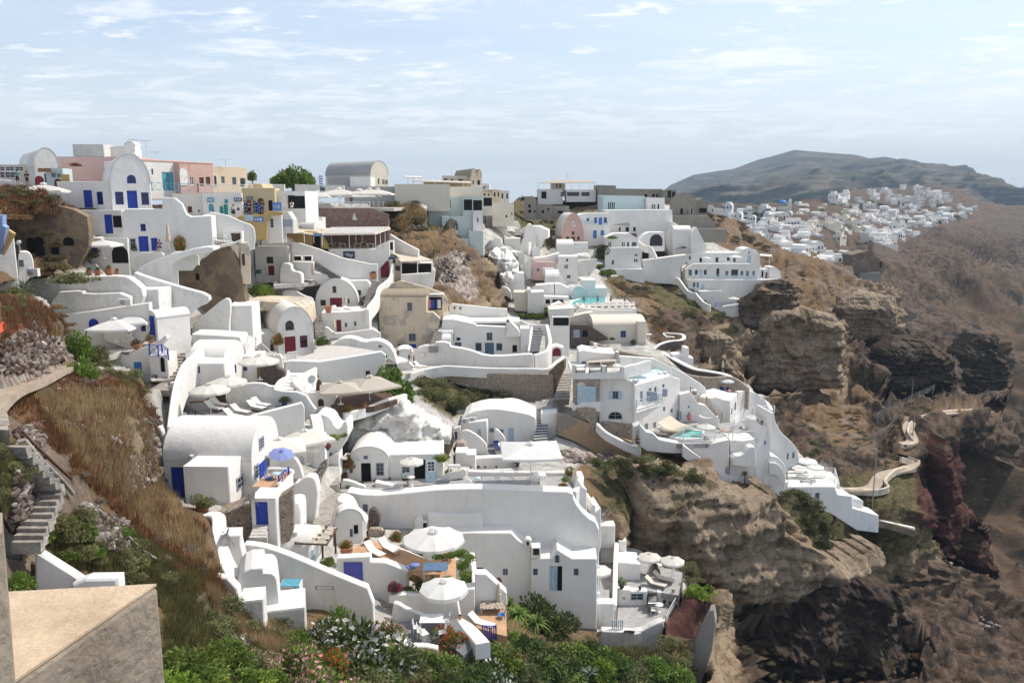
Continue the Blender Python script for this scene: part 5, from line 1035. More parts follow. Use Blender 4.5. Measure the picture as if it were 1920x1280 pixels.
H('F','low white flat annex left of the house with the dark red door','400 678 735 830',92,4,18,ops='wn 672 757 700 820',par=0)
H('F','small white vault with tiny blue window beside the stairs with white railing','215 800 460 930',78.5,3,0,'vs',rise=1.1,ops='ok 358 812 376 828')
H('F','white barrel vaulted room with blue corner window, seen from the side','-20 915 278 1130',70.5,4.6,-4,'vs',rise=1.7,ops='wb 32 942 68 1005',rops='wb 332 928 372 1022',fd=1)
H('F','dark stone lean-to with blue window behind the round parasol','425 862 560 1060',74.5,3,0,ops='wb 435 917 470 980',par=0)
wall('F','dark rubble stone wall behind the cream round parasol','555 1090,560 862,715 870,720 960,800 985,790 1060,740 1100',74,.7,0,mat='darkstone')
fence('F','white slanting stair railing left of the red door house','415 770 80,550 790 79,700 930 77',1.1,'p_white','x')
wall('F','white gate piers with picket gate before the red door house','700 905,700 842,770 842,780 905',82.5,.4,0)
fence('F','white picket gate before the red door house','825 905 83,895 895 84',1.,'p_white','p')
z2=deck('F','terrace_floor',0,'700 920,900 870,1040 830,1100 760,1320 770,1620 820,1100 905,850 905','paledeck',ref=(900,880,85.5))
H('F','long white retaining wall below the terrace of the red door house','740 1110,825 900,860 895,1100 905,1370 862,1625 818,1665 850,1650 1000,1540 1090,1200 1150,1110 1112,1080 1010,1000 1040',82.5,.7,14,ops='wn 1490 982 1526 1032;An 1045 1058 1105 1118',fd=2,**KW)
stairs('I','white steps between curved walls beside the satellite dish',(1185,180,77),(1335,180,77),(1105,325,72),(1235,330,72),5,mat='roofwhite')
ribbon('I','white sloping parapet left of the little white steps','1190 155 76,1150 215 74,1110 245 72.5,1075 300 71',1.5,.3)
ribbon('I','white sloping parapet right of the little white steps','1425 130 77,1330 180 75.5,1240 240 73.5,1335 345 71',2.2,.35,n=3)
H('I','white rounded house with small brown arched window beside the dish','1322 352 1580 540',73,4,6,ops='an 1446 398 1494 464',par=.05,fd=2)
wall('I','red brown arched alcove by the satellite dish','1420 300,1430 235,1470 240,1490 300',74,.3,0,mat='p_brown',name='arched_alcove',cat='alcove')
dish('I','large grey satellite dish leaning beside the long white wall',1395,235,38,73,rz=-110,el=30)
wall('I','white wall bounding the sunbed terrace behind the loungers','655 470,668 290,850 264,980 264,1030 292,1072 290,1075 328,1330 345,1395 450,1440 500,1320 560,1300 450,1000 480',66.8,.4,3,fd=.5)
H('I','blank white garden wall block right of the palm sized bush','300 520,300 130,340 85,480 95,640 95,660 290,650 480,500 490',67.6,2.5,0,ops='wb 400 122 433 180')
H('I','long smooth white wall rising in front of the sunbed terrace','775 680,780 590,900 540,1310 434,1332 470,1332 700,1270 725,1040 780,1020 670',59.5,.5,20,fd=2,ops='',**KW)
zb=deck('I','sunbed_terrace',0,'300 520,660 470,1000 470,1330 440,1290 480,790 600,780 640,400 640,220 640','greydeck',ref=(520,585,61.5))
fence('I','black post and chain railing along the sunbed terrace','330 535 62.5,400 590 61,470 625 60,545 650 59.5',.85,'darkmetal','b',sp=20)
for i,(x,y,rz_)in enumerate(((565,500,150),(610,470,150),(730,570,152),(790,530,152),(925,495,150),(965,470,150))):
 LOUNGE('I','white sling sunbed on the dark terrace, %s'%('leftmost, under the front parasol','behind the leftmost one','nearest the front edge','second from the front edge','near the topiary tree, front one','near the topiary tree, rear one')[i],x,y+5,z=zb,rz=rz_,fr='greywood',cu='cushion',group='white sunbeds on the dark terrace')
parasol('I','round cream parasol at the front of the sunbed terrace',512,268,582,340,z=zb,sides=10)
parasol('I','round cream parasol behind the front one on the sunbed terrace',672,202,470,325,z=zb,sides=10)
parasol('F','round cream parasol with wooden pole before the dark stone wall',570,845,1060,340,Y=72,sides=10,polemat='wood')
wall('I','dark slatted wooden screen behind the sunbeds','520 450,525 372,655 350,658 452',67.3,.1,5,mat='darkwood',sm=0,name='screen',cat='screen')
POT('I','dark',1160,460,125,'small topiary tree in a blue pot at the end of the sunbed terrace',z=zb,mat='bluepot',hs=.9)
POT('I','lime',435,632,45,'round yellow green shrub on the terrace edge',z=zb,mat='white',pr=.3,ph=.1)
POT('I','redfl',710,625,90,'blue pot with red flowers at the front edge of the sunbed terrace',z=zb,mat='p_midblue')
POT('I','green',255,655,120,'leafy shrub by the stair parapet of the sunbed terrace',Y=59,mat='white',ph=.1)
LOUNGE('I','grey weathered bench lounger in the shade behind the parasols',440,450,z=zb,rz=10,fr='darkwood',cu='darkwood')
H('I','large white vaulted house with deep blue door and side windows','128 925 885 1255',51.6,5.6,-2,'vs',rise=2.25,ops='db 202 985 292 1250',rops='wk 943 712 974 842;db 948 915 990 1140;wk 996 868 1022 1000;wk 905 945 930 1090',fd=2)
H('I','white flat roofed annex with framed side window on the vaulted house','296 980 686 1290',49.3,2.9,-2,par=.0,rops='wk 750 1032 800 1192',fd=1)
wall('I','raised white edge of the annex roof, back corner','330 985,340 885,372 885,372 985',51.4,.3,-2,sm=0,fd=0,name='roof_edge')
wall('I','tall blue shutter leaning at the left end of the vaulted house','132 1245,132 1085,156 1095,158 1245',51.2,.08,0,mat='p_blue',sm=0,name='shutter_panel',cat='shutter')
H('K','white balcony box with blue railing in front of the vaulted house','690 128 878 300',48.6,3,-4,par=0,rmat='terracotta',fd=1)
fence('I','bright blue patterned railing of the small balcony','1115 1190 48.8,1200 1110 51',1.0,'p_blue','x',sp=.5)
wall('I','white corner pier of the balcony parapet','1090 1270,1092 1120,1118 1118,1120 1260',48.6,.4,0,sm=0)
wall('I','white balcony parapet and bench behind the blue table','1000 1110,1000 1000,1060 992,1230 1005,1240 1060,1200 1080,1060 1060',52.8,.3,0)
TABLE('I','small blue and white table on the balcony',1085,1130,Y=50,r=.35,ma='p_light',top='p_light');CHAIR('I','blue wooden chair left of the balcony table',1030,1130,Y=50,rz=0,ma='p_midblue');CHAIR('I','blue wooden chair right of the balcony table',1125,1110,Y=51.2,rz=180,ma='p_midblue')
parasol('I','tilted lavender blue parasol over the balcony',1130,835,1045,215,Y=52.2,mat='canvas_blue',tilt=.3,val=0)
H('K','rough brown stone basement wall under the annex','420 345,430 330,530 300,690 232,692 410,640 540,600 560,520 500,450 480',47.8,1.5,10,mat='stone',sm=1,fd=1.5,**KW)
H('K','white house corner with blue door and steps below the balcony','680 215 868 430',46.6,2.4,0,ops='db 717 240 800 412',par=0,fd=1.5)
wall('K','brown stone side wall under the balcony','868 480,870 220,995 140,1000 440,940 540,880 560',47.2,.8,10,mat='stone',sm=0)
stairs('K','four pale steps leading up to the low blue door',(700,420,46.4),(800,420,46.4),(665,510,45),(800,510,45),4,mat='paledeck')
dish('K','grey satellite dish below the annex window',697,190,42,46.2,rz=-140,el=20)
dish('K','white satellite dish on the stepped white roof slab',508,475,42,42.5,rz=-160,el=25,post=.9)
H('K','tall rounded white wall end between the two stair streets','1000 250,995 105,1040 95,1060 70,1100 52,1140 55,1165 90,1178 200,1120 420,1010 260',55,1.,0,sm=1,fd=2,**KW)
H('K','tall rounded white chimney like buttress behind the clothes rack','880 520,885 400,900 300,950 250,1000 240,1045 255,1050 400,1040 520',50.5,1.6,0,sm=1,fd=2,**WR,cat='wall',name='buttress')
H('K','small white vaulted hut with white chimney beside the pergola','835 660 1110 740',47,3.1,-4,'vs',rise=1.5,rops='wl 1132 625 1152 715',fd=2)
H('K','square white chimney on the small vaulted hut','965 478 1025 550',47.6,.7,-4,par=.12,name='chimney',cat='chimney',fd=.6)
ribbon('K','thick curved white parapet running down beside the dry grass','345 325 46,430 340 45.5,440 450 44,450 560 42.5,500 690 41,560 800 39',1.9,.8,n=5)
H('K','stepped white roof slab with the satellite dish','440 580,470 490,600 487,600 560,640 720,560 800,500 690',42.6,1.2,12,fd=.5,mat='roofwhite',name='roof_slab',cat='roof slab')
H('K','long smooth white wall sweeping down to the oleanders','600 700,605 555,700 560,820 585,1010 655,1200 740,1420 830,1588 898,1592 1010,1340 1040,1040 1035,900 1010,880 820,760 790,660 760',44.5,.6,3,sm=1,fd=2.5,**KW)
fence('K','thin metal handrail brackets on the sweeping white wall','1166 895 43.9,1293 895 43.9',.25,'metal','n',sp=20)
H('K','white rounded outbuilding with broad curved top in the left foreground','570 1000,566 830,650 735,770 732,775 768,850 770,880 830,900 1000,780 1010',38.5,2.4,16,sm=1,fd=2,cat='outbuilding',name='outbuilding',mat='roofwhite')
H('K','white low cube with slab roof in front of the rounded outbuilding','600 985 775 1110',35.6,1.4,12,par=.0,mat='white_old',fd=2,cat='outbuilding',name='outbuilding')
H('K','flat white slab platform beside the slim outdoor niche','790 1060 1085 1160',37.8,2.2,14,par=0,mat='white_old',fd=2,cat='platform',name='platform')
wall('K','long white coping wall at the foot of the dry grass slope','210 860,215 792,330 790,555 815,600 985,500 960,400 900',37.5,.5,-10,fd=.8)
H('K','turquoise trimmed white niche with round mirror','890 870 1035 1020',43,1.,0,par=0,mat='white',rmat='p_greenblue',ops='wq 897 925 955 975',name='outdoor_niche',cat='niche')
wall('K','turquoise corner post of the outdoor niche','985 1030,1003 870,1035 870,1028 1035',42.8,.2,0,mat='p_greenblue',sm=0,name='post',cat='post')
e=empty('clothes_rack',W(*cv('K',810,570),48.5),'folding clothes rack with white and blue laundry','clothes rack');mb=MB()
for s_ in(-.4,.4):mb.tube((s_,-.5,0),(s_,.5,1.),.02,5);mb.tube((s_,.5,0),(s_,-.5,1.),.02,5)
for k in range(6):mb.tube((-.4,-.5+.2*k,1.),(.4,-.5+.2*k,1.),.01,4)
mb.build('frame',['metal'],e)
for k,mm in enumerate(('p_light','flag_white','flag_white','p_light')):mb=MB();mb.box((0,-.4+.24*k,.68),(.7-.06*k,.03,.6));mb.build('laundry',[mm],e)
def beam_pergola(tg,label,q,nb,Y0,posts,group=None):
 P=[W(*cv(tg,x,y),Y)for x,y,Y in q];e=empty('pergola',P[0],label,'pergola',group);o=P[0];P=[p-o for p in P];mb=MB()
 for k in range(nb):t=k/(nb-1);mb.tube(P[0].lerp(P[3],t),P[1].lerp(P[2],t),.06,5)
 mb.tube(P[0],P[3],.07,5);mb.tube(P[1],P[2],.07,5);mb.build('beams',['darkwood'],e)
 for x,y0,y1,YY in posts:a=W(*cv(tg,x,y0),YY)-o;b=W(*cv(tg,x,y1),YY)-o;b.x,b.y=a.x,a.y;m2=MB();m2.tube(b,a,.07,6);m2.build('post',['darkwood'],e)
 for k in range(nb-1):
  for j in range(3):
   a=P[0].lerp(P[3],(k+.08)/(nb-1));b=P[1].lerp(P[2],(k+.08)/(nb-1));c=P[0].lerp(P[3],(k+.9)/(nb-1));d=P[1].lerp(P[2],(k+.9)/(nb-1));u0=.03+j*.32+.03*k;u1=u0+.24;m2=MB();z=Vector((0,0,.09));s=Vector((0,0,-.12))
   m2.add([a.lerp(b,u0)+z,a.lerp(b,u1)+z,(a.lerp(b,u1)+c.lerp(d,u1))/2+s,(a.lerp(b,u0)+c.lerp(d,u0))/2+s,c.lerp(d,u1)+z,c.lerp(d,u0)+z],[(0,1,2,3),(3,2,4,5)],0,True);m2.build('canvas_strip',['canvas_tan'],e)
beam_pergola('K','dark timber pergola with cream canvas strips',[(1010,550,47),(1240,560,46),(1320,435,50.5),(1045,402,51.5)],5,47,[(1303,440,625,50),(1210,560,660,46)])
# upper middle: red doors, tan house
H('B','white house with brown window above a dark red door','448 1012 735 1268',112.5,5,3,ops='wn 550 1103 603 1162;dr 564 1180 612 1262;wk 398 1195 445 1235;wk 458 1212 502 1250',par=.0,fd=1)
H('B','rounded white roof room above the dark red door house','498 1010,500 975,530 930,552 915,700 935,752 970,765 1012',114,4,3,sm=1,fd=0)
H('B','long sloping white wall with stairs climbing behind it','760 1240,762 985,830 985,1000 1038,1180 1108,1440 1165,1500 1165,1502 1290,1160 1300,1000 1240',113.5,.6,6,fd=1,**KW)
H('B','white box terrace under the two wooden crates','760 1290,765 1145,940 1150,945 1230,1150 1280,1140 1310',111.5,3,0,fd=1)
for i,x in enumerate((782,870)):wall('B','open white wooden crate frame on the wall, %s one'%('left','right')[i],'%d 1140,%d 1095,%d 1095,%d 1140'%(x,x,x+66,x+66),111,.6,0,mat='p_white',ops='ow %d 1100 %d 1135'%(x+5,x+61),sm=0,fd=0,cat='crate',name='crate')
stairs('B','narrow white stairs with dark treads behind the sloping wall',(940,1150,113),(965,1145,113),(1160,1285,110.5),(1185,1280,110.5),12,mat='greydeck',edge='p_white')
H('F','white curved side wall with step, left of the wooden deckchair','752 225,752 62,846 62,852 128,930 138,940 180,938 228',109.5,1.5,0,sm=1,fd=1,**KW)
z3=deck('F','terrace_floor',0,'700 250,960 232,1120 215,1530 205,1500 180,1100 180,950 190,700 200','paledeck',ref=(1100,214,112.5))
H('F','white house with round vaulted front, dark red double door and olive jar','1062 400 1425 485',110,7,3,'vf',rise=3.3,ops='wn 1205 258 1236 316;dr 1185 358 1285 455;wn 1102 375 1146 425;wn 1335 365 1350 408',fd=1)
H('F','white wing with brown square window beside the round vaulted house','1090 235,1100 214,1500 208,1526 240,1520 330,1470 350,1400 370,1380 300,1100 300',112,3,2,ops='wn 1408 292 1449 336',fd=.3)
wall('F','white snaking parapet left of the round vaulted house','780 400,768 290,880 288,960 340,1036 358,1045 400,1030 440,960 470,850 440',109,.5,4,fd=.6)
wall('F','small curved white garden wall with plants above the round vaulted house','690 300,690 222,752 222,775 280,905 262,912 290,960 240,972 280,800 310',112.4,.5,0,fd=.5)
H('F','white terrace house with dark red door and two small windows','1112 560,1110 484,1300 478,1512 462,1524 530,1520 652,1245 660,1130 615',103.5,5,6,ops='dr 1240 546 1278 646;wk 1310 570 1330 610;wk 1390 560 1408 600',fd=1)
wall('F','low white curved parapet below the dark red door terrace','1130 700,1128 612,1160 605,1205 650,1240 665,1610 616,1622 720,1400 725,1250 700',101.5,.5,5,fd=1)
H('F','white red door box at the top of the dark stairs','1590 200,1592 22,1725 26,1722 120,1690 190,1640 215',117,2.4,5,ops='dr 1620 46 1690 184')
ribbon('F','smooth white wall snaking down beside the dark stairs','1722 60 117,1700 180 114,1610 260 110,1580 340 107,1520 420 104,1500 460 103',2.,.5,n=5)
stairs('F','dark stone stairs between the white walls',(1535,200,115),(1640,200,115.5),(1465,440,106),(1560,430,106.5),14)
stairs('F','pale stairs left of the dark red door terrace',(1045,520,104),(1110,520,104),(1060,660,99),(1130,650,99),8)
H('F','long low tan stone roof above the red door vaulted house','420 470,430 395,560 385,890 398,955 445,968 530,900 520,640 470',98,6,0,mat='tan',cat='ruin',name='ruin')
POT('F','redfl',1170,485,70,'big round clay jar on the terrace wall',z=None,Y=102.8,pr=.5,ph=.9,group='clay jars')
H('Z','tall cream plastered house with peeling patches and small windows','711 556 800 652',109,6,-4,'vs',rise=.9,mat='tan',rmat='vaultcon',ops='wk 763 567 773 583;wk 766 625 780 640;ok 746 645 762 662;db 767 645 780 658',fd=2.5)
H('Z','peeling cream side wing stepping down beside the stairs','799 660,799 585,812 585,826 598,812 650,803 660',108.5,4,6,mat='tan',fd=2)
wall('Z','cream sloping wall above the peeling house','716 556,740 523,800 538,832 550,842 566,838 585,815 572,800 556',112,.5,4,mat='tan',sm=1,fd=.3)
H('Z','dark open laundry shed with clothes hanging','800 552 832 582',110.5,2.5,4,ops='ok 803 557 828 581',mat='tan',par=0)
for i,(x,mm)in enumerate(((804,'c_pink'),(811,'c_blue'),(817,'c_navy'),(823,'cushion'))):solo((lambda mb:(mb.box(tuple(W(x,570,109.9)),(.5,.06,1.2)),mb.build('hanging_cloth',[mm]))[1])(MB()),'%s cloth drying in the laundry shed'%('pink','dark blue','navy','pale')[i],'laundry','laundry in the shed')
stairs('Z','worn stairs between the cream house and the white house with blue door',(826,590,113),(842,590,113.5),(804,655,104),(822,650,104.5),14)
H('N','white gabled porch with blue name board beside the red door','1150 1280,1150 1050,990 1045,1000 1000,1080 975,1130 985,1225 1050,1225 1280',117,2,5,ops='ok 1135 1070 1160 1190;wn 1170 1140 1215 1200',mat='tan',fd=.5)
slab_roof('N','slanting white canopy of the small red door bar','1225 1085 115.5,1610 1072 117,1440 1010 121,1120 985 120',[1230,1090,1240,115.5,1425,1080,1235,116,1605,1075,1170,117],116)
H('N','dark interior and parapet of the small bar on the rock','1225 1110 1600 1245',119,3,2,ops='ok 1240 1115 1420 1240;ok 1432 1115 1590 1240',**PC,par=0)
H('N','white sunlit parapet box of the small bar on the rock','1225 1340,1230 1245,1600 1225,1612 1160,1640 1200,1625 1340,1560 1380,1300 1370',115.2,1.,3,fd=2,**KW)
f=Fr(W(*cv('N',1090,1050),116.8),5);sign('N','dark blue name board over the red door porch',f,(1010,1010,1175,1050),'signdark','~','p_light')
ribbon('N','white parapet descending the slope to the small bar','1105 760 122,1200 820 121,1330 890 120,1440 945 119',2.2,.4)
wall('N','white lattice chimney block beside the pergola restaurant','1070 970,1075 842,1140 838,1142 965',117.5,.8,0,sm=0,ops='oW 1085 860 1130 950',name='chimney',cat='chimney')
wall('N','white wall steps under the lattice block','955 1050,960 910,1080 872,1070 985,1000 1000',116.8,.5,4,sm=0)
POT('N','scrub',895,1300,155,'spindly shrub in a round clay jar beside the red door',Y=114,pr=.3,ph=.5)
# white house with the two windows and stairs (crop G)
H('G','white two level house with grey blue door and dark framed windows','455 500,560 500,770 545,775 560,1062 572,1065 650,1195 655,1200 840,900 850,520 770,440 640',109,6,0,ops='wk 875 625 932 704;ds 860 722 945 848;ws 770 724 828 802;ws 968 728 1024 798;ok 588 674 626 704;ds 573 718 635 776;ok 555 640 565 708;ow 1122 745 1166 815',fd=2)
H('G','high white parapet wall behind the roof terrace of the grey blue door house','525 500,520 370,545 350,940 392,1072 398,1072 470,800 500',114,.5,2,fd=1,**KW)
slab('G','roof_terrace',500,1190,520,110,114,'roofwhite',.3)
H('G','small white vault at the left end of the grey blue door house','388 715 530 770',107,2.5,0,'vs',rise=.9)
H('G','small white rounded bathroom block on the left of the house','412 640 555 700',108.2,2.5,0,'vs',rise=.7)
H('G','white roof ledge with round wicker ornament right of the roof terrace','1062 660,1068 560,1100 520,1180 600,1195 650',108,2.,0,fd=.2)
H('G','white stair tower block right of the grey blue door house','1198 595 1285 830',108.4,3,0,par=.1)
stairs('G','white edged grey stairs climbing to the roof terrace',(1318,600,112.5),(1405,600,112.5),(1280,810,107),(1370,810,107.5),14,mat='greydeck',edge='p_white')
ribbon('G','tall curved white parapet right of the grey stairs','1450 550 113,1470 640 111,1480 720 109,1440 800 107,1330 835 105.5',3.6,.5,n=5)
ribbon('G','thin white wall left of the grey stairs','1305 565 111.5,1290 680 109.5,1275 800 107',1.6,.3,n=3)
ribbon('G','white wall linking the roof terrace and the planter','1080 470 114.5,1180 500 114.5,1300 550 114.5,1450 548 113.5',1.5,.4)
H('G','big white curved retaining wall in front of the grey blue door house','185 960,182 808,240 755,385 742,390 715,520 720,530 765,600 768,740 800,870 850,1080 848,1280 830,1325 840,1335 970,900 975,500 965',104.6,1.0,0,sm=1,fd=1.5,**KW)
wall('G','rectangular vent panel in the curved retaining wall','222 858,222 820,290 820,290 862',104.4,.1,0,mat='white_old',sm=0,fd=0,cat='vent',name='vent')
ribbon('G','pale lower parapet wall above the speckled stone wall','60 1070 98,160 1010 99.5,270 978 101,420 950 102,520 942 102.5,900 962 103.5,1300 965 104,1450 968 104,1540 900 106,1612 850 108',1.35,.5,n=4)
H('G','speckled stone retaining wall with dark inclusions above the cave house','520 1100,520 1005,800 1015,1100 1018,1450 1020,1510 1030,1520 1240,1300 1290,1100 1260,900 1180,700 1150',103.2,1.5,0,mat='speckle',fd=3,**KW)
wall('G','rough stone wall turning beside the cobbled steps','1450 1020,1540 930,1612 880,1615 960,1560 1080,1510 1240,1470 1240',103.5,1.,-20,sm=0,mat='ruin')
stairs('G','cobbled steps running down beside the speckled wall',(1590,1010,108),(1685,1010,108.5),(1510,1260,97),(1660,1280,97.5),10)
H('G','small dark red door in white wall beside the cobbled steps','1480 870,1480 770,1540 750,1610 770,1610 860',109.5,2,0,ops='Ar 1503 772 1585 852')
POT('G','green',1385,600,50,'long planter with green herbs on the white wall',Y=114,pr=.5,ph=.4)
POT('G','green',570,410,45,'clay pot with green plant on the high parapet, left of the pair',Y=113.4);POT('G','green',625,412,42,'clay pot with green plant on the high parapet, right of the pair',Y=113.4);POT('G','green',1078,532,44,'clay pot at the corner of the roof terrace',Y=109)
H('G','white courtyard wall with lattice panel on posts','1480 540,1500 475,1665 475,1665 760,1480 760',116,.6,0,ops='oW 1510 485 1660 560',**KW)
H('G','little white vaulted hut beside the closed parasol','20 830 175 900',101,3,8,'vf',rise=.6,ops='dr 25 795 40 840;ws 128 840 148 880')
parasol('G','round white parasol on the small patio beside the curved wall',-10,845,1010,265,Y=97,sides=8,mat='canvas_white')
closed_parasol('G','cream folded parasol beside the little vaulted hut',158,765,930,Y=99)
LOUNGE('G','striped deckchair on the small patio, left',200,970,Y=98.5,rz=150);LOUNGE('G','striped deckchair on the small patio, right',250,965,Y=98.8,rz=150)
z4=deck('G','patio_floor',0,'-120 1030,60 1050,270 975,420 945,180 900,-100 900','paledeck',ref=(60,1050,97))
wall('F','pale vaults and wall behind the drying laundry','1100 800,1200 760,1290 700,1380 700,1480 740,1560 720,1640 730,1720 790,1760 860,1640 850,1620 880,1320 850',94.5,2,4,sm=1,cat='house',name='house',fd=1,ops='ak 1595 760 1632 784;ok 1655 845 1672 875')
# centre: the terrace house, umbrella terrace, big curved wall (crop J)
LATER.append(lambda:lumpy('J','white rock mass of sculpted plaster above the terrace house','140 480,150 420,200 310,260 225,350 200,575 125,600 150,690 200,720 250,800 280,900 330,905 410,840 430,600 480,470 500,300 520',74.5,.5,1.3,1.0,mat='white_old',name='rock_house',cat='rock house'))
ribbon('J','raised white parapet above the plastered rock mass','170 270 76,280 205 77,430 160 78,575 125 80',1.6,.5)
H('J','white terrace house with arched roof, open dark doorway and blue grey window','205 510 470 735',68.6,5,2,'vf',rise=1.1,ops='ok 280 540 347 705;wg 384 538 438 630;wg 298 488 328 516',fd=.6)
H('J','flat roofed white terrace room with open pale blue door','470 488 846 690',69,5,4,ops='wl 560 562 618 610;ok 648 515 722 660',par=.06,fd=.6)
wall('J','open pale blue glazed door leaf on the terrace','722 672,722 515,798 520,800 680',67.6,.07,10,mat='p_light',sm=0,ops='wW 733 522 790 600',cat='door',name='door_leaf',fd=0)
H('J','white wing with small window behind the bougainvillea','148 530 278 700',68.2,2.4,2,ops='wk 200 570 224 610',par=.0)
zt2=deck('J','terrace_paving',0,'135 735,350 770,600 745,800 722,1000 715,1160 710,1600 735,1740 735,1690 620,1400 622,1020 628,850 640,400 660,140 680','paving',ref=(1000,690,67.4))
H('J','vast curved white retaining wall below the umbrella terrace','130 985,135 728,340 765,600 745,800 722,1000 716,1170 716,1600 735,1735 738,1740 800,1820 905,1915 960,1915 1130,1700 1190,1440 1130,1300 1050,700 1000,330 985',63.7,1.3,-2,sm=1,ops='wg 292 822 328 878',fd=4,**KW)
wall('J','shallow arched relief on the vast retaining wall','1215 835,1240 810,1290 785,1340 783,1400 800,1400 808,1340 792,1290 794,1245 820',64.5,.12,-2,sm=1,fd=0,cat='wall',name='arch_relief')
H('J','curved white ledge with two cactus pots on the retaining wall','735 1000,740 888,1000 895,1102 882,1110 900,1130 1010,900 1015',63.6,1.6,-2,mat='white',fd=1,cat='ledge',name='ledge')
POT('J','agave',937,895,30,'low blue bowl of cactus on the curved ledge',Y=64.2,mat='bluepot',ph=.2);POT('J','dark',985,893,52,'blue pot with a tall round cactus on the curved ledge',Y=64.2,mat='bluepot')
H('J','white lower storey with chimneys rising into the patio parasol','700 1300,705 1025,1040 1018,1310 1020,1350 1060,1400 1100,1445 1105,1450 1270,1447 1420,800 1420',62.2,3,-2,ops='wk 1068 1254 1122 1300;wg 1252 1264 1290 1310',fd=3)
H('J','white lower front with lattice arched window and half open door','1445 1450,1448 1195,1590 1192,1625 1130,1680 1165,1730 1195,1900 1195,1902 1450',61.6,3,-2,ops='ag 1610 1168 1644 1220;dl 1574 1246 1626 1420;ok 1626 1246 1662 1420;wg 1460 1264 1495 1310;wg 1738 1264 1775 1312',fd=3)
wall('J','white sill shelf with dark window above the lower front','1447 1195,1452 1120,1512 1118,1515 1190',61.4,1,0,sm=0,ops='wn 1462 1124 1504 1168',fd=0,name='window_box',cat='window box')
H('J','tiny arched white chimney pot on the lower storey corner','1405 1085 1447 1108',61.9,.6,0,'vf',rise=.25,ops='Ok 1417 1078 1435 1104',name='chimney',cat='chimney',fd=.1)
H('J','white chimney with curled top beside the ledge','645 1000,648 930,665 918,700 920,705 945,735 940,735 1000',63.5,.8,0,ops='oW 708 950 733 995',name='chimney',cat='chimney')
ac_unit('J','white air conditioner on the ledge below the cactus pots',1160,990,64.5,-20)
H('J','curled white stair wall at the left end of the retaining wall','72 1000,75 880,95 800,130 795,200 830,310 920,320 960,240 1000',60.5,1.,0,sm=1,fd=2.5,**KW)
stairs('J','little white steps inside the curled stair wall',(125,800,63),(140,790,63),(300,915,61.5),(318,905,61.5),7,mat='white')
H('J','small white entrance hut with rippled vault and dark doorway','98 960 300 1110',59,3.5,20,'vf',rise=1.1,ops='wg 205 990 225 1050;ok 233 962 262 1030',fd=1.5)
wall('J','dark lava rock standing in the white wall','330 985,330 880,350 852,380 858,408 905,412 945,390 985,360 995',62.6,.6,0,mat='darkstone',sm=1,cat='rock',name='rock',fd=.2)
wall('J','grey lava boulders set in plaster beneath the tall lava rock','325 1045,330 995,360 990,400 992,432 1000,430 1030,400 1050',61.8,.5,0,mat='speckle',sm=1,cat='rock',name='rock',fd=.2)
parasol('J','small round cream parasol beside the seated man in turquoise',628,500,715,170,z=zt2,sides=8)
PERSON('J','man in turquoise shirt sitting at the small table under the parasol',572,690,z=zt2,pose='sit',rz=70,top='c_teal',legs='c_black')
TABLE('J','small white table under the round terrace parasol',625,690,z=zt2,r=.35)
parasol('J','very large square white parasol over the deckchairs',1445,405,700,400,z=zt2,sq=True,mat='canvas_white',rz=.05,flat=.2,h=3.3)
for i,(x,y,rz_)in enumerate(((1225,665,200),(1320,665,200))):X,Yp=cv('J',x,y);place('folding_chair',deckchair_b,G(X,Yp,zt2),R(rz_),'white slatted folding chair in front of the low wall, %s'%('left','right')[i],'folding chair','slatted folding chairs')
for i,(x,y,rz_)in enumerate(((1470,650,90),(1530,648,90),(1468,715,270),(1530,715,270),(1035,700,0))):X,Yp=cv('J',x,y);place('folding_chair',deckchair_b,G(X,Yp,zt2),R(rz_),'white slatted folding chair %s'%('behind the table under the big parasol, left','behind the table under the big parasol, right','in front of the table under the big parasol, left','in front of the table under the big parasol, right','by the round glass table')[i],'folding chair','slatted folding chairs')
TABLE('J','white table under the very large parasol',1505,672,z=zt2,r=.55,sq=True);TABLE('J','round glass topped table on the open terrace',1085,695,z=zt2,r=.4,ma='metal',top='tinglass')
for i,(x,y)in enumerate(((1665,705),(1685,660),(1705,620),(1715,585))):PLANT('J',('redfl','lime','redfl','lime')[i],x,y,70,'flowering shrub in the terrace end planter, %s'%('nearest','second','third','farthest')[i],z=zt2+.4,group='planter shrubs')
ribbon('J','low white wall along the back of the umbrella terrace','1015 590 70,1150 596 70,1400 598 70,1680 600 70',.7,.4,n=2)
ribbon('J','white end parapet stepping down from the planter','1775 595 70,1790 650 68.5,1740 735 66.5',1.6,.5,n=3)
H('J','white stepped buttress at the right end of the retaining wall','1730 1000,1735 740,1760 640,1800 700,1830 720,1835 1000',67.2,3,10,fd=3,cat='buttress',name='buttress')
H('L','tall white end block with stepped top beside the small pools','1262 300,1262 55,1275 18,1290 20,1292 60,1322 38,1322 260,1312 300,1312 420,1270 420',67.4,3,8,fd=3)
POT('J','palm',855,715,90,'small palm in the round terrace bed',z=zt2,mat='white',pr=.6,ph=.15)
for i,(x,y,w_,k)in enumerate(((810,725,50,'green'),(905,712,60,'redfl'),(275,690,60,'green'),(195,710,60,'green'),(230,725,40,'lime'),(460,690,45,'dark'),(460,650,60,'dark'),(385,665,40,'magenta'),(878,610,70,'green'))):PLANT('J',k,x,y,w_,'small terrace plant %s'%('left of the small palm','right of the small palm','beside the open dark doorway','in the lower left corner of the terrace','yellowish, by the terrace edge','in the white planter box','below the blue grey window','purple, in the doorway planter','behind the pergola vine')[i],z=zt2,group='small terrace plants')
wall('J','white planter box with round holes before the terrace house','380 740,378 670,500 695,570 672,570 730,460 745',66.9,.7,0,sm=0,fd=.1,cat='planter',name='planter')
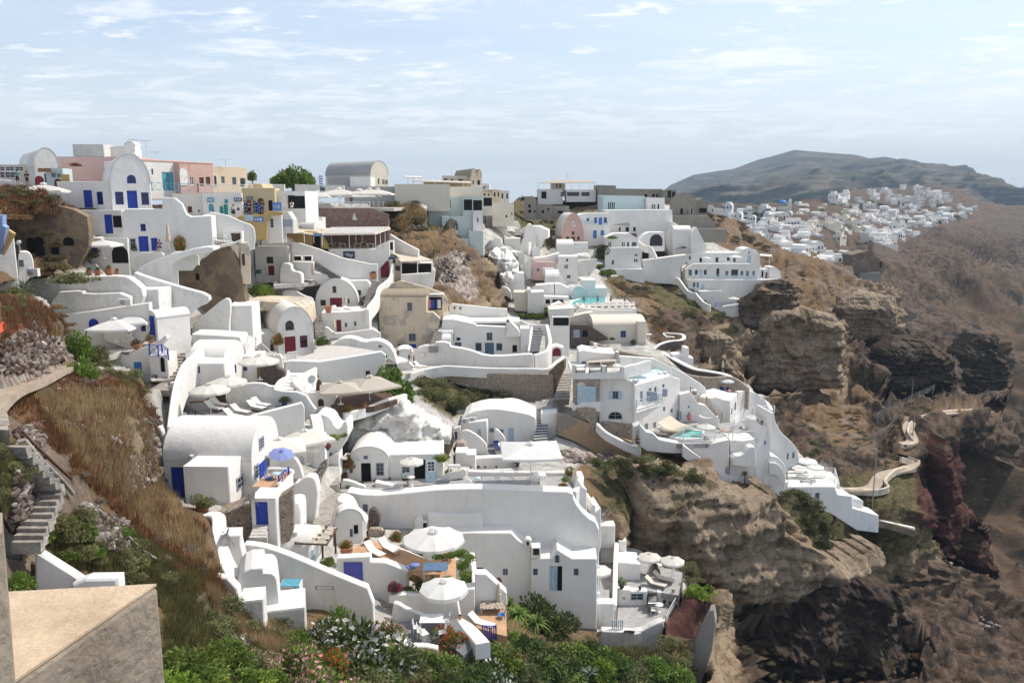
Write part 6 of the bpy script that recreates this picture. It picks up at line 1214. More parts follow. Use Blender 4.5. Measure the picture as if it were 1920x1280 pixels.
wall('J','white curved parapet at the left corner of the terrace','140 740,142 655,200 658,280 690,312 700,314 750',66.6,.4,0,fd=.3)
wall('J','white curved low wall right of the pale blue door leaf','800 680,850 620,940 600,1000 572,1010 640,880 665',68.5,.4,6,fd=.3)
slab_roof('J','small white side table shelf under the vine','880 548 69,960 548 69,960 556 68,880 556 68',[885,556,600,69,955,556,600,69],69,'p_white','table','side_table')
PLANT('J','lime',830,505,150,'leafy vine growing over the flat roofed terrace room',Y=69.5,hs=.7,name='vine',cat='vine')
PLANT('J','redfl',190,560,100,'crimson bougainvillea at the left corner of the terrace house',Y=67.8,hs=1.8,cat='bougainvillea',name='bougainvillea',var=0);PLANT('J','redfl',170,640,60,'lower spray of crimson bougainvillea by the small window',Y=67.6,hs=1.3,cat='bougainvillea',name='bougainvillea')
# stair street and terracotta patio (crop P)
stairs('J','upper curved stone stairs left of the terrace house',(30,535,66),(130,540,67),(0,700,61),(130,700,62),9)
stairs('J','lower curved stone stairs running to the pergola',(0,760,60),(125,770,61.5),(-60,985,53),(70,985,54),11)
stairs('K','pale stone stairs passing between the rounded white walls',(1190,205,60),(1325,200,60.5),(1130,420,53),(1270,415,54),9)
wall('J','ornamental cobbled white wall beside the upper stairs','-130 760,-90 620,-20 590,0 545,45 510,45 560,0 650,-60 740',60.5,.5,-14,mat='cobble',sm=0)
H('J','blue pot court wall with white arched step','1 560,0 450,60 455,60 500,130 470,130 560',66,1.5,0,fd=1)
PLANT('P','magenta',850,520,150,'big magenta bougainvillea on the white wall below the patio',Y=49,cat='bougainvillea',name='bougainvillea');PLANT('P','magenta',800,345,130,'trailing magenta bougainvillea over the patio wall',Y=51,hs=.5,cat='bougainvillea',name='bougainvillea');PLANT('P','magenta',900,340,80,'smaller magenta spray beside the blue cushions',Y=51.5,hs=.5,cat='bougainvillea',name='bougainvillea')
H('P','white wall with bright blue double gate below the sunbeds','385 372,390 282,655 265,660 312,780 315,860 345,960 390,962 570,700 572,690 600,500 520,400 440',50.3,.7,0,ops='dv 452 312 595 487',fd=1.5,**KW)
zp3=deck('P','terracotta_patio',0,'420 270,660 270,700 315,860 345,960 390,1080 450,1340 450,1345 280,1140 300,800 165,660 140,560 180','terracotta',ref=(700,300,52))
ribbon('P','white parapet with round drain along the back of the patio','800 165 59,920 215 57.5,1050 270 56,1160 318 54.8,1350 280 56',1.,.45,n=3)
LOUNGE('P','white cushioned wooden sunbed on the terracotta patio, left',700,265,z=zp3,rz=135,scale=1.05,group='wooden sunbeds on the terracotta patio');LOUNGE('P','white cushioned wooden sunbed on the terracotta patio, right',815,235,z=zp3,rz=135,scale=1.05,group='wooden sunbeds on the terracotta patio')
parasol('P','very wide round white parasol over the terracotta patio',1165,65,380,500,Y=52.5,sides=10,mat='canvas_white',h=3.4,flat=.2)
parasol('P','wide round white parasol above the white garden table',1245,462,800,395,Y=47,sides=9,mat='canvas_white',h=3.1,val=.25,flat=.26)
TABLE('P','low blue topped table on the terracotta patio',1180,430,z=zp3,r=.8,sq=True,top='p_slate');CHAIR('P','dark folding chair on the terracotta patio',1245,375,z=zp3,ma='darkwood',rz=250)
e=empty('cushions',G(*cv('P',985,350),zp3+.45),'two blue striped cushions on the patio wall','cushion');mb=MB();
for k in range(2):mb.lathe([(0,-.09),(.3,-.07),(.36,0),(.3,.07),(0,.09)],10,(k*.25,0,k*.14));
mb.build('cushion',['canvas_blue'],e)
POT('P','redfl',470,265,180,'large clay pot of red bougainvillea beside the sunbeds',z=zp3,pr=.32,ph=.5,hs=.95);POT('P','redfl',635,170,85,'smaller clay pot of red flowers behind the sunbeds',z=zp3,pr=.4,ph=.4);PLANT('P','green',320,330,150,'leafy green shrub beside the pergola hut',Y=49,hs=1.);PLANT('P','redfl',870,130,130,'tall shrub with yellow red leaves behind the right sunbed',Y=60,hs=1.2);PLANT('P','redfl',1000,105,110,'second yellow red shrub near the white chimney',Y=62,hs=.9)
for i,(x,y,w_)in enumerate(((1200,255,110),(1290,245,120),(1380,240,120),(1440,270,110),(1400,330,120),(1420,390,120),(1430,460,120),(1400,490,90))):PLANT('P','lime' if i%2 else 'green',x,y+20,w_*1.2,'hedge shrub %s of the patio'%('at the back left','at the back centre','at the back right','at the back corner','on the upper right side','on the middle right side','on the lower right side','at the front right corner')[i],Y=56.5-i*.6,hs=.8,group='hedge round the patio')
ribbon('P','white outer wall beyond the patio hedge','1470 235 57.5,1490 400 53.5,1495 525 50.5',3.0,.4,n=3)
H('P','tall white wall under the patio hedge','1340 800,1340 540,1495 525,1500 840,1420 790',50,1,0,fd=2,**KW)
for i,(x,y,k,w_)in enumerate(((930,545,'magenta',120),(960,560,'green',160),(1060,500,'green',170),(1160,470,'lime',150),(1280,460,'lime',150),(1010,450,'redfl',110),(1370,500,'lime',120))):PLANT('P',k,x,y,w_,'mixed garden shrub %s below the terracotta patio'%('red flowered, far left','left','centre left','centre','centre right','reddish','far right')[i],Y=49.4,hs=.8,group='garden shrubs below the patio')
H('P','white garden wall below the shrubs and behind the garden table','805 640,808 590,860 572,1050 575,1345 560,1420 790,1150 760,1050 720,860 650',48.5,.6,0,fd=2,**KW)
wall('P','sloping white wing wall with round lamp beside the garden table','830 780,835 645,880 642,950 690,1120 755,1125 790',47.3,.4,0)
zg=deck('P','garden_terrace',0,'900 790,1130 760,1350 770,1500 990,1400 1060,1280 960,1050 960,930 930','greydeck',ref=(1080,930,44))
TABLE('P','white square garden table under the wide parasol',1150,850,z=zg,r=.7,sq=True,group='tables on the terraces')
for i,(x,y,rz_)in enumerate(((1035,890,0),(1065,920,0),(1090,940,30),(1230,930,200),(1260,840,180))):CHAIR('P','white wooden garden chair %s'%('far left','second from left','third from left','in front of the shrub','right of the table')[i],x,y,z=zg,rz=rz_,group='white garden chairs',scale=1.05)
ribbon('P','broad white parapet running down right of the garden table','1345 770 47.5,1430 820 46,1500 890 44,1560 960 42.5',1.0,.9,n=3)
ribbon('P','curved white parapet in front of the garden table','890 870 43.5,920 930 42.6,980 965 42,1100 970 42,1200 990 42',.8,.45,n=4)
POT('P','scrub',1378,765,35,'low clay bowl on the white parapet corner',Y=47.4);POT('P','scrub',1130,760,55,'white urn with dry plant on the wing wall',Y=47.2,mat='white')
H('L','white lower house wall with sloping parapet right of the hedge','592 690,592 420,655 420,700 460,775 530,780 600,700 640,640 700',50.5,.8,5,fd=2,**KW)
zq=deck('L','lower_patio',0,'590 650,770 590,775 780,690 760,600 740','terracotta',ref=(680,720,48))
closed_parasol('L','tall cream folded parasol on the lower patio',728,470,650,Y=50.5)
TABLE('L','pebble topped table on the lower patio',690,655,Y=50,r=.8,sq=True,top='speckle');CHAIR('L','blue wooden chair on the lower patio',745,690,Y=49,rz=180,ma='p_midblue');LOUNGE('L','wooden deckchair with white cloth on the lower patio',635,730,Y=47.5,rz=150)
fence('L','small blue picket gate below the lower patio','635 800 46.5,712 800 47',.95,'p_blue','p')
PLANT('L','magenta',722,460,50,'dark purple leaved plant in the wall corner',Y=52,var=1)
# cave house court between the cliff walls (crop J top right)
H('J','smooth white cave house with rounded wall and pale grey door','965 430,960 240,1040 190,1180 165,1330 185,1470 215,1485 260,1480 400,1300 420,1100 410',90,5,-2,sm=1,ops='dl 1292 300 1330 405;wl 1228 308 1260 350;wl 1078 315 1105 362;wl 1150 300 1195 332',fd=1.5)
ribbon('J','rough whitewashed rock ledge above the cave house','790 225 95,960 235 95,1020 140 97,1200 165 98,1290 108 99,1400 130 99,1520 190 99',2.4,2.2,n=5,mat='white_rough')
H('J','flat white annex with two air conditioners beside the cave house','968 280,972 268,1140 250,1145 300,1150 400,970 380',88.5,3,-10,fd=2,ops='dl 1080 308 1104 365')
ac_unit('J','beige air conditioner on the annex roof, left of the pair',997,268,89,0);ac_unit('J','beige air conditioner on the annex roof, right of the pair',1050,260,89.5,0);ac_unit('J','air conditioner on the low wall left of the annex',875,300,89,0)
wall('J','white wall with blue window and small vents left of the cave house','905 400,910 305,965 290,970 400',88,.6,0,sm=0,ops='wm 922 325 942 380;wW 965 328 990 355')
wall('J','curved white privacy wall before the cave house court, left','960 420,965 325,1010 310,1080 350,1130 395,1148 430,1148 486,1100 470,1000 440',86,.4,0)
wall('J','curved white privacy wall before the cave house court, right','1195 400,1195 300,1230 320,1265 360,1276 395,1274 425,1240 420',87.5,.4,0)
deck('J','court_floor',0,'940 460,1150 500,1400 500,1560 420,1480 400,1100 390,1000 400','greydeck',ref=(1200,480,86))
LOUNGE('J','navy blue sunbed standing in the court of the cave house',1215,450,Y=86.5,rz=100,fr='metal',cu='c_navy')
stairs('J','white edged dark steps beside the tan wall',(1500,230,93),(1560,235,93),(1460,405,87),(1560,400,87.5),9,mat='greydeck',edge='p_white')
H('J','white stair side block between the cave house and the tan wall','1510 370,1520 205,1628 195,1630 330,1580 380',91.5,2,0)
wall('J','round stone garden oven drum beside the court','925 470,928 410,960 400,1000 405,1005 470',82,1.4,0,mat='speckle',cat='oven',name='stone_oven')
H('J','white stepped garden blocks below the round stone oven','925 560,928 468,1005 468,1010 482,1066 482,1068 575',80,2,0,fd=2)
wall('J','rubble filled planter wall right of the plastered rock mass','790 400,740 250,760 235,860 285,915 330,925 395,880 440,850 430',77,.8,0,mat='ruin',cat='planter',name='planter')
ribbon('J','low white parapet at the front of the court','1070 590 80,1200 585 80,1400 575 80.5,1560 560 81',.7,.4,n=2)
H('J','long low white wall of the court above the deckchairs','1068 585,1068 508,1240 500,1350 545,1345 590',82,1.0,0,fd=1,**KW)
for i,(x,y,r)in enumerate(((1035,580,16),(1085,575,20),(1132,572,14),(1210,572,14),(1574,570,18))):POT('J','scrub',x,y,r*1.8,'small dark bowl on the low wall, %s'%('far left','second','third','fourth','far right by the parasol')[i],Y=79,mat='p_dark',ph=.2)
H('J','ochre patched retaining wall sloping down beside the hotel','1622 345,1628 207,1700 218,1800 250,1829 262,2080 370,2250 440,2440 560,2440 640,2200 600,1900 480,1760 400',90.5,1,0,mat='ochrepatch',fd=3,**KW)
# the big hotel with the pool (crop H)
H('H','big white hotel with arched fanlight window and shuttered window','432 790,432 470,440 440,600 405,640 450,705 510,705 945,460 830',91.5,9,-2,ops='sg 532 552 582 616;ag 500 712 612 774;wg 416 745 428 800',fd=2,rops='')
H('H','long white hotel wing with balcony and glazed doors','708 505,985 432,1005 440,1060 455,1060 700,1045 740,930 850,705 950',91.3,8,42,ops='dg 748 550 770 640;wg 818 528 838 556;wg 860 518 878 562;wg 922 496 940 530;wg 928 672 946 712;ag 985 684 1006 722;dg 783 802 812 866;dg 848 792 874 850;wg 1040 712 1062 776',fd=2.5)
H('H','stone faced bay with white arched door on the hotel corner','225 650,225 455,432 455,434 650',91.2,2,-4,mat='speckle',ops='AW 256 482 325 652',fd=.5)
wall('H','pale blue double garage door on the stone bay','258 650,258 518,404 518,404 650',90.95,.12,-4,mat='p_light',sm=0,ops='',cat='door',name='door',fd=0)
H('H','white balcony shelf of the stone bay','222 690,222 642,250 668,290 645,440 640,440 700,300 690',90.6,1.2,-4,fd=.3,name='ledge',cat='ledge')
H('H','crenellated white roof terrace parapet on the hotel','216 462,216 348,248 348,248 388,322 388,322 412,352 412,352 385,448 385,448 355,485 355,485 405,595 405,595 362,628 362,630 460',91.1,.4,-2,fd=0,cat='parapet',name='parapet')
wall('H','white side parapet with piers of the hotel roof terrace','628 462,628 365,700 345,735 340,810 315,838 318,840 405',91.4,.4,40,sm=0,fd=0,cat='parapet',name='parapet')
slab('H','roof_terrace',220,640,420,91.5,99,'roofwhite',.5)
fence('H','wrought iron railing in the hotel parapet gaps','250 410 91,320 410 91',.7,'darkmetal','b');fence('H','iron railing panel beside the red pergola','352 412 91,446 405 91',.6,'darkmetal','b');fence('H','iron railing panel right of the hotel corner pier','486 405 91,594 405 91',.6,'darkmetal','b')
H('H','white roof room with arched window behind the hotel terrace','272 395,275 250,310 235,400 250,560 262,580 300,580 395',97.5,4,0,ops='ag 288 318 330 375;oW 345 330 440 385',fd=.3)
H('H','flat round topped white drum on the hotel roof','360 262 555 290',98,4,0,par=.05,fd=0,rmat='paledeck')
slab_roof('H','red framed canopy on the hotel roof terrace','335 325 95.5,565 312 95.5,555 300 97.5,345 315 97.5',[342,325,395,95.5,445,322,395,95.5,556,315,395,95.5],95.5,'canvas_cream')
H('H','white chimney stack above the roof room','388 185 416 250',100,.7,0,par=0,name='chimney',cat='chimney')
H('H','grey water tank cabinet on the hotel roof','560 250 585 360',97,1.,0,par=0,mat='greywall',name='cabinet',cat='cabinet',fd=0)
H('H','white upper wall at the back of the hotel roof','590 370,590 280,745 290,860 300,905 320,990 360,1000 440,840 400',99,.6,8,fd=1,**KW)
P=[W(*cv('H',x,y),Y)for x,y,Y in((640,452,92),(705,510,91.3),(985,432,98.5),(905,375,99.5))];e=empty('skylight',P[0],'sloping pale green glass roof of the hotel wing','skylight');P=[p-P[0]+Vector((0,0,.12))for p in P]
mb=MB();mb.add(P+[p-Vector((0,0,.1))for p in P],[(0,1,2,3),(7,6,5,4),(0,4,5,1),(1,5,6,2),(2,6,7,3),(3,7,4,0)]);recalc(mb.build('glass_panel',['tinglass'],e));mb=MB()
for k in range(7):mb.tube(P[0].lerp(P[3],k/6)+Vector((0,0,.03)),P[1].lerp(P[2],k/6)+Vector((0,0,.03)),.05,4)
mb.build('glazing_bars',['p_white'],e)
ac_unit('H','white box unit at the lower corner of the glass roof',712,500,91.8,40,.7);ac_unit('H','white box unit at the top of the glass roof, left',905,445,96.5,40,.7);ac_unit('H','white box unit at the top of the glass roof, right',938,435,97.2,40,.7)
slab_roof('H','white balcony slab along the hotel wing','715 700 90.5,1060 590 98,1045 570 98.6,735 670 91.6',[],90,'p_white','balcony','balcony',.3)
fence('H','white patterned balcony railing of the hotel wing','718 695 90.4,890 645 94,1058 588 98',1.1,'p_light','x',sp=1.)
for i,(x0,y0,x1,y1,Y)in enumerate(((805,635,880,555,92.5),(888,600,962,530,94.5))):wall('H','grey glass privacy screen on the hotel balcony, %s'%('left','right')[i],'%d %d,%d %d,%d %d,%d %d'%(x0,y0,x0,y1,x1,y1+8,x1,y0-8),Y,.06,20,mat='p_grey',sm=0,fd=0,cat='screen',name='screen')
H('H','brown stone basement triangle under the hotel front','455 850,460 792,692 818,692 950,640 935,560 890',91,1.,-2,mat='speckle',**KW)
H('H','stone wall curving under the white shelf beside the steps','250 690,330 680,402 690,405 835,350 800,290 740',90.4,1.2,-2,mat='speckle',**KW)
ribbon('H','white stepped kerb descending in front of the hotel','415 800 90,480 865 89.3,560 910 89,650 955 88.6,740 985 88.4',1.,.5,n=3)
H('H','low white service block with grey door at the hotel corner','700 985,700 830,750 810,760 985',88.8,1.5,0,ops='dg 728 848 748 902')
zh=deck('H','pool_terrace',0,'740 900,900 945,1080 965,1280 960,1450 920,1560 870,1540 790,1380 800,1240 780,1150 770,900 800,770 850','paving',ref=(1100,940,88.5))
H('H','great white retaining wall under the hotel pool with sloping foot','752 985,752 820,800 870,850 880,900 930,1080 965,1280 966,1440 930,1452 1220,1540 1262,1420 1200,1200 1080,1080 1040,930 1035,800 1020',87.8,1.2,2,ops='dg 1148 1122 1210 1170;Ag 1412 1140 1442 1200',fd=2,**KW)
ribbon('H','white sloping coping wall running down from the pool corner','1080 965 87,1180 1040 87,1300 1120 87.5,1420 1195 88,1525 1245 89',1.4,.6,n=3)
pool('H','turquoise hotel swimming pool with white rim',(1100,915,89),'1000 905,1110 852,1235 865,1225 918,1090 922')
fence('H','white and grey railing along the hotel pool edge','1085 955 88.2,1260 965 88.2,1330 965 88.3,1440 920 89.5',1.0,'p_white','h')
fence('H','white terrace railing in front of the cafe level','1470 930 88.5,1640 920 89.5',.9,'p_white','h');fence('H','slanting white railing beside the cafe steps','1480 835 91,1552 755 95',1.,'p_white','h')
fence('H','brown handrail descending the steps behind the pool','1140 575 98,1200 650 96.5,1265 650 96,1385 780 93',.9,'wood','h')
P=[W(*cv('H',x,y),Y)for x,y,Y in((985,742,93),(885,795,90),(1060,832,89),(1210,808,93))];e=empty('shade_sail',P[0],'cream triangular shade sail over the hotel pool terrace','shade sail');P=[p-P[0]for p in P];mb=MB();n=8;vs=[]
for i in range(n+1):
 for j in range(n+1):a=P[0].lerp(P[1],i/n);b=P[3].lerp(P[2],i/n);p=a.lerp(b,j/n);p.z-=1.1*math.sin(math.pi*j/n)*(.5+.5*math.sin(math.pi*i/n));vs.append(p)
mb.add(vs,[(i*(n+1)+j,(i+1)*(n+1)+j,(i+1)*(n+1)+j+1,i*(n+1)+j+1)for i in range(n)for j in range(n)],0,True);mb.build('sailcloth',['canvas_cream'],e)
for x0,y0,x1,y1,Y in((1062,930,1108,825,89),(985,742,985,800,93)):a=W(*cv('H',x0,y0),Y)-Vector(e.location);b=W(*cv('H',x1,y1),Y)-Vector(e.location);mb=MB();mb.tube(a,b,.06,6);mb.build('mast',['p_white'],e)
parasol('H','round cream parasol beside the turquoise hotel pool',1265,805,900,150,Y=90,sides=8)
parasol('H','white parasol over the cafe tables, upper right of the pool',1635,735,860,132,Y=94,sides=8,mat='canvas_white');parasol('H','white parasol over the two navy loungers on the high terrace',1428,450,560,120,Y=106,sides=8,mat='canvas_white')
LOUNGE('H','brown cushioned lounger beside the pool, left',905,905,z=zh,rz=160,fr='darkwood',cu='cushion_tan');LOUNGE('H','brown cushioned lounger beside the pool, right',950,885,z=zh,rz=160,fr='darkwood',cu='cushion_tan')
LOUNGE('H','navy lounger under the high parasol, left',1400,575,Y=104.5,rz=100,fr='p_white',cu='c_navy');LOUNGE('H','navy lounger under the high parasol, right',1450,580,Y=104.5,rz=100,fr='p_white',cu='c_navy')
PERSON('H','person in red sitting on the terrace behind the pool',1125,800,z=zh,pose='sit',top='c_red',legs='c_red',rz=20)
PERSON('H','sunbather lying on the right navy lounger under the high parasol',1452,570,Y=104.2,pose='lie',top='skin',legs='c_navy',rz=10);PERSON('H','person in white sitting at the cafe tables',1660,850,Y=93,pose='sit',top='c_white',legs='c_blue',rz=40);PERSON('H','person in black sitting at the cafe tables',1705,845,Y=93.5,pose='sit',top='c_black',legs='c_black',rz=200);PERSON('H','person in pink lying by the pool railing',1400,875,z=zh,pose='lie',top='c_pink',legs='skin',rz=80);PERSON('H','person in dark clothes sitting in the shade at the hotel corner',722,985,Y=88,pose='sit',top='c_black',legs='c_black',rz=30)
for i,(x,y,mat)in enumerate(((1565,865,'p_white'),(1600,880,'p_white'),(1690,870,'cushion'),(1680,900,'cushion'))):CHAIR('H','%s cafe chair %s'%(('white','white','cream','cream')[i],('left of the cafe table','in front of the cafe table','by the outer wall, back','by the outer wall, front')[i]),x,y,Y=92,rz=rnd.uniform(0,360),ma=mat)
TABLE('H','white cafe table below the upper right parasol',1630,875,Y=92.5,r=.45)
H('H','white middle house wall behind the pool with glazed door','1060 800,1060 580,1140 560,1200 650,1260 665,1330 740,1380 800,1200 790',96.5,1,3,ops='dg 1046 712 1072 776;ok 1120 668 1134 682',fd=1.5)
H('H','high white sloping wall crossing behind the balcony','985 470,985 352,1060 395,1150 450,1240 505,1275 550,1272 640,1200 600,1140 560,1060 545',101,.8,6,sm=1,fd=1,**KW)
H('H','rounded white alcove with air conditioner behind the railing','1140 620,1138 550,1190 545,1212 580,1205 620',98.5,.6,0,ops='wW 1150 552 1196 584')
ribbon('H','white rough arched wall beside the pool steps','1215 740 95,1240 755 94.5,1300 760 94,1350 745 93.5,1355 790 93.5',1.8,.4)
H('H','white terrace house carrying the navy loungers','1298 640,1300 610,1340 600,1450 630,1455 800,1440 810,1360 760',98,5,-10,fd=1.5)
H('H','right face of the terrace house with two arched windows','1450 815,1448 628,1505 570,1512 700,1508 800',98.2,4,60,ops='ag 1458 678 1470 742;ag 1482 630 1500 712')
ribbon('H','big sweeping white wall closing the hotel grounds on the right','1500 555 104,1590 548 106,1680 590 107,1740 640 107,1772 700 106',4.2,.6,n=5)
ribbon('H','dark lava stone wall with white coping running down the ridge, lower part','860 225 124,950 265 121,1060 325 117,1180 380 114,1300 400 112,1440 432 110',2.6,.8,n=6,mat='darkstone')
ribbon('H','white coping line on the dark lava stone wall','170 195 126,270 148 126,370 150 126,600 165 126,760 190 125,860 225 123.8,950 262 120.8,1060 322 116.8,1180 377 113.8,1300 397 111.8,1440 430 109.8,1560 520 108,1700 610 107',.16,.9,n=6)
ribbon('H','dark lava stone wall with white coping running down the ridge, upper part','170 200 126.2,270 152 126.2,370 154 126.2,600 170 126.2,760 195 125.2,860 228 124.2',3.2,.7,n=6,mat='darkstone')
ribbon('H','beige speckled stone wall below the lava wall','365 165 123,470 200 120,600 240 116,740 270 112,850 290 110,1000 350 108,1120 420 107,1300 445 106,1470 440 106,1600 530 105',3.0,.5,n=4,mat='speckle')
closed_parasol('H','folded parasol on the high ledge, left one',1290,292,375,Y=116);closed_parasol('H','folded parasol on the high ledge, right one',1392,315,400,Y=114)
H('H','white stepped blocks under the round stone terrace','1000 320,1000 268,1090 262,1095 215,1128 215,1130 290,1165 295,1162 345,1100 330',119,2,0)
ribbon('H','round dark stone terrace wall with white rim','850 225 122,900 185 123,980 160 124,1070 150 125,1092 125 127,1060 105 129,930 98 131',.18,.6,n=5)
ribbon('H','dark stone drum below the round terrace rim','850 228 122,900 190 123,980 166 124,1070 156 125,1094 130 127',4,.5,n=4,mat='darkstone')
LOUNGE('H','white sunbed on the round dark stone terrace',975,145,Y=126,rz=160,fr='p_white')
TABLE('H','white clothed table on the round dark stone terrace',815,145,Y=124.5,r=.5)
H('H','white round ended cafe house below the parasol','1452 1000,1452 935,1560 940,1640 925,1650 985,1648 1080,1640 1230,1540 1235,1450 1200',88.5,3,0,fd=2)
H('H','white half barrel vault house stuck under the cafe terrace','1472 1118,1475 1062,1560 1050,1590 1000,1620 985,1650 990,1650 1130,1560 1130',87.2,1.5,4,sm=1,fd=.2)
H('H','white outer cafe house with curved vault end','1650 1240,1650 1010,1700 960,1745 835,1760 900,1765 1060,1770 1250',89.3,4,20,ops='wg 1716 938 1732 972')
H('Q','tall white round shouldered house at the right end of the hotel','338 700,338 300,358 300,362 350,400 420,450 460,490 510,508 570,505 610,430 640,430 700',91.5,4,10,sm=1,ops='ag 432 540 446 580;ag 465 535 480 572',fd=2)
H('Q','white stepped arched house with layered curved parapets','285 700,300 640,330 560,370 560,410 590,430 640,425 705',89,2,5,sm=1,fd=2)
ribbon('Q','second curved white parapet of the stepped arched house','330 595 88.5,370 600 88.5,400 630 88.5,418 680 88.5',1.4,.3,n=3)
fence('Q','white railing on the round shouldered house','225 312 95,300 300 97,358 300 98',.9,'p_white','h')
zc=deck('Q','sun_terrace',0,'435 745,720 745,740 700,700 655,620 640,500 610,440 640','roofwhite',ref=(600,740,93))
H('Q','long white terrace house with square window at the tip of the row','285 790,285 708,438 715,438 742,720 742,740 790,825 800,828 870,985 915,988 950,860 935,700 905,560 850,420 800',92.5,2.5,4,ops='wg 600 778 632 820',fd=1.5)
fence('Q','white railing along the sun terrace front','438 742 92,575 742 92.5,580 735 92.5,720 728 93.5',.8,'p_white','h');fence('Q','white railing at the end of the sun terrace','668 665 97,720 668 96,745 758 93.5',.8,'p_white','h')
H('Q','small white stair landing at the tip of the row','826 875,826 810,880 822,893 830,890 885,985 918,900 905',93.5,1.5,6)
parasol('Q','white parasol on the sun terrace, left of the pair',555,568,660,122,Y=96,sides=8,mat='canvas_white');parasol('Q','white parasol on the sun terrace, right of the pair',606,606,700,105,Y=94.5,sides=8,mat='canvas_white')
for i,(x,y)in enumerate(((500,640),(510,660),(520,685),(530,705),(620,690))):LOUNGE('Q','white sunbed on the sun terrace, %s from the back'%('first','second','third','fourth','fifth')[i],x,y,z=zc,rz=175,fr='p_white',group='white sunbeds on the sun terrace')
PERSON('Q','person in dark clothes standing on the sun terrace',455,640,z=zc,top='c_black',legs='c_blue')
POT('Q','redfl',518,735,40,'clay pot by the sun terrace railing',z=zc)
PLANT('Q','palm',178,720,70,'dark spiky palm on the cliff edge beside the hotel wall',Y=88.5,hs=1.2,trunk=1.2)
PLANT('Q','agave',325,745,70,'agave on the cliff edge under the terrace house',Y=89)
ribbon('Q','low stone parapet at the cliff tip','720 905 96,850 940 97.5,1000 945 99,1195 1000 100',.9,.5,n=3,mat='ruin')
ribbon('Q','white topped coping at the cliff tip','990 940 99,1080 960 99.5,1195 985 100.5',.6,.5,n=3)
ribbon('Q','winding cream parapet of the cliff path','745 748 -2,860 752 -2,960 758 -2,1040 740 -2,1022 700 -2,1060 655 -2,1110 628 -2,1200 618 -2,1190 585 -2,1118 562 -2',.9,.35,n=6,mat='tan')
ribbon('Q','upper cream parapet of the cliff path','1115 482 -2,1200 475 -2,1180 440 -2,1160 400 -2,1185 345 -2,1260 320 -2,1345 310 -2,1360 290 -2,1460 280 -2,1570 278 -2',.9,.35,n=6,mat='tan')
def lamp_post(tg,label,x,yt,yb,Y):
 b=W(*cv(tg,x,yb),Y);t=W(*cv(tg,x,yt),Y);e=empty('utility_pole',b,label,'pole','utility poles on the cliff');h=t.z-b.z;mb=MB();mb.tube((0,0,-.5),(0,0,h),.09,7,r2=.05);mb.build('shaft',['greywood'],e)
lamp_post('Q','tall pole standing at the tip of the white row',942,475,895,100);lamp_post('Q','pole beside the bend of the upper cliff path',1185,300,470,122);lamp_post('Q','pole behind the rockfall netting',1172,100,320,140)
def net(tg,label,pts):
 q=[float(v)for v in pts.replace(',',' ').split()];P=[W(*cv(tg,q[i],q[i+1]),q[i+2])for i in range(0,len(q),3)];n=len(P)//2;A=spline(P[:n],6);B=spline(P[n:],6);o=A[0].copy();e=empty('rockfall_net',o,label,'netting','rockfall nets');mb=MB();m=5
 vs=[(a.lerp(b,j/m)-o)for a,b in zip(A,B)for j in range(m+1)]
 for i in range(len(A)-1):
  for j in range(m+1):
   mb.tube(vs[i*(m+1)+j],vs[(i+1)*(m+1)+j],.02,3)
   if j<m:mb.tube(vs[i*(m+1)+j],vs[i*(m+1)+j+1],.02,3)
 for a,b in((A[0],B[0]),(A[-1],B[-1])):mb.tube(a-o,b-o-Vector((0,0,1.)),.07,5)
 mb.build('mesh_and_cables',['greywood'],e)
net('Q','sagging rockfall net stretched across the dark cliff, upper one','1040 270 130,1120 225 134,1210 180 138,1320 130 142,1050 285 130,1130 255 134,1220 210 138,1310 155 142')
net('Q','long sagging rockfall net below the upper one','800 480 122,900 440 124,1000 400 127,1090 340 130,820 520 122,920 480 124,1010 430 127,1100 290 130');net('Q','torn rockfall net folded around the central post','975 310 128,1010 260 129,1050 200 130,985 330 128,1030 310 129,1055 260 130')
H('H','long cream house with low vaulted roof and pale blue window','380 42 792 180',125,7,3,'vs',rise=1.2,ops='wm 596 82 640 136',**PC,rmat='palecream',fd=1.5)
H('H','cream chimney pier at the right end of the vaulted cream house','728 12 795 180',124.3,1.2,3,par=0,**PC,name='chimney',cat='chimney')
H('H','dark stone house front with grey door and dark window','202 168,200 35,350 38,500 140,500 152',124.5,3,0,mat='darkstone',ops='dg 228 75 280 138;ok 298 82 342 132',fd=1)
PLANT('H','dark',530,150,45,'small dark potted shrub by the cream house, left',Y=123.8);PLANT('H','dark',700,180,55,'dark shrub by the cream house, right',Y=123.8,hs=1.6)
H('D','cream rooftop room behind the vaulted cream house','115 1175,118 1140,245 1110,300 1105,305 1130,420 1140,300 1195,120 1195',130,5,0,**PC,fd=1,rmat='palecream')
H('D','long white wall of the hotel pool terrace with grey loungers above','165 1110,200 1065,380 1085,600 1085,640 1070,650 1150,400 1140',133,6,3,fd=1.5)
slab('D','pool_deck',100,640,1072,133.5,146,'paledeck')
pool('D','pale turquoise infinity pool beyond the row of grey loungers',(250,1030,139),'120 1045,200 1050,390 1030,400 985,250 980,150 1010')
for i in range(9):LOUNGE('D','grey lounger in the long row at the far pool, %s from the left'%('first','second','third','fourth','fifth','sixth','seventh','eighth','ninth')[i],195+i*52,1070-i,Y=134.5+i*.2,rz=80,fr='greywood',cu='cushion_tan',group='row of grey loungers at the far pool')
for i,x in enumerate((228,335,437,545)):closed_parasol('D','black folded parasol at the far pool, %s from the left'%('first','second','third','fourth')[i],x,970,1040,Y=139,mat='canvas_grey',group='black folded parasols at the far pool')
closed_parasol('D','white folded parasol on the slope beside the white terrace house',266,775,840,Y=163,mat='canvas_white')
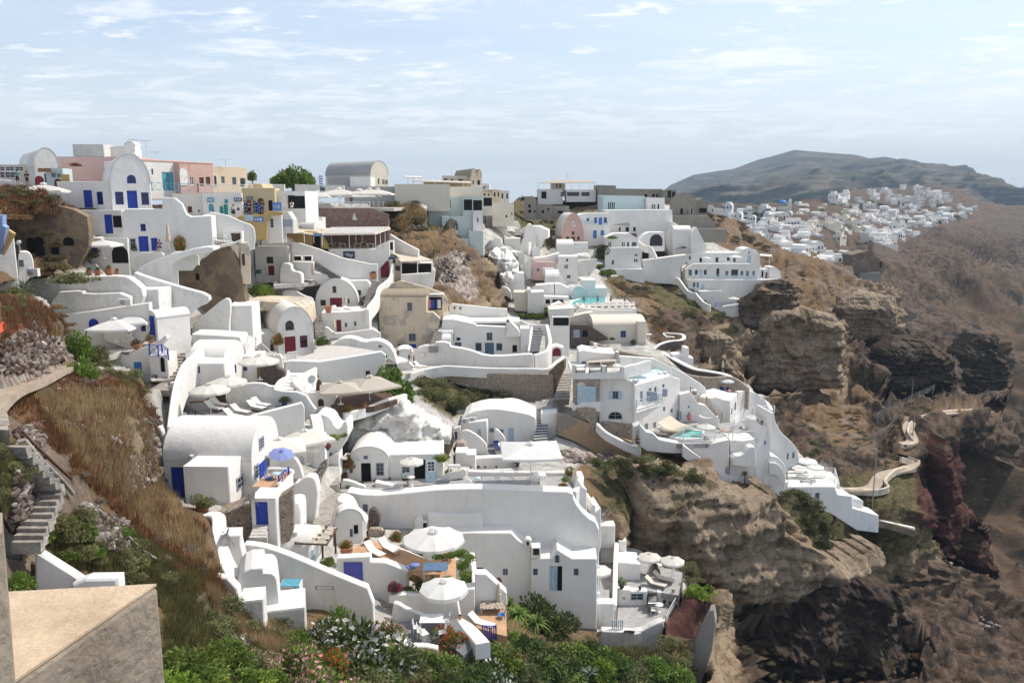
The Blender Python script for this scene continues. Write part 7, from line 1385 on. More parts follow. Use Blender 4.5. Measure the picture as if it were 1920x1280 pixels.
# right foreground terraces with plunge pools (crop L)
zr=deck('L','terrace_paving',0,'1415 745,1540 750,1640 700,1700 680,1790 560,1640 535,1420 560','paving',ref=(1500,745,63.5))
ribbon('L','white curved parapet round the lower sun terrace','1300 745 62.5,1420 752 62.3,1530 755 62,1620 705 63,1690 682 64.5',1.1,.5,n=5)
H('L','rough stained base wall below the lower sun terrace','1290 860,1300 750,1420 755,1540 762,1640 710,1700 690,1660 840,1560 890,1420 870',61.9,.8,0,sm=1,mat='white_old',fd=2,**KW)
fence('L','white slanting balustrade of the lower sun terrace','1695 735 64,1790 560 70',1.2,'p_white','h')
ribbon('L','tall curved outer parapet of the pool terrace','1800 380 78,1808 440 75,1795 520 71.5,1785 570 70',1.6,.4,n=5)
zr2=deck('L','pool_terrace_paving',0,'1425 510,1590 515,1780 545,1795 400,1660 380,1540 300,1425 300','paving',ref=(1500,512,68.5))
H('L','white retaining step with lattice hatch between the two terraces','1420 590,1420 512,1490 512,1500 520,1592 520,1592 590',67.8,.8,0,ops='wl 1492 532 1572 576',fd=1)
H('L','white planter step right of the narrow stairs','1650 600,1650 525,1780 540,1778 600',68,.8,-4,fd=1,cat='planter',name='planter')
stairs('L','narrow dark steps between the two sun terraces',(1600,520,69),(1645,520,69),(1595,590,66.5),(1645,590,66.5),4,mat='greydeck',edge='p_white')
H('L','white walled plunge pool block on the pool terrace','1420 462,1420 350,1552 362,1552 465',70.5,2.6,0,fd=1.5)
pool('L','small turquoise plunge pool in the white block',(1440,385,70.9),'1432 388,1530 388,1532 350,1436 345')
H('L','pale panelled cabinet wall behind the loungers','1553 430,1553 362,1678 372,1676 432',74,.6,0,ops='wl 1556 370 1610 430;wl 1618 375 1672 430')
H('L','upper white pool tank beside the tall end block','1318 270,1320 140,1405 140,1405 160,1400 275',73,3,0,fd=2)
pool('L','upper narrow turquoise pool beside the tall end block',(1330,170,73.6),'1324 172,1386 172,1388 142,1326 140')
ribbon('L','long white wall dividing the walkway from the pool terrace','1418 158 76,1408 300 71,1405 420 68,1400 600 64.5',2.4,.45,n=3)
H('L','white square pier beside the dividing wall','1425 350,1425 228,1470 228,1470 350',73,1.5,0)
ribbon('L','white low wall at the back of the pool terrace','1470 265 78,1560 285 78,1700 330 79,1800 378 78',1.,.4)
deck('L','walkway_paving',0,'1310 600,1395 600,1385 290,1315 290','paving',ref=(1350,590,65))
H('L','white wall under the walkway beside the tree','1165 740,1168 602,1290 590,1400 592,1400 742',63.2,1,0,fd=2,**KW)
deck('L','court_paving',0,'1110 600,1370 590,1370 510,1100 515','paving',ref=(1200,595,64))
H('L','white arched bathing niche wall by the small parasol','1210 560,1210 375,1240 345,1275 342,1310 375,1312 560',64.5,1,0,sm=1,fd=.5)
parasol('L','small white parasol over the courtyard table',1306,372,580,155,Y=63.8,sides=8);parasol('L','white round parasol on the pool terrace, left of the pair',1604,298,440,138,Y=71.5,sides=8);parasol('L','white round parasol on the pool terrace, right of the pair',1738,320,470,142,Y=70.5,sides=8)
LOUNGE('L','beige cushioned sunbed on the pool terrace, front one',1645,495,z=zr2,rz=150,fr='greywood',cu='cushion_tan',group='beige sunbeds on the pool terrace',scale=1.1);LOUNGE('L','beige cushioned sunbed on the pool terrace, rear one',1690,465,z=zr2,rz=150,fr='greywood',cu='cushion_tan',group='beige sunbeds on the pool terrace',scale=1.1)
TABLE('L','round white table on the lower sun terrace',1655,640,z=zr,r=.42);CHAIR('L','white chair on the lower sun terrace, front',1625,655,z=zr,rz=80);CHAIR('L','white chair on the lower sun terrace, rear',1620,615,z=zr,rz=280)
PERSON('L','dark haired woman sitting at the courtyard table',1240,560,Y=64.5,pose='sit',top='c_black',legs='c_blue',rz=60,h=1.6);TABLE('L','small blue edged table in the courtyard',1295,575,Y=63.5,r=.35,top='p_light');CHAIR('L','white chair in front of the courtyard table',1260,590,Y=63,rz=40);CHAIR('L','pale chair at the left end of the courtyard',1155,570,Y=63,rz=0)
POT('L','lime',1382,592,32,'clay pot of yellow flowers at the walkway end',Y=64,pr=.3);POT('L','dark',1175,530,110,'big dark blue pot with a thin shrub beside the half open door',Y=65,mat='bluepot',pr=.35,ph=.6)
for i,(x,y,h_,k,m_)in enumerate(((1455,580,60,'redfl','bluepot'),(1690,590,40,'green','bluepot'),(1722,595,40,'dark','p_dark'),(1548,512,30,'redfl','p_dark'),(1742,530,36,'lime','p_white'),(1442,500,90,'whitefl','p_dark'))):POT('L',k,x,y,h_,'potted plant %s'%('in a dark trough beside the lattice hatch','in a dark box on the planter step, left','in a dark box on the planter step, right','in a low bowl above the narrow steps','by the curved outer parapet','with white flowers beside the plunge pool')[i],Y=68,mat=m_)
fence('L','pale blue picket gate at the terrace edge','1388 745 62.3,1445 745 62.3',.9,'p_light','p')
ribbon('L','slanting white pipe wall outside the sun terrace','1660 850 61,1700 780 63,1760 700 66',.3,.25)
H('S','tall pale cement wall on the lower right with slanting top','280 1000,290 940,390 740,410 735,420 800,400 940,300 1120,270 1160',62,1.2,-20,**GC,fd=3,**KW)
# back village (crops O and D)
def hs(tg,lst,Yd=0,grp=None):
 for L in lst:
  lab,out=L[0],L[1];kw=dict(L[2])if len(L)>2 else{}
  H(tg,lab,out,kw.pop('Y',None),kw.pop('dep',5),kw.pop('a',0),kw.pop('roof','flat'),**kw)
hs('O',[
('small pink chapel with arched front and three dark windows','820 230 1038 282',dict(Y=184,dep=8,a=8,roof='vf',rise=12.5*.42,mat='pink',ops='wn 918 180 944 216;wn 862 232 890 270;dn 912 234 950 276;wn 972 232 998 270',fd=1)),
('white bell gable with small cross on the pink chapel','920 128,922 95,935 72,948 95,956 130',dict(Y=184,dep=.5,ops='on 930 98 942 116',fd=0,name='bell_gable',cat='bell gable')),
('white house with blue shutters and blue doors behind the pink chapel','868 280,868 25,985 22,1020 5,1080 0,1300 0,1300 250,1180 260',dict(Y=189,dep=7,a=3,ops='Am 920 42 960 88;wm 1066 48 1092 80;wm 1142 42 1170 98;dm 1186 42 1224 116;wm 1238 42 1270 98;dm 1130 170 1168 250;dm 1206 170 1242 222')),
('white terrace wall below the pink chapel','780 380,780 300,950 292,1082 292,1084 385',dict(Y=180,dep=3)),
('big white half barrel building beside the brown shrubs','425 150,450 135,500 128,580 128,680 170,680 250,640 260,600 298,425 300',dict(Y=176,dep=7,a=-6,rops='')),
('white vaulted house in front of the big half barrel building','440 300 560 320',dict(Y=170,dep=6,roof='vf',rise=4)),
('white box terrace with red cushions','245 330,242 255,300 250,405 250,405 330',dict(Y=166,dep=4)),
('white upper wall with curved slope below the cream blocky house','60 140,65 30,200 0,270 80,275 150',dict(Y=170,dep=4)),
('white ledge terrace with parapet, centre back','545 480,540 450,640 440,795 398,798 480',dict(Y=162,dep=4)),
('mauve plastered wall with small white arch','515 590,515 440,560 485,770 485,760 580,640 600',dict(Y=160,dep=2,mat='palepink',ops='aW 562 542 602 588')),
('white tower house with small arched window and double window','755 560,785 470,785 432,980 432,982 690,900 690',dict(Y=160,dep=5,ops='ak 862 452 882 482;wk 845 514 858 552;wk 864 514 878 552;wg 868 616 906 650')),
('white triangular stair wall left of the tower house','630 600,632 548,735 548,800 600,920 700,760 700',dict(Y=156,dep=1)),
('small white barrel vault below the triangular stair wall','655 655 790 700',dict(Y=153,dep=5,roof='vs',rise=1.6,rops='')),
('white house with slanting canopy beside the rough white rocks','262 690,262 665,340 600,440 600,455 780,320 770',dict(Y=150,dep=4)),
('white wall with pink edge in the middle of the back village','555 800,560 720,740 705,745 830',dict(Y=147,dep=3)),
('white wall and awning right of the pink edge','750 830,750 705,800 705,890 750,930 810',dict(Y=147,dep=3)),
('flat roofed open kitchen house with white slab','640 910,640 830,890 840,895 910',dict(Y=144,dep=4,ops='ok 655 860 700 905;ok 725 862 830 905',fd=2)),
('white house with tall square pier above the green vines','475 920,475 760,505 760,512 790,640 785,640 920',dict(Y=141,dep=4)),
('cream flat roof house with air conditioner beside the brown shrubs','330 800,340 790,470 790,472 900,350 890',dict(Y=142,dep=4,mat='palecream')),
('pale blue curved wall beside the far pool','900 860,945 740,1000 720,1065 755,1065 900',dict(Y=146,dep=1.,sm=1,mat='paleblue')),
('white blocks with flat terrace above the far pool','1020 740,1020 665,1155 668,1155 745,1272 745,1275 850,1070 850,1070 790',dict(Y=148,dep=5)),
('white square parapet house above the stairs of the blue door house','685 1000,690 960,800 955,945 945,945 1010,900 1040,720 1060',dict(Y=131,dep=4)),
('white low house with pyramid canopy','715 960,715 935,800 900,860 935,870 960',dict(Y=138,dep=4)),
('white step wall left of the rough white rocks','40 350,160 240,200 250,235 330,240 380,120 450,60 430',dict(Y=158,dep=2)),
('curved white wall slicing down beside the box terrace','400 340,430 250,455 250,455 340,430 400,380 420',dict(Y=164,dep=.8)),
('white triangular sail wall in the back village','425 525,510 440,512 580,480 580',dict(Y=159,dep=.8)),
('white low wall with fence below the tower house terrace','985 500,985 475,1170 455,1172 520,1100 550,985 560',dict(Y=163,dep=.8,mat='white_old')),
('white vault half hidden beside the pink chapel terrace','770 330 935 360',dict(Y=173,dep=5,roof='vs',rise=1.4)),
('small white cube with dish, left of the step wall','340 150,345 85,380 80,400 120,415 150',dict(Y=175,dep=3)),
('white sloping roof slab beside the cream canopy','215 780,215 720,300 760,320 790',dict(Y=146,dep=3,sm=1)),
])
rr=random.Random(5)
for i in range(26):
 x=rr.uniform(110,980);y=rr.uniform(220,850);
 if x<330 and y>560:continue
 if x>800 and y<430:continue
 w_=rr.uniform(55,110);h_=rr.uniform(28,55);v=rr.random();X,Yp=cv('O',x,y)
 H('O','small white %s tucked in the crowded back village, %s'%(('block','vaulted room','parapet wall')[i%3],('near the box terrace','below the pink chapel','beside the tower house','under the big half barrel','by the mauve wall','above the green vines','near the awning','by the step wall','in the upper row')[i%9]+(' again','',' too')[i//9]),'%d %d %d %d'%(x,y-h_,x+w_,y),D(X,Yp)-.6,rr.uniform(1,4)if i%3<2 else.4,rr.uniform(-25,25),('flat','vf','flat')[i%3],par=.2 if i%3==0 else 0,ops='wk %d %d %d %d'%(x+w_*.4,y-h_*.6,x+w_*.52,y-h_*.25)if v>.5 else '',fd=2)
def lumpy(tg,label,out,Y,amp=.6,dep=2.,sc=2.,mat='white_rough',name='rock',cat='rock',a=0):
 """an irregular rounded mass filling a traced outline: bulges towards the viewer, rolls back at its rim"""
 q=[float(v)for v in out.replace(',',' ').split()];pts=[cv(tg,q[i],q[i+1])for i in range(0,len(q),2)];ax=max(pts,key=lambda p:p[1]);f=Fr(W(ax[0],ax[1],Y),a);o=[f.cast(*p)for p in pts]
 CON.append(('v',pts,((f.n.x,f.n.y),f.O.dot(f.n)-dep-.3)));u=np.array([p[0]for p in o]);z=np.array([p[1]for p in o]);st=max(.12,(u.max()-u.min())/(150 if mat in('tuff','lava','scoria','cliffrock')else 60));U,Z=np.meshgrid(np.arange(u.min()-st*2,u.max()+st*2,st),np.arange(z.min()-st*2,z.max()+st*2,st));sh=U.shape;fu,fz=U.ravel(),Z.ravel()
 jn=fbm(np.c_[fu,fz,fu*0+3],1.5,3)*.15;ins=pip(fu+jn,fz+jn,o);d=np.full(len(fu),9.)
 for i in range(len(o)):
  a_=np.array(o[i]);b_=np.array(o[(i+1)%len(o)]);ab=b_-a_;t=np.clip(((fu-a_[0])*ab[0]+(fz-a_[1])*ab[1])/max(1e-6,ab@ab),0,1);d=np.minimum(d,np.hypot(fu-a_[0]-t*ab[0],fz-a_[1]-t*ab[1]))
 R_=max(.4,dep);e=np.clip(d/R_,0,1);roll=dep*(1-np.sqrt(np.clip(1-(1-e)**2,0,1)));q_=np.c_[fu,fz,fu*0+Y];n_=(fbm(q_,sc,6,True,21,.55)+.22*fbm(q_*np.array([.4,3,1]),sc*.5,4,True,5)+.5*(np.abs(((fz/(sc*.22)+fbm(q_,sc*.8,3,s=9))%1)*2-1)**.5-.5)*(st>.15)+.2*fbm(q_,sc*.12,3,True,7))*amp
 dd=roll-n_-.2;P=np.array([list(f.w(uu,zz_,dv))for uu,zz_,dv in zip(fu,fz,dd)]);idx=np.arange(len(fu)).reshape(sh);A,B,C_,E=idx[:-1,:-1].ravel(),idx[:-1,1:].ravel(),idx[1:,1:].ravel(),idx[1:,:-1].ravel();ok=ins[A]&ins[B]&ins[C_]&ins[E];F_=np.c_[A,B,C_,E][ok]
 ed=np.concatenate([F_[:,[0,1]],F_[:,[1,2]],F_[:,[2,3]],F_[:,[3,0]]]);key=np.sort(ed,1);kk=key[:,0]*len(fu)+key[:,1];_,inv,cnt=np.unique(kk,return_inverse=True,return_counts=True);be=ed[cnt[inv]==1];rv,ri=np.unique(be,return_inverse=True);ri=ri.reshape(be.shape)
 bk=P[rv]+np.array([-f.n.x,-f.n.y,0])*(dep+1.2);n0=len(P);P=np.r_[P,bk];F_=np.r_[F_,np.c_[be[:,1],be[:,0],n0+ri[:,0],n0+ri[:,1]]];us=np.unique(F_);mp=np.full(len(P),-1);mp[us]=np.arange(len(us));c=P[us].mean(0)
 o_=link(bpy.data.objects.new(name,npmesh(name,P[us]-c,mp[F_],[mat])));o_.location=c;return tag(o_,label,cat)
for f_ in LATER:f_()
lumpy('D','brown rocky cliff shoulder in front of the end of the long hotel row','1450 1150,1440 1060,1490 1010,1540 950,1600 890,1680 870,1800 850,1900 900,1900 1300,1480 1300',178,2.2,2.2,6,mat='cliffrock',name='cliff_rock')
def cliff(tg,label,out,Y,amp,dep,sc,a=0,nm='cliff',mat='tuff'):o=lumpy(tg,label,out,Y,amp,dep,sc,mat=mat,name=nm,a=a);o['kind']='structure';del o['category']
cliff('U','big tan tuff cliff face below the long hotel row','480 1290,430 1200,400 1080,470 1020,490 930,560 865,720 850,870 890,930 950,935 1050,910 1130,908 1250,780 1262,560 1285',174,1.6,3,11)
cliff('U','second tan tuff cliff face behind the first','850 860,900 800,1000 770,1120 790,1188 800,1190 940,1150 1000,1010 1060,940 1010',203,1.6,3,11,-8)
cliff('S','great tan tuff cliff below the hotel','0 470,0 40,60 55,250 70,430 125,600 180,740 165,782 260,780 360,870 430,1000 490,1230 425,1200 490,1000 590,740 685,560 685,440 645,300 560,150 500',83,1.5,2.6,9,14)
cliff('U','tan rock spur above the lava stone wall','180 1050,200 985,300 975,370 1010,378 1060,300 1100,370 1150,405 1215,300 1180,190 1120',142,1.,2,5)
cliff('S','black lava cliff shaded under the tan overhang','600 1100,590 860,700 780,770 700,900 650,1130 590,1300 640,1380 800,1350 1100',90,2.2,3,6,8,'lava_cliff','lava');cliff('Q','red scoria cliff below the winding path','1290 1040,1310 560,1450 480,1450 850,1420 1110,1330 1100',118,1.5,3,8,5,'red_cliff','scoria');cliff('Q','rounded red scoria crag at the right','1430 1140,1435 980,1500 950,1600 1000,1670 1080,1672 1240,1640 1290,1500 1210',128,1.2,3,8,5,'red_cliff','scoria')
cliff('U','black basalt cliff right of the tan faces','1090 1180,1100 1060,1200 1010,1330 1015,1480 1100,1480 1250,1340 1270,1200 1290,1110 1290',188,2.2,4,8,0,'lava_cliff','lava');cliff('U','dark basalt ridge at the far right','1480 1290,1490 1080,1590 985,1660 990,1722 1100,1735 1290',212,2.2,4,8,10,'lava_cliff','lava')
lumpy('O','rough whitewashed cliff face covered in plaster on the left of the back village','60 420,130 360,160 350,235 380,260 360,330 420,390 500,400 600,310 660,240 690,190 660,130 540,80 470',152,1.3,3,4)
lumpy('O','whitewashed rocks below the plastered cliff face','200 700,190 600,320 580,345 640,330 690,260 700',148,.8,2,3)
parasol('O','white parasol below the cream blocky house, upper left',195,140,175,120,Y=174,sides=8,mat='canvas_white');parasol('O','white parasol below the cream blocky house, lower one',305,152,195,95,Y=172,sides=8,mat='canvas_white');parasol('O','white parasol below the cream blocky house, upper right',330,128,160,110,Y=175,sides=8,mat='canvas_white');parasol('O','square white parasol over red seats in the back village',340,362,420,130,Y=162,sq=True,mat='canvas_white');parasol('O','white parasol pair beside the tower house, left',985,395,440,120,Y=169,mat='canvas_white');parasol('O','white parasol pair beside the tower house, right',1045,388,440,100,Y=170,mat='canvas_white');parasol('O','white parasol below the tower house',920,712,760,120,Y=150,mat='canvas_white');parasol('O','pyramid canopy parasol above the blue door house',820,900,960,230,Y=136,sq=True,mat='canvas_cream')
hs('D',[
('flat white modern hotel with dark slit windows below the green skyline','378 310,378 195,385 192,700 198,705 305',dict(Y=208,dep=8,a=4,mat='paleblue',ops='wk 416 246 426 300;wk 430 246 440 300;wk 444 246 454 300;wk 458 246 468 300')),
('white flat house with dark awning right of the modern hotel','718 305,718 208,858 212,858 305',dict(Y=207,dep=7,a=4,ops='wk 758 262 770 300;wk 775 262 785 300;wk 800 262 815 300')),
('long low green grey building on the skyline','338 200,338 112,475 116,480 140,838 144,840 200',dict(Y=228,dep=8,a=3,mat='greycon',ops='ok 700 182 722 206;ok 760 182 780 206;ok 790 182 805 206')),
('unfinished concrete frame at the end of the green grey building','840 150 948 215',dict(Y=226,dep=8,mat='greycon',ops='ok 880 155 910 210;ok 915 165 940 210',rmat='greycon',par=0)),
('brown double vaulted unfinished house with two dark arches','900 270 1108 350',dict(Y=216,dep=8,a=-10,roof='vf',rise=3.2,mat='greycon',rmat='vaultcon',ops='ok 978 296 1002 340;Ak 1030 290 1045 345;Ak 1058 288 1078 345')),
('green edged brown vault right of the double vaulted house','1110 290 1192 350',dict(Y=222,dep=8,roof='vf',rise=2.6,mat='greycon',rmat='vaultcon',ops='oW 1125 292 1185 330')),
('grey concrete retaining block below the unfinished vaults','930 430,925 352,1090 352,1200 352,1230 390,1255 400,1255 452,1060 440',dict(Y=211,dep=4,mat='greycon')),
('lower grey concrete retaining block','1110 480,1110 452,1340 455,1342 515,1180 515',dict(Y=207,dep=4,mat='greycon')),
('tall white building with horizontal ledges in the middle of the back village','390 490,395 308,915 305,918 370,920 440,900 560,650 560,640 490',dict(Y=197,dep=8,a=2,ops='ok 500 442 514 474;ok 554 440 580 474;ok 612 440 632 474',mat='white')),
('big white drum shouldered block right of the tall white building','860 560,900 430,915 390,980 435,1060 445,1062 640,920 640',dict(Y=193,dep=6,sm=1)),
('white vault topped block beside the drum shouldered block','925 470 1062 650',dict(Y=190,dep=6,roof='vs',rise=1.2)),
('white wing with terrace right of the vault topped block','1062 660,1062 490,1110 440,1130 490,1180 580,1185 640',dict(Y=189,dep=4)),
('white house with great dark arch and rounded stairs','650 690,655 545,700 500,740 480,855 480,860 690',dict(Y=187,dep=5,ops='Ak 738 492 846 590;ok 780 628 858 686;ok 680 630 735 686',rev=2)),
('white vaulted house covered by a green vine','395 560,395 520,470 490,590 490,650 530,652 600,395 605',dict(Y=184,dep=6,ops='wk 418 556 428 596;wk 432 556 440 596;wk 524 556 534 596;wk 538 556 546 596;wk 564 556 580 600;wg 600 556 640 590')),
('white cube house with two small double windows below the vine house','392 765,392 600,600 598,668 600,668 690,690 765',dict(Y=181,dep=6,ops='wk 446 698 462 732;wk 622 648 632 666;wk 636 648 646 666;wk 618 688 630 712;wk 634 688 646 712')),
('long plain white wall below the great dark arch','690 820,690 700,1030 655,1035 700,980 760,985 835',dict(Y=182,dep=3)),
('white low parapet wall above the brown slope','370 800,370 765,690 768,700 800,700 830',dict(Y=179,dep=2)),
('long white hotel row with lavender shutters and two terraces, upper storey','1035 735,1035 650,1150 640,1215 640,1450 640,1470 612,1520 600,1570 615,1600 660,1602 760',dict(Y=188,dep=6,ops='wl 1042 662 1064 696;ok 1128 678 1150 714;dk 1250 674 1280 716;wk 1342 674 1366 702;dk 1388 680 1416 714;dl 1498 662 1532 722;wl 1508 628 1522 650')),
('long white hotel row with lavender shutters and two terraces, middle storey','1020 860,1020 770,1085 725,1530 725,1600 770,1602 860',dict(Y=185.5,dep=3,ops='wl 1042 770 1072 820;wk 1092 772 1116 812;dl 1126 772 1152 824;wk 1162 772 1186 812;Ak 1256 756 1288 826;wl 1328 780 1356 820;wk 1374 770 1430 822;wl 1446 780 1472 820;wl 1490 780 1516 824;wl 1540 780 1562 816')),
('long white hotel row, lower storey merging into the cliff','1040 960,1040 850,1790 850,1700 880,1600 890,1530 960,1480 1000,1440 1130,1240 1080,1140 960',dict(Y=183,dep=4,ops='wg 1076 870 1098 908;wl 1104 870 1126 912;dl 1140 885 1168 930;wk 1196 1000 1216 1034;wk 1232 998 1248 1030')),
('white terrace wall at the foot of the long hotel row','1130 1060,1130 940,1305 936,1310 1060,1550 1020,1545 1080,1440 1130,1240 1090',dict(Y=180,dep=2)),
('white rounded end house of the long hotel row','1670 860,1675 750,1720 750,1755 780,1765 830,1800 850,1790 865',dict(Y=186,dep=4)),
('dark recessed porch with white posts at the end of the hotel row','1600 860,1602 770,1672 765,1675 860',dict(Y=186.5,dep=3,ops='ok 1610 780 1630 830;wg 1640 790 1660 840')),
('small white houses behind the unfinished vaults','1195 350,1195 270,1240 270,1245 295,1310 295,1325 330,1325 358',dict(Y=262,dep=6,ops='wk 1225 300 1235 320')),
])
slab_roof('D','white porch roof at the end of the long hotel row','1600 660 185,1690 668 185,1690 655 189,1600 648 189',[1675,668,740,185],185,'p_white')
slab_roof('D','grey shade sail in front of the tall white building','455 425 192,590 432 192,585 402 195,470 415 195',[],192,'canvas_grey','shade sail','shade_sail',.03);slab_roof('D','grey shade sail beside the vault topped block','920 622 187,1048 605 187,1010 588 190,960 600 190',[],187,'canvas_grey','shade sail','shade_sail',.03)
for i,(x,y,w_,by)in enumerate(((1182,668,70,715),(1408,655,100,715),(1395,980,92,1060),(215,640,120,690),(165,655,60,690))):parasol('D','white parasol %s'%('on the upper terrace of the long hotel row, left','on the upper terrace of the long hotel row, right','on the lowest terrace of the long hotel row','above the wall left of the vine house, right','above the wall left of the vine house, left')[i],x,y,by,w_,Y=(184,184,178,173,173)[i],mat='canvas_white')
fence('D','pale blue railing on the middle terrace of the long hotel row','1090 845 184.5,1190 845 184.5,1400 848 184.5,1600 850 184.5',1.,'p_light','b');fence('D','blue railing on the lowest terrace','1250 1060 177.5,1440 1075 177.5',1.,'p_blue','h');fence('D','blue railing of the house behind the pink chapel','190 420 187.5,410 428 187.5',1.,'p_midblue','h')
ribbon('D','white zigzag stair wall going down the slope, upper','930 835 181,970 840 180,1040 935 177,1100 950 176',1.6,.5,n=2);ribbon('D','white zigzag stair wall going down the slope, lower','1100 950 176,1160 1020 173,1215 1045 172',1.6,.5,n=2)
ribbon('D','white curved stair parapet of the great arch house','655 545 186,700 580 185,760 600 184,800 680 183',1.6,.5)
PLANT('D','dark',370,640,140,'tall dark green vine covering the corner house',Y=182,hs=1.2,name='vine',cat='vine');PLANT('D','green',440,525,100,'green vine draped over the vaulted house roof',Y=182.5,hs=.45,name='vine',cat='vine')
# distant ruin tower and houses, church, far village
FD=lambda x,y:float(TF(x,y))
H('T','cracked brown stone ruin standing on the far cliff edge','985 640,985 530,1100 500,1130 510,1180 560,1225 585,1225 640,1160 670,1050 680',296,8,0,mat='ruin',ops='ok 1172 580 1182 625;ok 1188 580 1205 625',cat='ruin',name='ruin',fd=4)
H('T','pale stone base below the cracked ruin','1050 700,1050 665,1195 655,1195 700',294,8,0,**GC,**KW,fd=4)
def far_house(kind,w,d,h,mats):
 mb=MB();mb.box((0,0,h/2-2),(w,d,h+4));g=rnd.random
 if kind=='vault':
  n=8;A=[(w/2*math.cos(math.pi*k/n),h+w*.32*math.sin(math.pi*k/n))for k in range(n+1)];mb.add([(x,-d/2,z)for x,z in A]+[(x,d/2,z)for x,z in A],[(k,k+1,n+2+k,n+1+k)for k in range(n)],0,True);mb.add([(x,-d/2,z)for x,z in A],[tuple(range(n+1))[::-1]]);mb.add([(x,d/2,z)for x,z in A],[tuple(range(n+1))])
 elif kind=='flat':
  for x in(-1,1):mb.box((x*(w/2-.1),0,h+.2),(.2,d,.4))
  for y in(-1,1):mb.box((0,y*(d/2-.1),h+.2),(w-.4,.2,.4))
 else:mb.box((w*.2,d*.1,h+1),(w*.5,d*.7,2))
 for k in range(3):
  if g()>.25:mb.box((-w*.33+k*w*.33,-d/2-.01,h*.5),(.8+.5*g(),.12,1.+g()*1.),m=1)
 if kind=='terrace':mb.box((0,-d/2-2,h*.3-2),(w*1.3,4,h*.5+3));mb.box((0,-d/2-3.9,h*.55-.2),(w*1.3,.25,1.))
 return mb.build('village_house',mats)
EK=[]
for i,(k,w,d,h)in enumerate((('vault',6,9,3),('flat',8,7,3.6),('terrace',9,7,4),('vault',5,8,4),('step',8,7,3.2),('flat',6,6,5),('terrace',7,7,3.2),('vault',8,9,2.6))):
 for mt in('white','palecream'):
  o=far_house(k,w,d,h,[mt,'p_dark']);EK.append((o,k,mt))
ZONES=[("1335 385,1440 388,1560 398,1640 405,1700 440,1650 470,1560 430,1450 470,1420 462,1360 420",'white',62,'on the near half of the far village'),("1480 385,1600 392,1640 415,1600 455,1520 455,1500 425",'palecream',34,'among the cream houses below the blue domed church'),("1455 455,1590 470,1580 500,1475 500",'white',18,'on the lowest near terrace of the far village'),
 ("1590 385,1660 388,1730 430,1728 445,1640 460,1610 430",'white',60,'on the steep middle slope of the far village'),("1660 372,1760 362,1830 395,1790 415,1740 432,1690 400",'white',64,'at the far right end of the village'),("1545 368,1600 362,1690 350,1790 350,1770 372,1640 385,1560 388",'white',32,'scattered above the far village')]
used=set();vr=random.Random(11)
for zi,(pl,mt,n,where)in enumerate(ZONES):
 pl=PL(pl);xs=[p[0]for p in pl];ys=[p[1]for p in pl];c=0;tries=0;pts_=[]
 while c<n and tries<4000:
  tries+=1;x=vr.uniform(min(xs),max(xs));y=vr.uniform(min(ys),max(ys))
  if not pip(np.array([x]),np.array([y]),pl)[0]:continue
  if any(abs(x-a)<4.6 and abs(y-b)<2.2 for a,b in pts_):continue
  pts_.append((x,y));Yd=FD(x,max(y,386));P=W(x,y,Yd);cand=[i for i,e in enumerate(EK)if e[2]==(mt if vr.random()<.9 else 'white')];i=vr.choice(cand);o,k,mm=EK[i]
  q=o if i not in used else o.copy()
  if i in used:COL.objects.link(q)
  used.add(i);s=vr.uniform(.62,1.0)*(1.1 if zi in(3,4)else.9);q.location=P;q.scale=(s,s,s*vr.uniform(.8,1.2));q.rotation_euler.z=R(vr.uniform(-30,60));c+=1
  kk={'vault':'barrel vaulted','flat':'flat roofed','terrace':'terraced','step':'stepped'}[k]
  tag(q,'tiny %s %s house %s'%('cream' if mm=='palecream' else 'white',kk,where),'house','%s %s houses %s'%('cream' if mm=='palecream' else 'white',kk,where))
for i,(o,_,_)in enumerate(EK):
 if i not in used:bpy.data.objects.remove(o)
e=empty('church',W(1466,402,600),'cream church with bright blue dome and bell tower in the far village','church');mb=MB();mb.box((0,0,2),(12,12,12));mb.box((3,0,9),(5,5,3));mb.build('walls',['palecream'],e)
mb=MB();mb.lathe([(4.6,8),(4.6,11.5)],16);mb.build('drum',['palecream'],e);mb=MB();mb.lathe([(4.9*math.cos(t),11.5+4.2*math.sin(t))for t in[math.pi/2*k/8 for k in range(9)]],20);mb.build('dome',['p_midblue'],e);mb=MB();mb.box((8,0,6),(3.2,3.2,18));mb.lathe([(1.6,15),(1.3,16.3),(0,17)],10,(8,0,0));mb.build('bell_tower',['palecream'],e)
e.scale=(.68,)*3
for k in range(8):mb=MB();t=R(k*22.5-80);mb.box((4.65*math.sin(t)*1.,-4.65*math.cos(t),9.8),(.9,.5,2.));mb.build('window',['p_dark'],e)
for i,(x,y,r,k)in enumerate(((1438,402,9,'dark'),(1430,404,6,'dark'),(1415,404,7,'dark'),(1398,402,5,'dark'),(1482,404,6,'green'),(1540,398,7,'green'),(1610,388,9,'green'),(1630,385,11,'green'),(1650,388,9,'dark'),(1680,384,8,'green'),(1595,392,6,'green'),(1775,400,9,'dark'),(1790,412,12,'dark'),(1760,420,8,'green'),(1700,418,8,'dark'),(1720,402,6,'green'))):
 Yd=FD(x,max(y,386));plant(k,W(x,y,Yd),r/F*Yd,'dark green tree %s of the far village'%('left of the blue domed church','just left of the tallest tree','at the near left end','at the extreme left end','right beside the church','on the ridge middle','among ridge houses','in the ridge grove centre','darker, right in the ridge grove','right end of the ridge grove','left end of the ridge grove','above the far right cluster','big one at the far right','below the far right cluster','between the two slopes','in the far middle')[i],'tree','tree',hs=1.25 if i==0 else.8,trunk=.25*r/F*Yd)
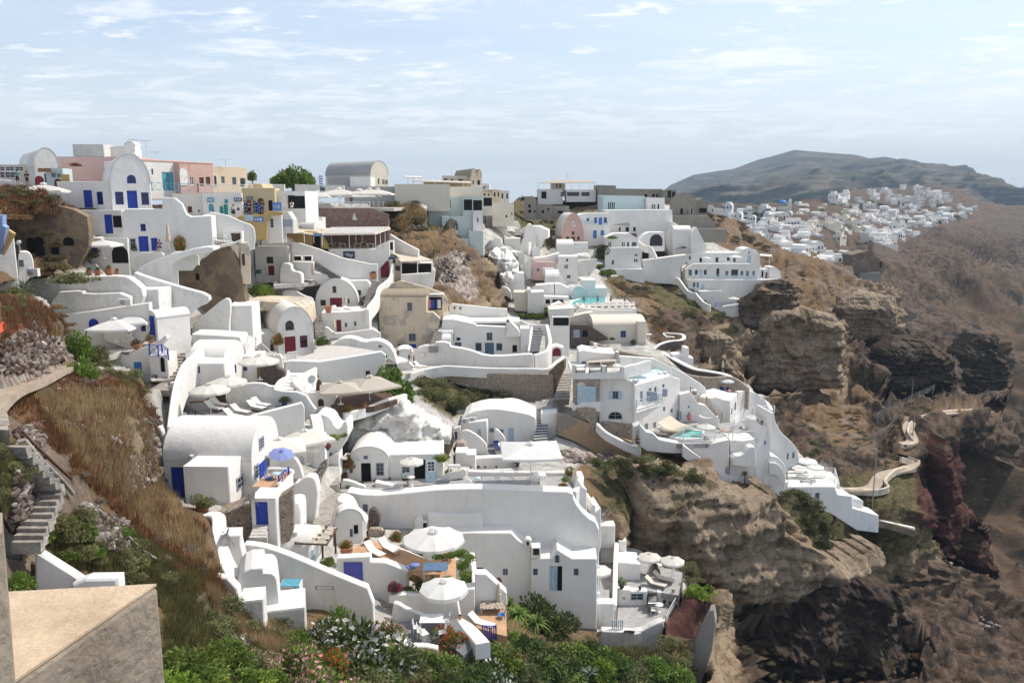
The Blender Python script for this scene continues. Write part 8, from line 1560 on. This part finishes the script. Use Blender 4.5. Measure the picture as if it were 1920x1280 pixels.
# foreground parapet, slope steps, plants, grass
zc_=-2.55;C0=G(297,1093,zc_);C1=G(35,1270,zc_);C2=G(17,1108,zc_)
e=empty('parapet_block',(C0.x,C0.y,zc_-3),'big rough ochre cement parapet block with flat top in the bottom left corner','parapet');o_=Vector(e.location)
def hpoly(P,z,th,name,mat,par):
 mb=MB();n=len(P);P=[Vector((p.x,p.y,z))-o_ for p in P];B=[p-Vector((0,0,th))for p in P];mb.add(P+B,[tuple(range(n)),tuple(range(n,2*n))[::-1]]+[(i,n+i,n+(i+1)%n,(i+1)%n)for i in range(n)]);o=mb.build(name,[mat],par);recalc(o);return o
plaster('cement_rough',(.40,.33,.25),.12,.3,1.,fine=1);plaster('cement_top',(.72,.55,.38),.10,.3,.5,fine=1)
bk=(C2-C0);L_=C1+(C1-C0)*.6
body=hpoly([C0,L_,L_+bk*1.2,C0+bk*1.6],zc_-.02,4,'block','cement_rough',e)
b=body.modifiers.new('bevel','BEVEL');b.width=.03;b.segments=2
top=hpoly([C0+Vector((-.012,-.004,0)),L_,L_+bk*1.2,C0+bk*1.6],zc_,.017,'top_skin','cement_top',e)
H('Z','rough cement wall end rising at the left edge of the view','-90 1420,-90 1003,4 1006,36 1420',3.3,.4,32,mat='cement_rough',fd=0,**KW)
H('R','white sloping wall descending behind the cement parapet','140 840,160 680,175 678,330 775,400 822,380 850',22,.35,6,fd=1,**KW)
H('R','low white wall and coping right of the sloping wall','330 850,330 825,395 802,540 800,542 850',21.5,.5,0,fd=1,**KW)
H('R','white wall wedge at the left edge below the stone steps','-60 700,-60 480,0 530,40 590,100 628,100 690',22.5,.4,0,fd=1,**KW)
PLANT('R','green',80,850,150,'leafy green sapling behind the cement parapet',Y=18,hs=1.3)
stairs('R','rough stone steps climbing the dry slope, upper flight',(15,190,0),(125,190,0),(165,398,0),(300,398,0),7,sink=.35)
stairs('R','rough stone steps climbing the dry slope, lower flight',(165,400,0),(290,400,0),(50,650,0),(185,650,0),8,sink=.35)
stairs('R','small flight of stone steps at the left edge',(-60,30,0),(35,35,0),(-60,110,0),(40,115,0),4,sink=.5)
def tube_path(tg,label,name,cat,pts,r,mat):
 q=[float(v)for v in pts.replace(',',' ').split()];P=[]
 for i in range(0,len(q),2):x,y=cv(tg,q[i],q[i+1]);P.append(gp(x,y)+Vector((0,0,.18)))
 P=spline(P,4);o=P[0].copy();mb=MB()
 for a,b in zip(P[:-1],P[1:]):mb.tube(a-o,b-o,r,7)
 ob=mb.build(name,[mat]);ob.location=o;return tag(ob,label,cat)
tube_path('R','rusty water pipe running down the dry slope','pipe','pipe','90 125,200 240,330 360',.05,'darkwood');tube_path('R','pale pipe lying lower on the dry slope','pipe','pipe','440 490,560 590,650 680,720 725',.06,'greywood');tube_path('R','stone kerb curving beside the rough steps','kerb','kerb','118 185,180 260,250 330,300 380,340 430',.07,'step_stone')
P=[W(x,y,D(x,y)-.3)for x,y in((-9,633),(7,620),(24,631),(42,620),(45,627),(24,640),(7,634),(-9,650))];o=P[0].copy();mb=MB();mb.add([p-o+Vector((0,0,.25+.12*(i%2)))for i,p in enumerate(P)],[(0,1,6,7),(1,2,5,6),(2,3,4,5)],0,True);ob=mb.build('plastic_netting',['orange_net']);ob.location=o;tag(ob,'torn orange plastic netting on the slope at the left edge','netting')
rp=random.Random(3)
def path_strip(pts,w,name,up=0):
 Q=spline([W(x,y,D(x,y)-up)for x,y in pts],8);mb=MB();vs=[]
 for i,p in enumerate(Q):d=Q[min(i+1,len(Q)-1)]-Q[max(i-1,0)];d.z=0;d.normalize();s=Vector((-d.y,d.x,0))*w/2;vs+=[p+s+Vector((0,0,.04)),p-s+Vector((0,0,.04)),p-s-Vector((0,0,.25)),p+s-Vector((0,0,.25))]
 mb.add(vs,[(4*i+a,4*i+4+a,4*i+4+(a+1)%4,4*i+(a+1)%4)for i in range(len(Q)-1)for a in range(4)]);o=mb.build(name,['path_dust']);recalc(o);o['kind']='structure'
plaster('path_dust',(.42,.34,.26),.15,.4,.8)
path_strip([(-60,800),(0,738),(60,715),(105,695),(140,682)],1.1,'footpath')
path_strip([(1562,914),(1600,917),(1635,913),(1655,890),(1700,877),(1714,862),(1692,852)],1.7,'cliff_path',1.6);path_strip([(1690,832),(1711,826),(1703,800),(1722,784),(1760,776),(1830,768)],1.7,'cliff_path',1.6)
def ridge_tree(x,y,wpx,hpx,Y,label,k='green'):
 P=W(x,y,Y);r=wpx/2*Y/F;h=hpx*Y/F;plant(k,P,r,label,'tree','tree','trees on the ridge',hs=h*.62/r,trunk=h*.32)
ridge_tree(548,365,85,62,150,'broad green tree on the ridge behind the cafes');ridge_tree(520,362,40,40,148,'left lobe tree beside the broad green tree');ridge_tree(575,362,35,45,152,'right lobe tree beside the broad green tree')
ridge_tree(474,345,24,28,128,'small green tree behind the cream shuttered storey','green');ridge_tree(984,380,30,16,235,'low dark green hedge tree on the ridge gap, left','dark');ridge_tree(1003,380,26,15,235,'low dark green hedge tree on the ridge gap, right','dark')
SH=[('scrub',"690 385,780 380,800 440,850 470,800 490,735 440",22,(18,34),'on the rocky knoll beside the pale green house'),('dry',"735 430,830 440,900 480,860 560,780 540",24,(12,26),'on the dry face of the rocky knoll'),
('scrub',"870 540,935 545,960 580,930 590,880 585",7,(34,48),'in the brown clump above the white parapet'),('green',"975 585,1040 580,1045 600,980 600",6,(18,28),'in the vine patch above the blue door house'),
('olive',"785 715,860 715,950 720,940 765,880 775,800 770",20,(42,76),'below the speckled stone wall'),('scrub',"1135 530,1215 530,1250 600,1300 650,1260 640,1190 590",30,(18,34),'on the brown slope below the back village'),
('olive',"1230 520,1290 540,1340 575,1400 610,1390 640,1300 640,1250 590",34,(18,36),'in the green ravine below the long hotel row'),('dry',"1200 560,1240 580,1300 640,1330 690,1290 650",14,(16,30),'in the bottom of the ravine'),
('scrub',"965 385,1060 385,1120 390,1060 440,1000 430",26,(12,26),'on the hillside round the ruined grey houses'),('green',"1120 470,1145 480,1150 520,1125 520",6,(18,26),'beside the white cube house'),
('scrub',"1300 400,1360 405,1420 440,1450 480,1400 470,1340 440",24,(14,28),'beside the grey concrete blocks'),('scrub',"1400 530,1480 490,1570 510,1560 560,1480 560,1420 570",26,(10,26),'on top of the tan cliff behind the hotel'),
('olive',"1100 862,1150 850,1220 860,1300 885,1340 930,1250 905,1180 900",30,(24,44),'hanging over the tan cliff below the hotel'),('olive',"1480 925,1530 935,1570 985,1590 1020,1540 1030,1490 965",16,(28,46),'on the cliff shoulder below the sun terrace'),
('scrub',"1570 990,1650 975,1730 985,1750 1020,1680 1050,1600 1040",20,(24,44),'along the cliff tip below the stone parapet'),('scrub',"1590 930,1700 860,1730 920,1740 975,1640 960",14,(16,32),'beside the winding cliff path'),
('olive',"1500 840,1530 830,1540 850,1510 858",2,(26,34),'behind the round shouldered house'),('dry',"1540 745,1620 760,1600 830,1560 800",14,(12,26),'on the orange scree below the tan cliff'),
('olive',"1280 1050,1320 1050,1335 1090,1290 1095",4,(30,40),'beside the pool terrace'),('olive',"1240 1200,1290 1210,1300 1280,1230 1280",6,(34,50),'at the bottom right of the garden'),
('scrub',"60 430,200 480,180 512,100 512",10,(30,52),'between the brown ruin and the potted oleanders'),('scrub',"0 350,70 352,110 375,60 385,0 380",10,(18,34),'on the grassy crest at the left edge'),
('olive',"75 965,165 965,170 1005,90 1010",5,(46,70),'beside the foot of the rough steps'),('olive',"80 1010,240 1010,330 1090,250 1095,120 1060",16,(36,64),'on the green lower slope above the parapet'),('olive',"-20 830,60 850,40 940,-20 930",8,(40,70),'left of the rough stone steps'),
('grey',"130 700,190 700,200 740,140 745",3,(34,50),'on the dry slope below the path'),('olive',"180 680,260 700,270 740,200 720",9,(26,44),'on the slope crest beside the stair street'),('dry',"60 560,130 580,125 640,70 630",8,(26,44),'above the rubble wall at the left'),
('olive',"0 520,60 545,40 600,0 600",8,(26,44),'below the long rough white wall at the left edge'),('grey',"330 1020,380 975,385 1010,350 1040",4,(22,36),'beside the curved white parapet'),
('dry',"1700 1180,1900 1200,1920 1280,1720 1280",30,(12,26),'on the dark slope in the bottom right corner'),('scrub',"1640 1060,1740 1050,1840 1120,1800 1150,1700 1120",16,(12,24),'on the ridge edge at the right'),('scrub',"1380 1120,1440 1110,1480 1180,1400 1260",8,(14,30),'in the shaded gully at the bottom'),('scrub',"1460 780,1680 790,1680 880,1600 900,1520 850",22,(9,20),'on the dark slope above the sun terrace'),('dry',"1400 590,1560 560,1590 600,1500 640,1420 620",16,(8,16),'on the ledges of the tan cliff'),('scrub',"1600 640,1800 650,1880 740,1700 760",26,(8,18),'on the black cliff at the right'),('scrub',"1370 1140,1700 1100,1900 1280,1450 1280",60,(9,22),'in the dark gully under the cliff'),('scrub',"1710 880,1860 900,1850 1060,1760 1010",18,(8,18),'on the red cliff'),('olive',"380 1130,520 1170,640 1240,900 1235,1200 1240,1280 1270,400 1280",24,(56,92),'in the foreground garden'),('pinkfl',"440 1200,640 1230,640 1290,440 1290",7,(50,90),'in the foreground garden'),('green',"420 1190,640 1225,1250 1235,1280 1280,330 1285",24,(60,110),'in the foreground garden'),('dark',"560 1225,900 1235,1280 1235,1280 1285,560 1285",20,(60,115),'in the foreground garden'),('green',"60 985,240 985,320 1080,250 1090,110 1060",5,(36,60),'on the green lower slope'),('dry',"150 700,290 760,280 900,380 1010,440 1120,300 1050,180 950,60 790",14,(24,48),'scattered over the rust brown slope'),('grey',"150 700,290 760,280 900,380 1010,440 1120,300 1050,180 950,60 790",6,(20,40),'scattered over the rust brown slope'),('scrub',"1650 740,1750 770,1780 800,1720 800",8,(14,26),'above the upper cliff path')]
SQ=[];KN={'scrub':'olive brown','dry':'dry brown','olive':'dusty green','green':'bright green','grey':'grey leafless','dark':'dark green','pinkfl':'pink flowered'};DK=['l_scrub','l_dry','l_olive','l_green','l_grey','l_dark']
for kind,pl,n,(s0,s1),where in SH:
 n=int(n*1.5);pl=PL(pl);xs=[p[0]for p in pl];ys=[p[1]for p in pl];c=0
 while c<n:
  x=rp.uniform(min(xs),max(xs));y=rp.uniform(min(ys),max(ys))
  if pip(np.array([x]),np.array([y]),pl)[0]:SQ.append((rp.uniform(s0,s1),kind,x,y,where,rp.uniform(.6,.95)));c+=1
SQ.sort(reverse=True);LV=[];LF=[];LM=[];nv=0
for i,(s,kind,x,y,where,h_)in enumerate(SQ):
 P=W(x,y,min(D(x,y),78.5+(x-1200)*.015))if 1100<x<1560 and 850<y<1150 else gp(x,y);r=s/2*(P.y*CP-P.z*math.sin(PIT))/F;kn=KN[kind]
 if i<285:plant(kind,P,r,'%s shrub %s'%(kn,where),'shrub','shrub','%s shrubs %s'%(kn,where),hs=h_)
 else:
  me=pmesh((kind,rnd.randrange(3)));v=np.empty(len(me.vertices)*3,np.float32);me.vertices.foreach_get('co',v);v=v.reshape(-1,4,3)[::3].reshape(-1,3);a=rnd.uniform(0,6.28);v=v@np.array([[math.cos(a),math.sin(a),0],[-math.sin(a),math.cos(a),0],[0,0,1]])*np.array([r,r,r*h_]);c=v.reshape(-1,4,3).mean(1,keepdims=True);v=((v.reshape(-1,4,3)-c)*1.5+c).reshape(-1,3)
  LV.append(v+np.array(P));m_=DK.index('l_'+kind);LF.append(np.arange(len(v)).reshape(-1,4)+nv);LM.append(np.full(len(v)//4,m_));nv+=len(v)
tag(link(bpy.data.objects.new('low_scrub',npmesh('low_scrub',np.concatenate(LV),np.concatenate(LF),DK,smooth=False,mi=np.concatenate(LM)))),'low scrub and dry cushions growing all over the slopes and cliffs','scrub',kind='stuff')
FG=[('oleander',690,1205,175,'white flowered oleander in the middle of the foreground garden',45,1.),('oleander',600,1190,110,'smaller white oleander left of the big one',42,1.),('green',650,1185,90,'upright green shrub between the two oleanders',44,1.5),('pinkfl',560,1240,110,'pink flowered oleander in the lower left garden',38,1.),('pinkfl',735,1180,60,'reddish pink oleander edge beside the garden terrace',44.5,1.2),
('redfl',610,1245,80,'shrub with reddish new leaves in the lower garden',38.5,1.2),('green',350,1245,130,'bright green bush just right of the cement parapet',19,1.),('lime',320,1270,80,'lime green bush at the bottom edge by the parapet',16,1.),('lime',400,1275,90,'low lime bush at the bottom left',22,.7),('pine',1020,1150,125,'big round dark green tree in front of the white house',57,1.05),('pine',1095,1215,60,'small dark round shrub right of the big tree',57.5,1.2),
('dark',985,1200,60,'purple grey bush below the yuccas',51,1.2),('pine',1035,1260,70,'dense dark shrub at the bottom centre',51,1.3),('pine',850,1275,130,'wide dark green bush at the bottom of the garden',42,1.),('oleander',935,1275,95,'white flowering bush at the bottom centre',44,1.15),('scrub',990,1275,60,'grey green bush right of the white flowering bush',47,1.2),('redfl',840,1195,70,'sparse oleander in front of the garden table',44,1.1),
('lime',470,1265,90,'low yellow green ground shrub at the bottom left',30,.6),('green',440,1235,70,'green shrub beside the pale rocks',29,.9),('olive',1180,1265,80,'dark green shrub at the bottom right',52,1.1),('dark',1160,1240,60,'dark leafy shrub beside the sunny hedge',52.5,1.),('lime',1130,1245,60,'bright lime creeping hedge at the bottom right',51.5,1.1),('green',560,1195,60,'silvery green shrub at the foot of the white slab',39,1.1),('olive',690,1260,110,'mossy green mound in the lower middle',38.5,.6),('olive',760,1240,90,'olive mound right of the mossy one',41,.7),
('magenta',470,1272,16,'single magenta geranium at the bottom edge',26,1.),('pinkfl',655,1280,70,'pink flower clump at the bottom edge',35,.8),('lime',1312,1100,50,'bright green shrub beside the pool terrace',70,.9),('olive',180,660,60,'rounded dark green tree beside the path end',59.5,1.2),('green',150,690,60,'bright green shrub at the path end',57,1.1),('green',142,650,70,'broad leaved shrub above the path end',60,1.3),
('olive',135,505,80,'grey green mound before the brown ruin',70,.6),('dry',30,392,60,'dry tuft on the crest',66,.6),('green',745,735,85,'tall green shrub beside the tan parasols',80,1.3),('green',735,700,50,'upper part shrub beside the tan parasols',82,1.2),('lime',490,545,50,'yellow green bush below the brown rubble wall',107,1.1)]
for k,x,y,w_,lab,Y,hs_ in FG:
 y+=w_*.25;P=W(x,y,min(Y,D(x,y)-.2));cc=P.y*CP-P.z*SP;plant(k,P,w_/1.8*cc/F,lab,'bush' if 'tree' not in lab else 'tree','bush' if 'tree' not in lab else 'tree',hs=hs_)
for i,(x,y,w_,k,Y)in enumerate(((970,1150,75,'palm',53),(1005,1165,75,'palm',52.5),(965,1190,55,'palm',51),(1030,1240,60,'palm',49),(1085,1275,60,'palm',47),(955,1130,60,'palm',54),(1105,1262,50,'agave',50.5),(945,1210,45,'palm',50),(45,540,60,'agave',56),(500,1260,50,'agave',30))):
 P=W(x,y,Y);cc=P.y*CP-P.z*SP;plant(k,P,w_/2*cc/F,'%s %s'%('spiky green yucca' if k=='palm' else 'grey agave',('left of the big round tree','right behind it in front of the big round tree','below the first yucca','at the bottom centre','at the bottom edge','tucked behind the picket gate','beside the lime hedge','by the lower patio gate','below the rough white wall','near the bottom left rocks')[i]),hs=1.)
for i,(x,y,h_,k)in enumerate(((765,168+0,95,'green'),(840,168,95,'green'),(935,165,120,'pinkfl'),(1005,160,70,'green'))):POT('E',k,x,y,h_,'big clay pot on the rough white wall, %s of four'%('first','second','third, with pink oleander','fourth')[i],Y=71.5,pr=.3,ph=.55,group='big clay pots on the rough white wall')
POT('E','pinkfl',1180,800,130,'clay trough of pink flowers on the terrace wall, left',Y=68.6,pr=.35,ph=.4);POT('E','pinkfl',1290,740,100,'clay trough of pink flowers on the terrace wall, right',Y=69.5,pr=.3,ph=.3)
parasol('E','square white parasol on the blue arched door terrace, front one',980,535,735,355,Y=69.5,sq=True,mat='canvas_white',flat=.35);parasol('E','square white parasol on the blue arched door terrace, rear one',1145,498,690,285,Y=71,sq=True,mat='canvas_white',flat=.35)
parasol('A','square cream parasol at the top left above the brown ruin',372,478,600,335,Y=84,sq=True,flat=.3);parasol('A','white parasol in front of the dark cellar doorway',878,955,1120,245,Y=80.5,sq=True,mat='canvas_white',flat=.3);closed_parasol('A','tall cream folded parasol beside the big vaulted house door',1452,820,1060,Y=82.5)
POT('A','dark',1170,1090,140,'round clipped shrub beside the blue double door',Y=83.5,mat='terra');PLANT('A','redfl',1540,1040,110,'climbing bougainvillea on the white wall beside the folded parasol',Y=84,hs=2.2,name='bougainvillea',cat='bougainvillea')
PERSON('A','person in dark clothes sitting outside the narrow blue door',1375,1065,Y=82.8,pose='sit',top='c_blue',legs='c_black');PERSON('A','person in teal shirt on the ridge path at the left',155,490,Y=92,top='c_teal',legs='c_black');PERSON('A','person in black on the ridge path at the left',238,500,Y=92,top='c_black',legs='c_black')
PERSON('M','tourist in white shirt with red bag by the teal shutters',435,585,Y=100,top='c_white',legs='c_black');PERSON('M','man in dark shirt and blue trousers at the ochre shop',835,525,Y=102,top='c_black',legs='c_blue');PERSON('M','bent person in white beside the cafe post',1240,480,Y=105,pose='sit',top='c_white',legs='cushion');PERSON('M','dark dressed person beside the souvenir racks',650,545,Y=103,top='c_black',legs='c_black')
for i,(x,y,mm)in enumerate(((585,540,'c_white'),(610,545,'c_blue'),(705,540,'c_pink'),(735,545,'c_teal'),(765,540,'c_blue'))):
 P=W(*cv('M',x,y),103.2);e=empty('souvenir_rack',P,'souvenir rack with %s goods in front of the ochre shop'%('white','dark blue','pink','teal','bright blue')[i],'rack');mb=MB();mb.tube((0,0,0),(0,0,1.7),.03,5);mb.build('stand',['metal'],e)
 for j in range(3):mb=MB();mb.box((0,0,.5+j*.45),(.45,.3,.36));mb.build('goods',[mm],e)
closed_parasol('F','tall cream folded parasol before the brown door of the upper house',642,60,160,Y=110);closed_parasol('F','tall cream folded parasol on the terrace by the deckchair',1042,55,218,Y=111.5);closed_parasol('F','cream folded parasol on the round vaulted house terrace',1318,322,460,Y=106.5);closed_parasol('F','cream folded parasol on the dark red door terrace',1218,545,665,Y=101)
LOUNGE('F','wooden deckchair on the upper terrace beside the folded parasol',1000,225,Y=111,rz=150);LOUNGE('F','white deckchair before the dark red double door, left',1255,478,Y=105.6,rz=140,fr='p_white');LOUNGE('F','white deckchair before the dark red double door, right',1340,470,Y=105.9,rz=140,fr='p_white')
parasol('F','large tan square parasol on the brown deck, left',1268,1075,1270,340,Y=72.5,sq=True,mat='canvas_tan',flat=.3);parasol('F','large tan square parasol on the brown deck, right',1518,1030,1240,410,Y=75,sq=True,mat='canvas_tan',flat=.3)
deck('F','brown_deck',0,'1180 1330,1560 1290,1760 1230,1700 1170,1220 1180','darkwood',ref=(1400,1300,72))
ribbon('F','white low planter wall in front of the brown deck','1300 1345 71,1500 1290 72.5,1660 1230 74.5,1829 1180 77',.9,.5)
PLANT('F','redfl',1340,1310,110,'flowering shrub in the planter of the brown deck',Y=71.5,hs=.7);POT('F','redfl',1485,1290,60,'clay pot of red flowers on the deck planter wall',Y=72)
parasol('I','square cream parasol behind the vaulted house, left',1110,735,1010,430,Y=56,sq=True,flat=.3);parasol('I','square cream parasol behind the vaulted house, right',1330,665,960,390,Y=60,sq=True,flat=.3)
H('I','pale niche wall with blue window behind the two square parasols','1250 960,1250 740,1470 740,1480 960',62.5,2,0,'plain',ops='wq 1255 805 1302 900');ac_unit('I','white air conditioner above the two square parasols',1365,680,64,0);TABLE('I','white terrace table under the right square parasol',1400,925,Y=59.5,r=.6,sq=True);CHAIR('I','white terrace chair under the right square parasol',1320,930,Y=58.5)
wall('I','curved white privacy wall under the square parasols','1030 1000,1030 930,1100 870,1200 880,1280 930,1320 1000',57,.4,0);ribbon('I','white buttress pillar wall beside the square parasols','1420 530 66,1440 600 64,1450 700 62.5',2.5,.9);POT('I','magenta',1530,840,90,'blue pot of magenta flowers on the stair wall',Y=63,mat='bluepot');PLANT('I','lime',1580,740,110,'yellow green vine shrub left of the stair wall',Y=65);PLANT('I','lime',1660,720,80,'yellow green vine shrub right of the stair wall',Y=66)
H('I','white mound wall between the two parasol terraces','1410 690,1412 560,1440 530,1490 535,1550 560,1590 640,1640 660,1660 600,1700 590,1700 760,1500 800',66.5,2.5,0,sm=1,fd=2,**WR)
POT('K','olive',320,322,235,'big clay pot with a lemon sapling before the vaulted house annex',Y=46.8,pr=.24,ph=.34,hs=1.0,group='big clay pots')
PLANT('A','magenta',655,320,110,'magenta bougainvillea on the roof behind the vaulted house',Y=99,hs=.5,name='bougainvillea',cat='bougainvillea');PLANT('F','redfl',740,740,120,'thin dark red bougainvillea climbing beside the dark red door',Y=91.5,hs=1.5,name='bougainvillea',cat='bougainvillea');PLANT('F','green',1110,760,150,'green shrubs beside the dark red door vaulted house',Y=94,hs=1.);PLANT('F','lime',590,290,170,'yellow green bush behind the diagonal wooden rail',Y=106,hs=1.)
def grass(name,regs,mat,label,hgt,wd,seed):
 g=np.random.default_rng(seed);VV=[];n0=0
 for pl,n in regs:
  pl=PL(pl);xs=[p[0]for p in pl];ys=[p[1]for p in pl];x=g.uniform(min(xs),max(xs),n*3);y=g.uniform(min(ys),max(ys),n*3);k=pip(x,y,pl);x=x[k][:n];y=y[k][:n]
  Yd=TN(x,y)*1.006+.15;cl=fbm(np.c_[x/26,y/14,x*0],1,3,s=seed);kp=cl>g.uniform(-.9,.25,len(x));x,y,Yd=x[kp],y[kp],Yd[kp]
  a=(x-960)/F;b=(640-y)/F;s=Yd/(CP+b*SP);P=np.stack([a*s,Yd,(-SP+b*CP)*s-.05],-1);m=len(P);B=7;t=g.uniform(0,6.28,(m,B));h=hgt*g.uniform(.5,1.3,(m,B))*np.clip(Yd/30,.5,1.3)[:,None];ln=g.uniform(.1,.55,(m,B));w=wd*np.clip(Yd/30,.5,1.6)[:,None]*np.ones((m,B))
  dx,dy=np.cos(t),np.sin(t);base=P[:,None]+np.stack([dx,dy,dx*0],-1)*(.07*np.clip(Yd/30,.5,1.6))[:,None,None];side=np.stack([-dy,dx,dx*0],-1)*w[...,None];tip=base+np.stack([dx*h*ln,dy*h*ln,h],-1);VV.append(np.stack([base-side,base+side,tip],2).reshape(-1,3))
 V=np.concatenate(VV);o=link(bpy.data.objects.new(name,npmesh(name,V,np.arange(len(V)).reshape(-1,3),[mat],smooth=False)));return tag(o,label,'grass',kind='stuff')
grass('dry_grass',[("20 740,140 690,260 720,300 790,280 900,310 950,385 985,380 1060,420 1090,560 1190,480 1180,380 1100,300 1050,220 960,140 880,60 800,0 770",13000),("0 350,70 352,130 385,165 405,60 400,0 400",1500),("0 560,80 570,130 620,60 640,0 660",2500),("400 1090,520 1150,640 1230,560 1240,440 1170,350 1110",3500)],'g_dry','dry rust brown grass covering the left slope',.30,.024,1)
grass('straw_grass',[("60 740,260 740,300 900,380 1010,420 1090,300 1020,160 880",5000),("380 1100,560 1180,640 1240,520 1240,400 1150",5000),("700 1230,1100 1230,1200 1280,680 1290",2500)],'g_straw','pale straw grass tufts on the left slope',.5,.016,2)
grass('green_grass',[("75 970,180 960,260 1010,400 1090,330 1160,230 1080,100 1050",7000),("310 1140,420 1110,620 1220,900 1230,1280 1210,1290 1290,300 1290",10000),("0 830,60 850,50 950,0 960",1500)],'g_green','green ground plants along the lower slope and garden',.30,.03,4)
grass('knoll_grass',[("700 400,780 385,830 440,900 480,930 530,860 480,780 450",1500),("1140 530,1220 530,1300 620,1400 620,1300 660,1200 600",2500),("1380 560,1480 500,1600 510,1560 570",1500)],'g_dry','dry brown grass on the knoll, ravine and far cliff',.5,.03,5)
def rubble(name,label,regs,mat,seed,r0,r1):
 g=np.random.default_rng(seed);ic=np.array([[0,0,1],[.89,0,.45],[.28,.85,.45],[-.72,.53,.45],[-.72,-.53,.45],[.28,-.85,.45],[.72,.53,-.45],[-.28,.85,-.45],[-.89,0,-.45],[-.28,-.85,-.45],[.72,-.53,-.45],[0,0,-1]]);fc=np.array([[0,1,2],[0,2,3],[0,3,4],[0,4,5],[0,5,1],[1,6,2],[2,7,3],[3,8,4],[4,9,5],[5,10,1],[2,6,7],[3,7,8],[4,8,9],[5,9,10],[1,10,6],[11,7,6],[11,8,7],[11,9,8],[11,10,9],[11,6,10]]);V=[];Fc=[];k=0
 for pl,n in regs:
  pl=PL(pl);xs=[p[0]for p in pl];ys=[p[1]for p in pl];x=g.uniform(min(xs),max(xs),n*4);y=g.uniform(min(ys),max(ys),n*4);q=pip(x,y,pl);x=x[q][:n];y=y[q][:n];Yd=TN(x,y)*1.004
  for i in range(len(x)):
   P=np.array(W(x[i],y[i],float(Yd[i])));r=g.uniform(r0,r1)**1*(Yd[i]/40)**.5;v=ic*g.uniform(.7,1.25,(12,1))*r*np.array([1,1,.7]);V.append(v+P);Fc.append(fc+k);k+=12
 o=link(bpy.data.objects.new(name,npmesh(name,np.concatenate(V),np.concatenate(Fc),[mat],smooth=False)));return tag(o,label,'rubble',kind='stuff')
NTm=NT('loose_stone',.9,.15);NTm.col(NTm.mix(1,NTm.ramp(NTm.tc.outputs['Random Per Island'],[(0,(.06,.04,.04)),(.35,(.14,.10,.085)),(.7,(.22,.18,.15)),(.93,(.3,.27,.24)),(1,(.5,.46,.42))]),NTm.ramp(NTm.noise(6,4),[(.3,.7),(.7,1.)]),'MULTIPLY'))
rubble('loose_stones','loose brown and grey stones of the tumbled walls on the left slope',[("0 700,0 640,60 600,130 650,135 668,60 700",520),("30 800,80 790,90 960,20 980",350),("150 940,250 980,230 1040,160 1010",250),("235 790,300 780,300 890,240 930",350),("60 690,280 750,290 860,120 800",260),("400 1180,540 1200,520 1260,400 1240",120)],'loose_stone',8,.10,.26)
rubble('loose_scree','loose dark and pale scree on the rocky knoll and beside the ochre wall',[("800 480,870 470,890 560,850 565,810 520",420),("1050 845,1200 855,1170 872,1060 865",260),("740 420,840 430,900 480,830 520",200),("1500 1050,1760 1030,1900 1180,1700 1180",300)],'loose_stone',9,.12,.3)
relief('hillside',TN,-160,1981,342,1418,3,True)
relief('caldera_slope',TF,1300,2100,346,1260,3,False)
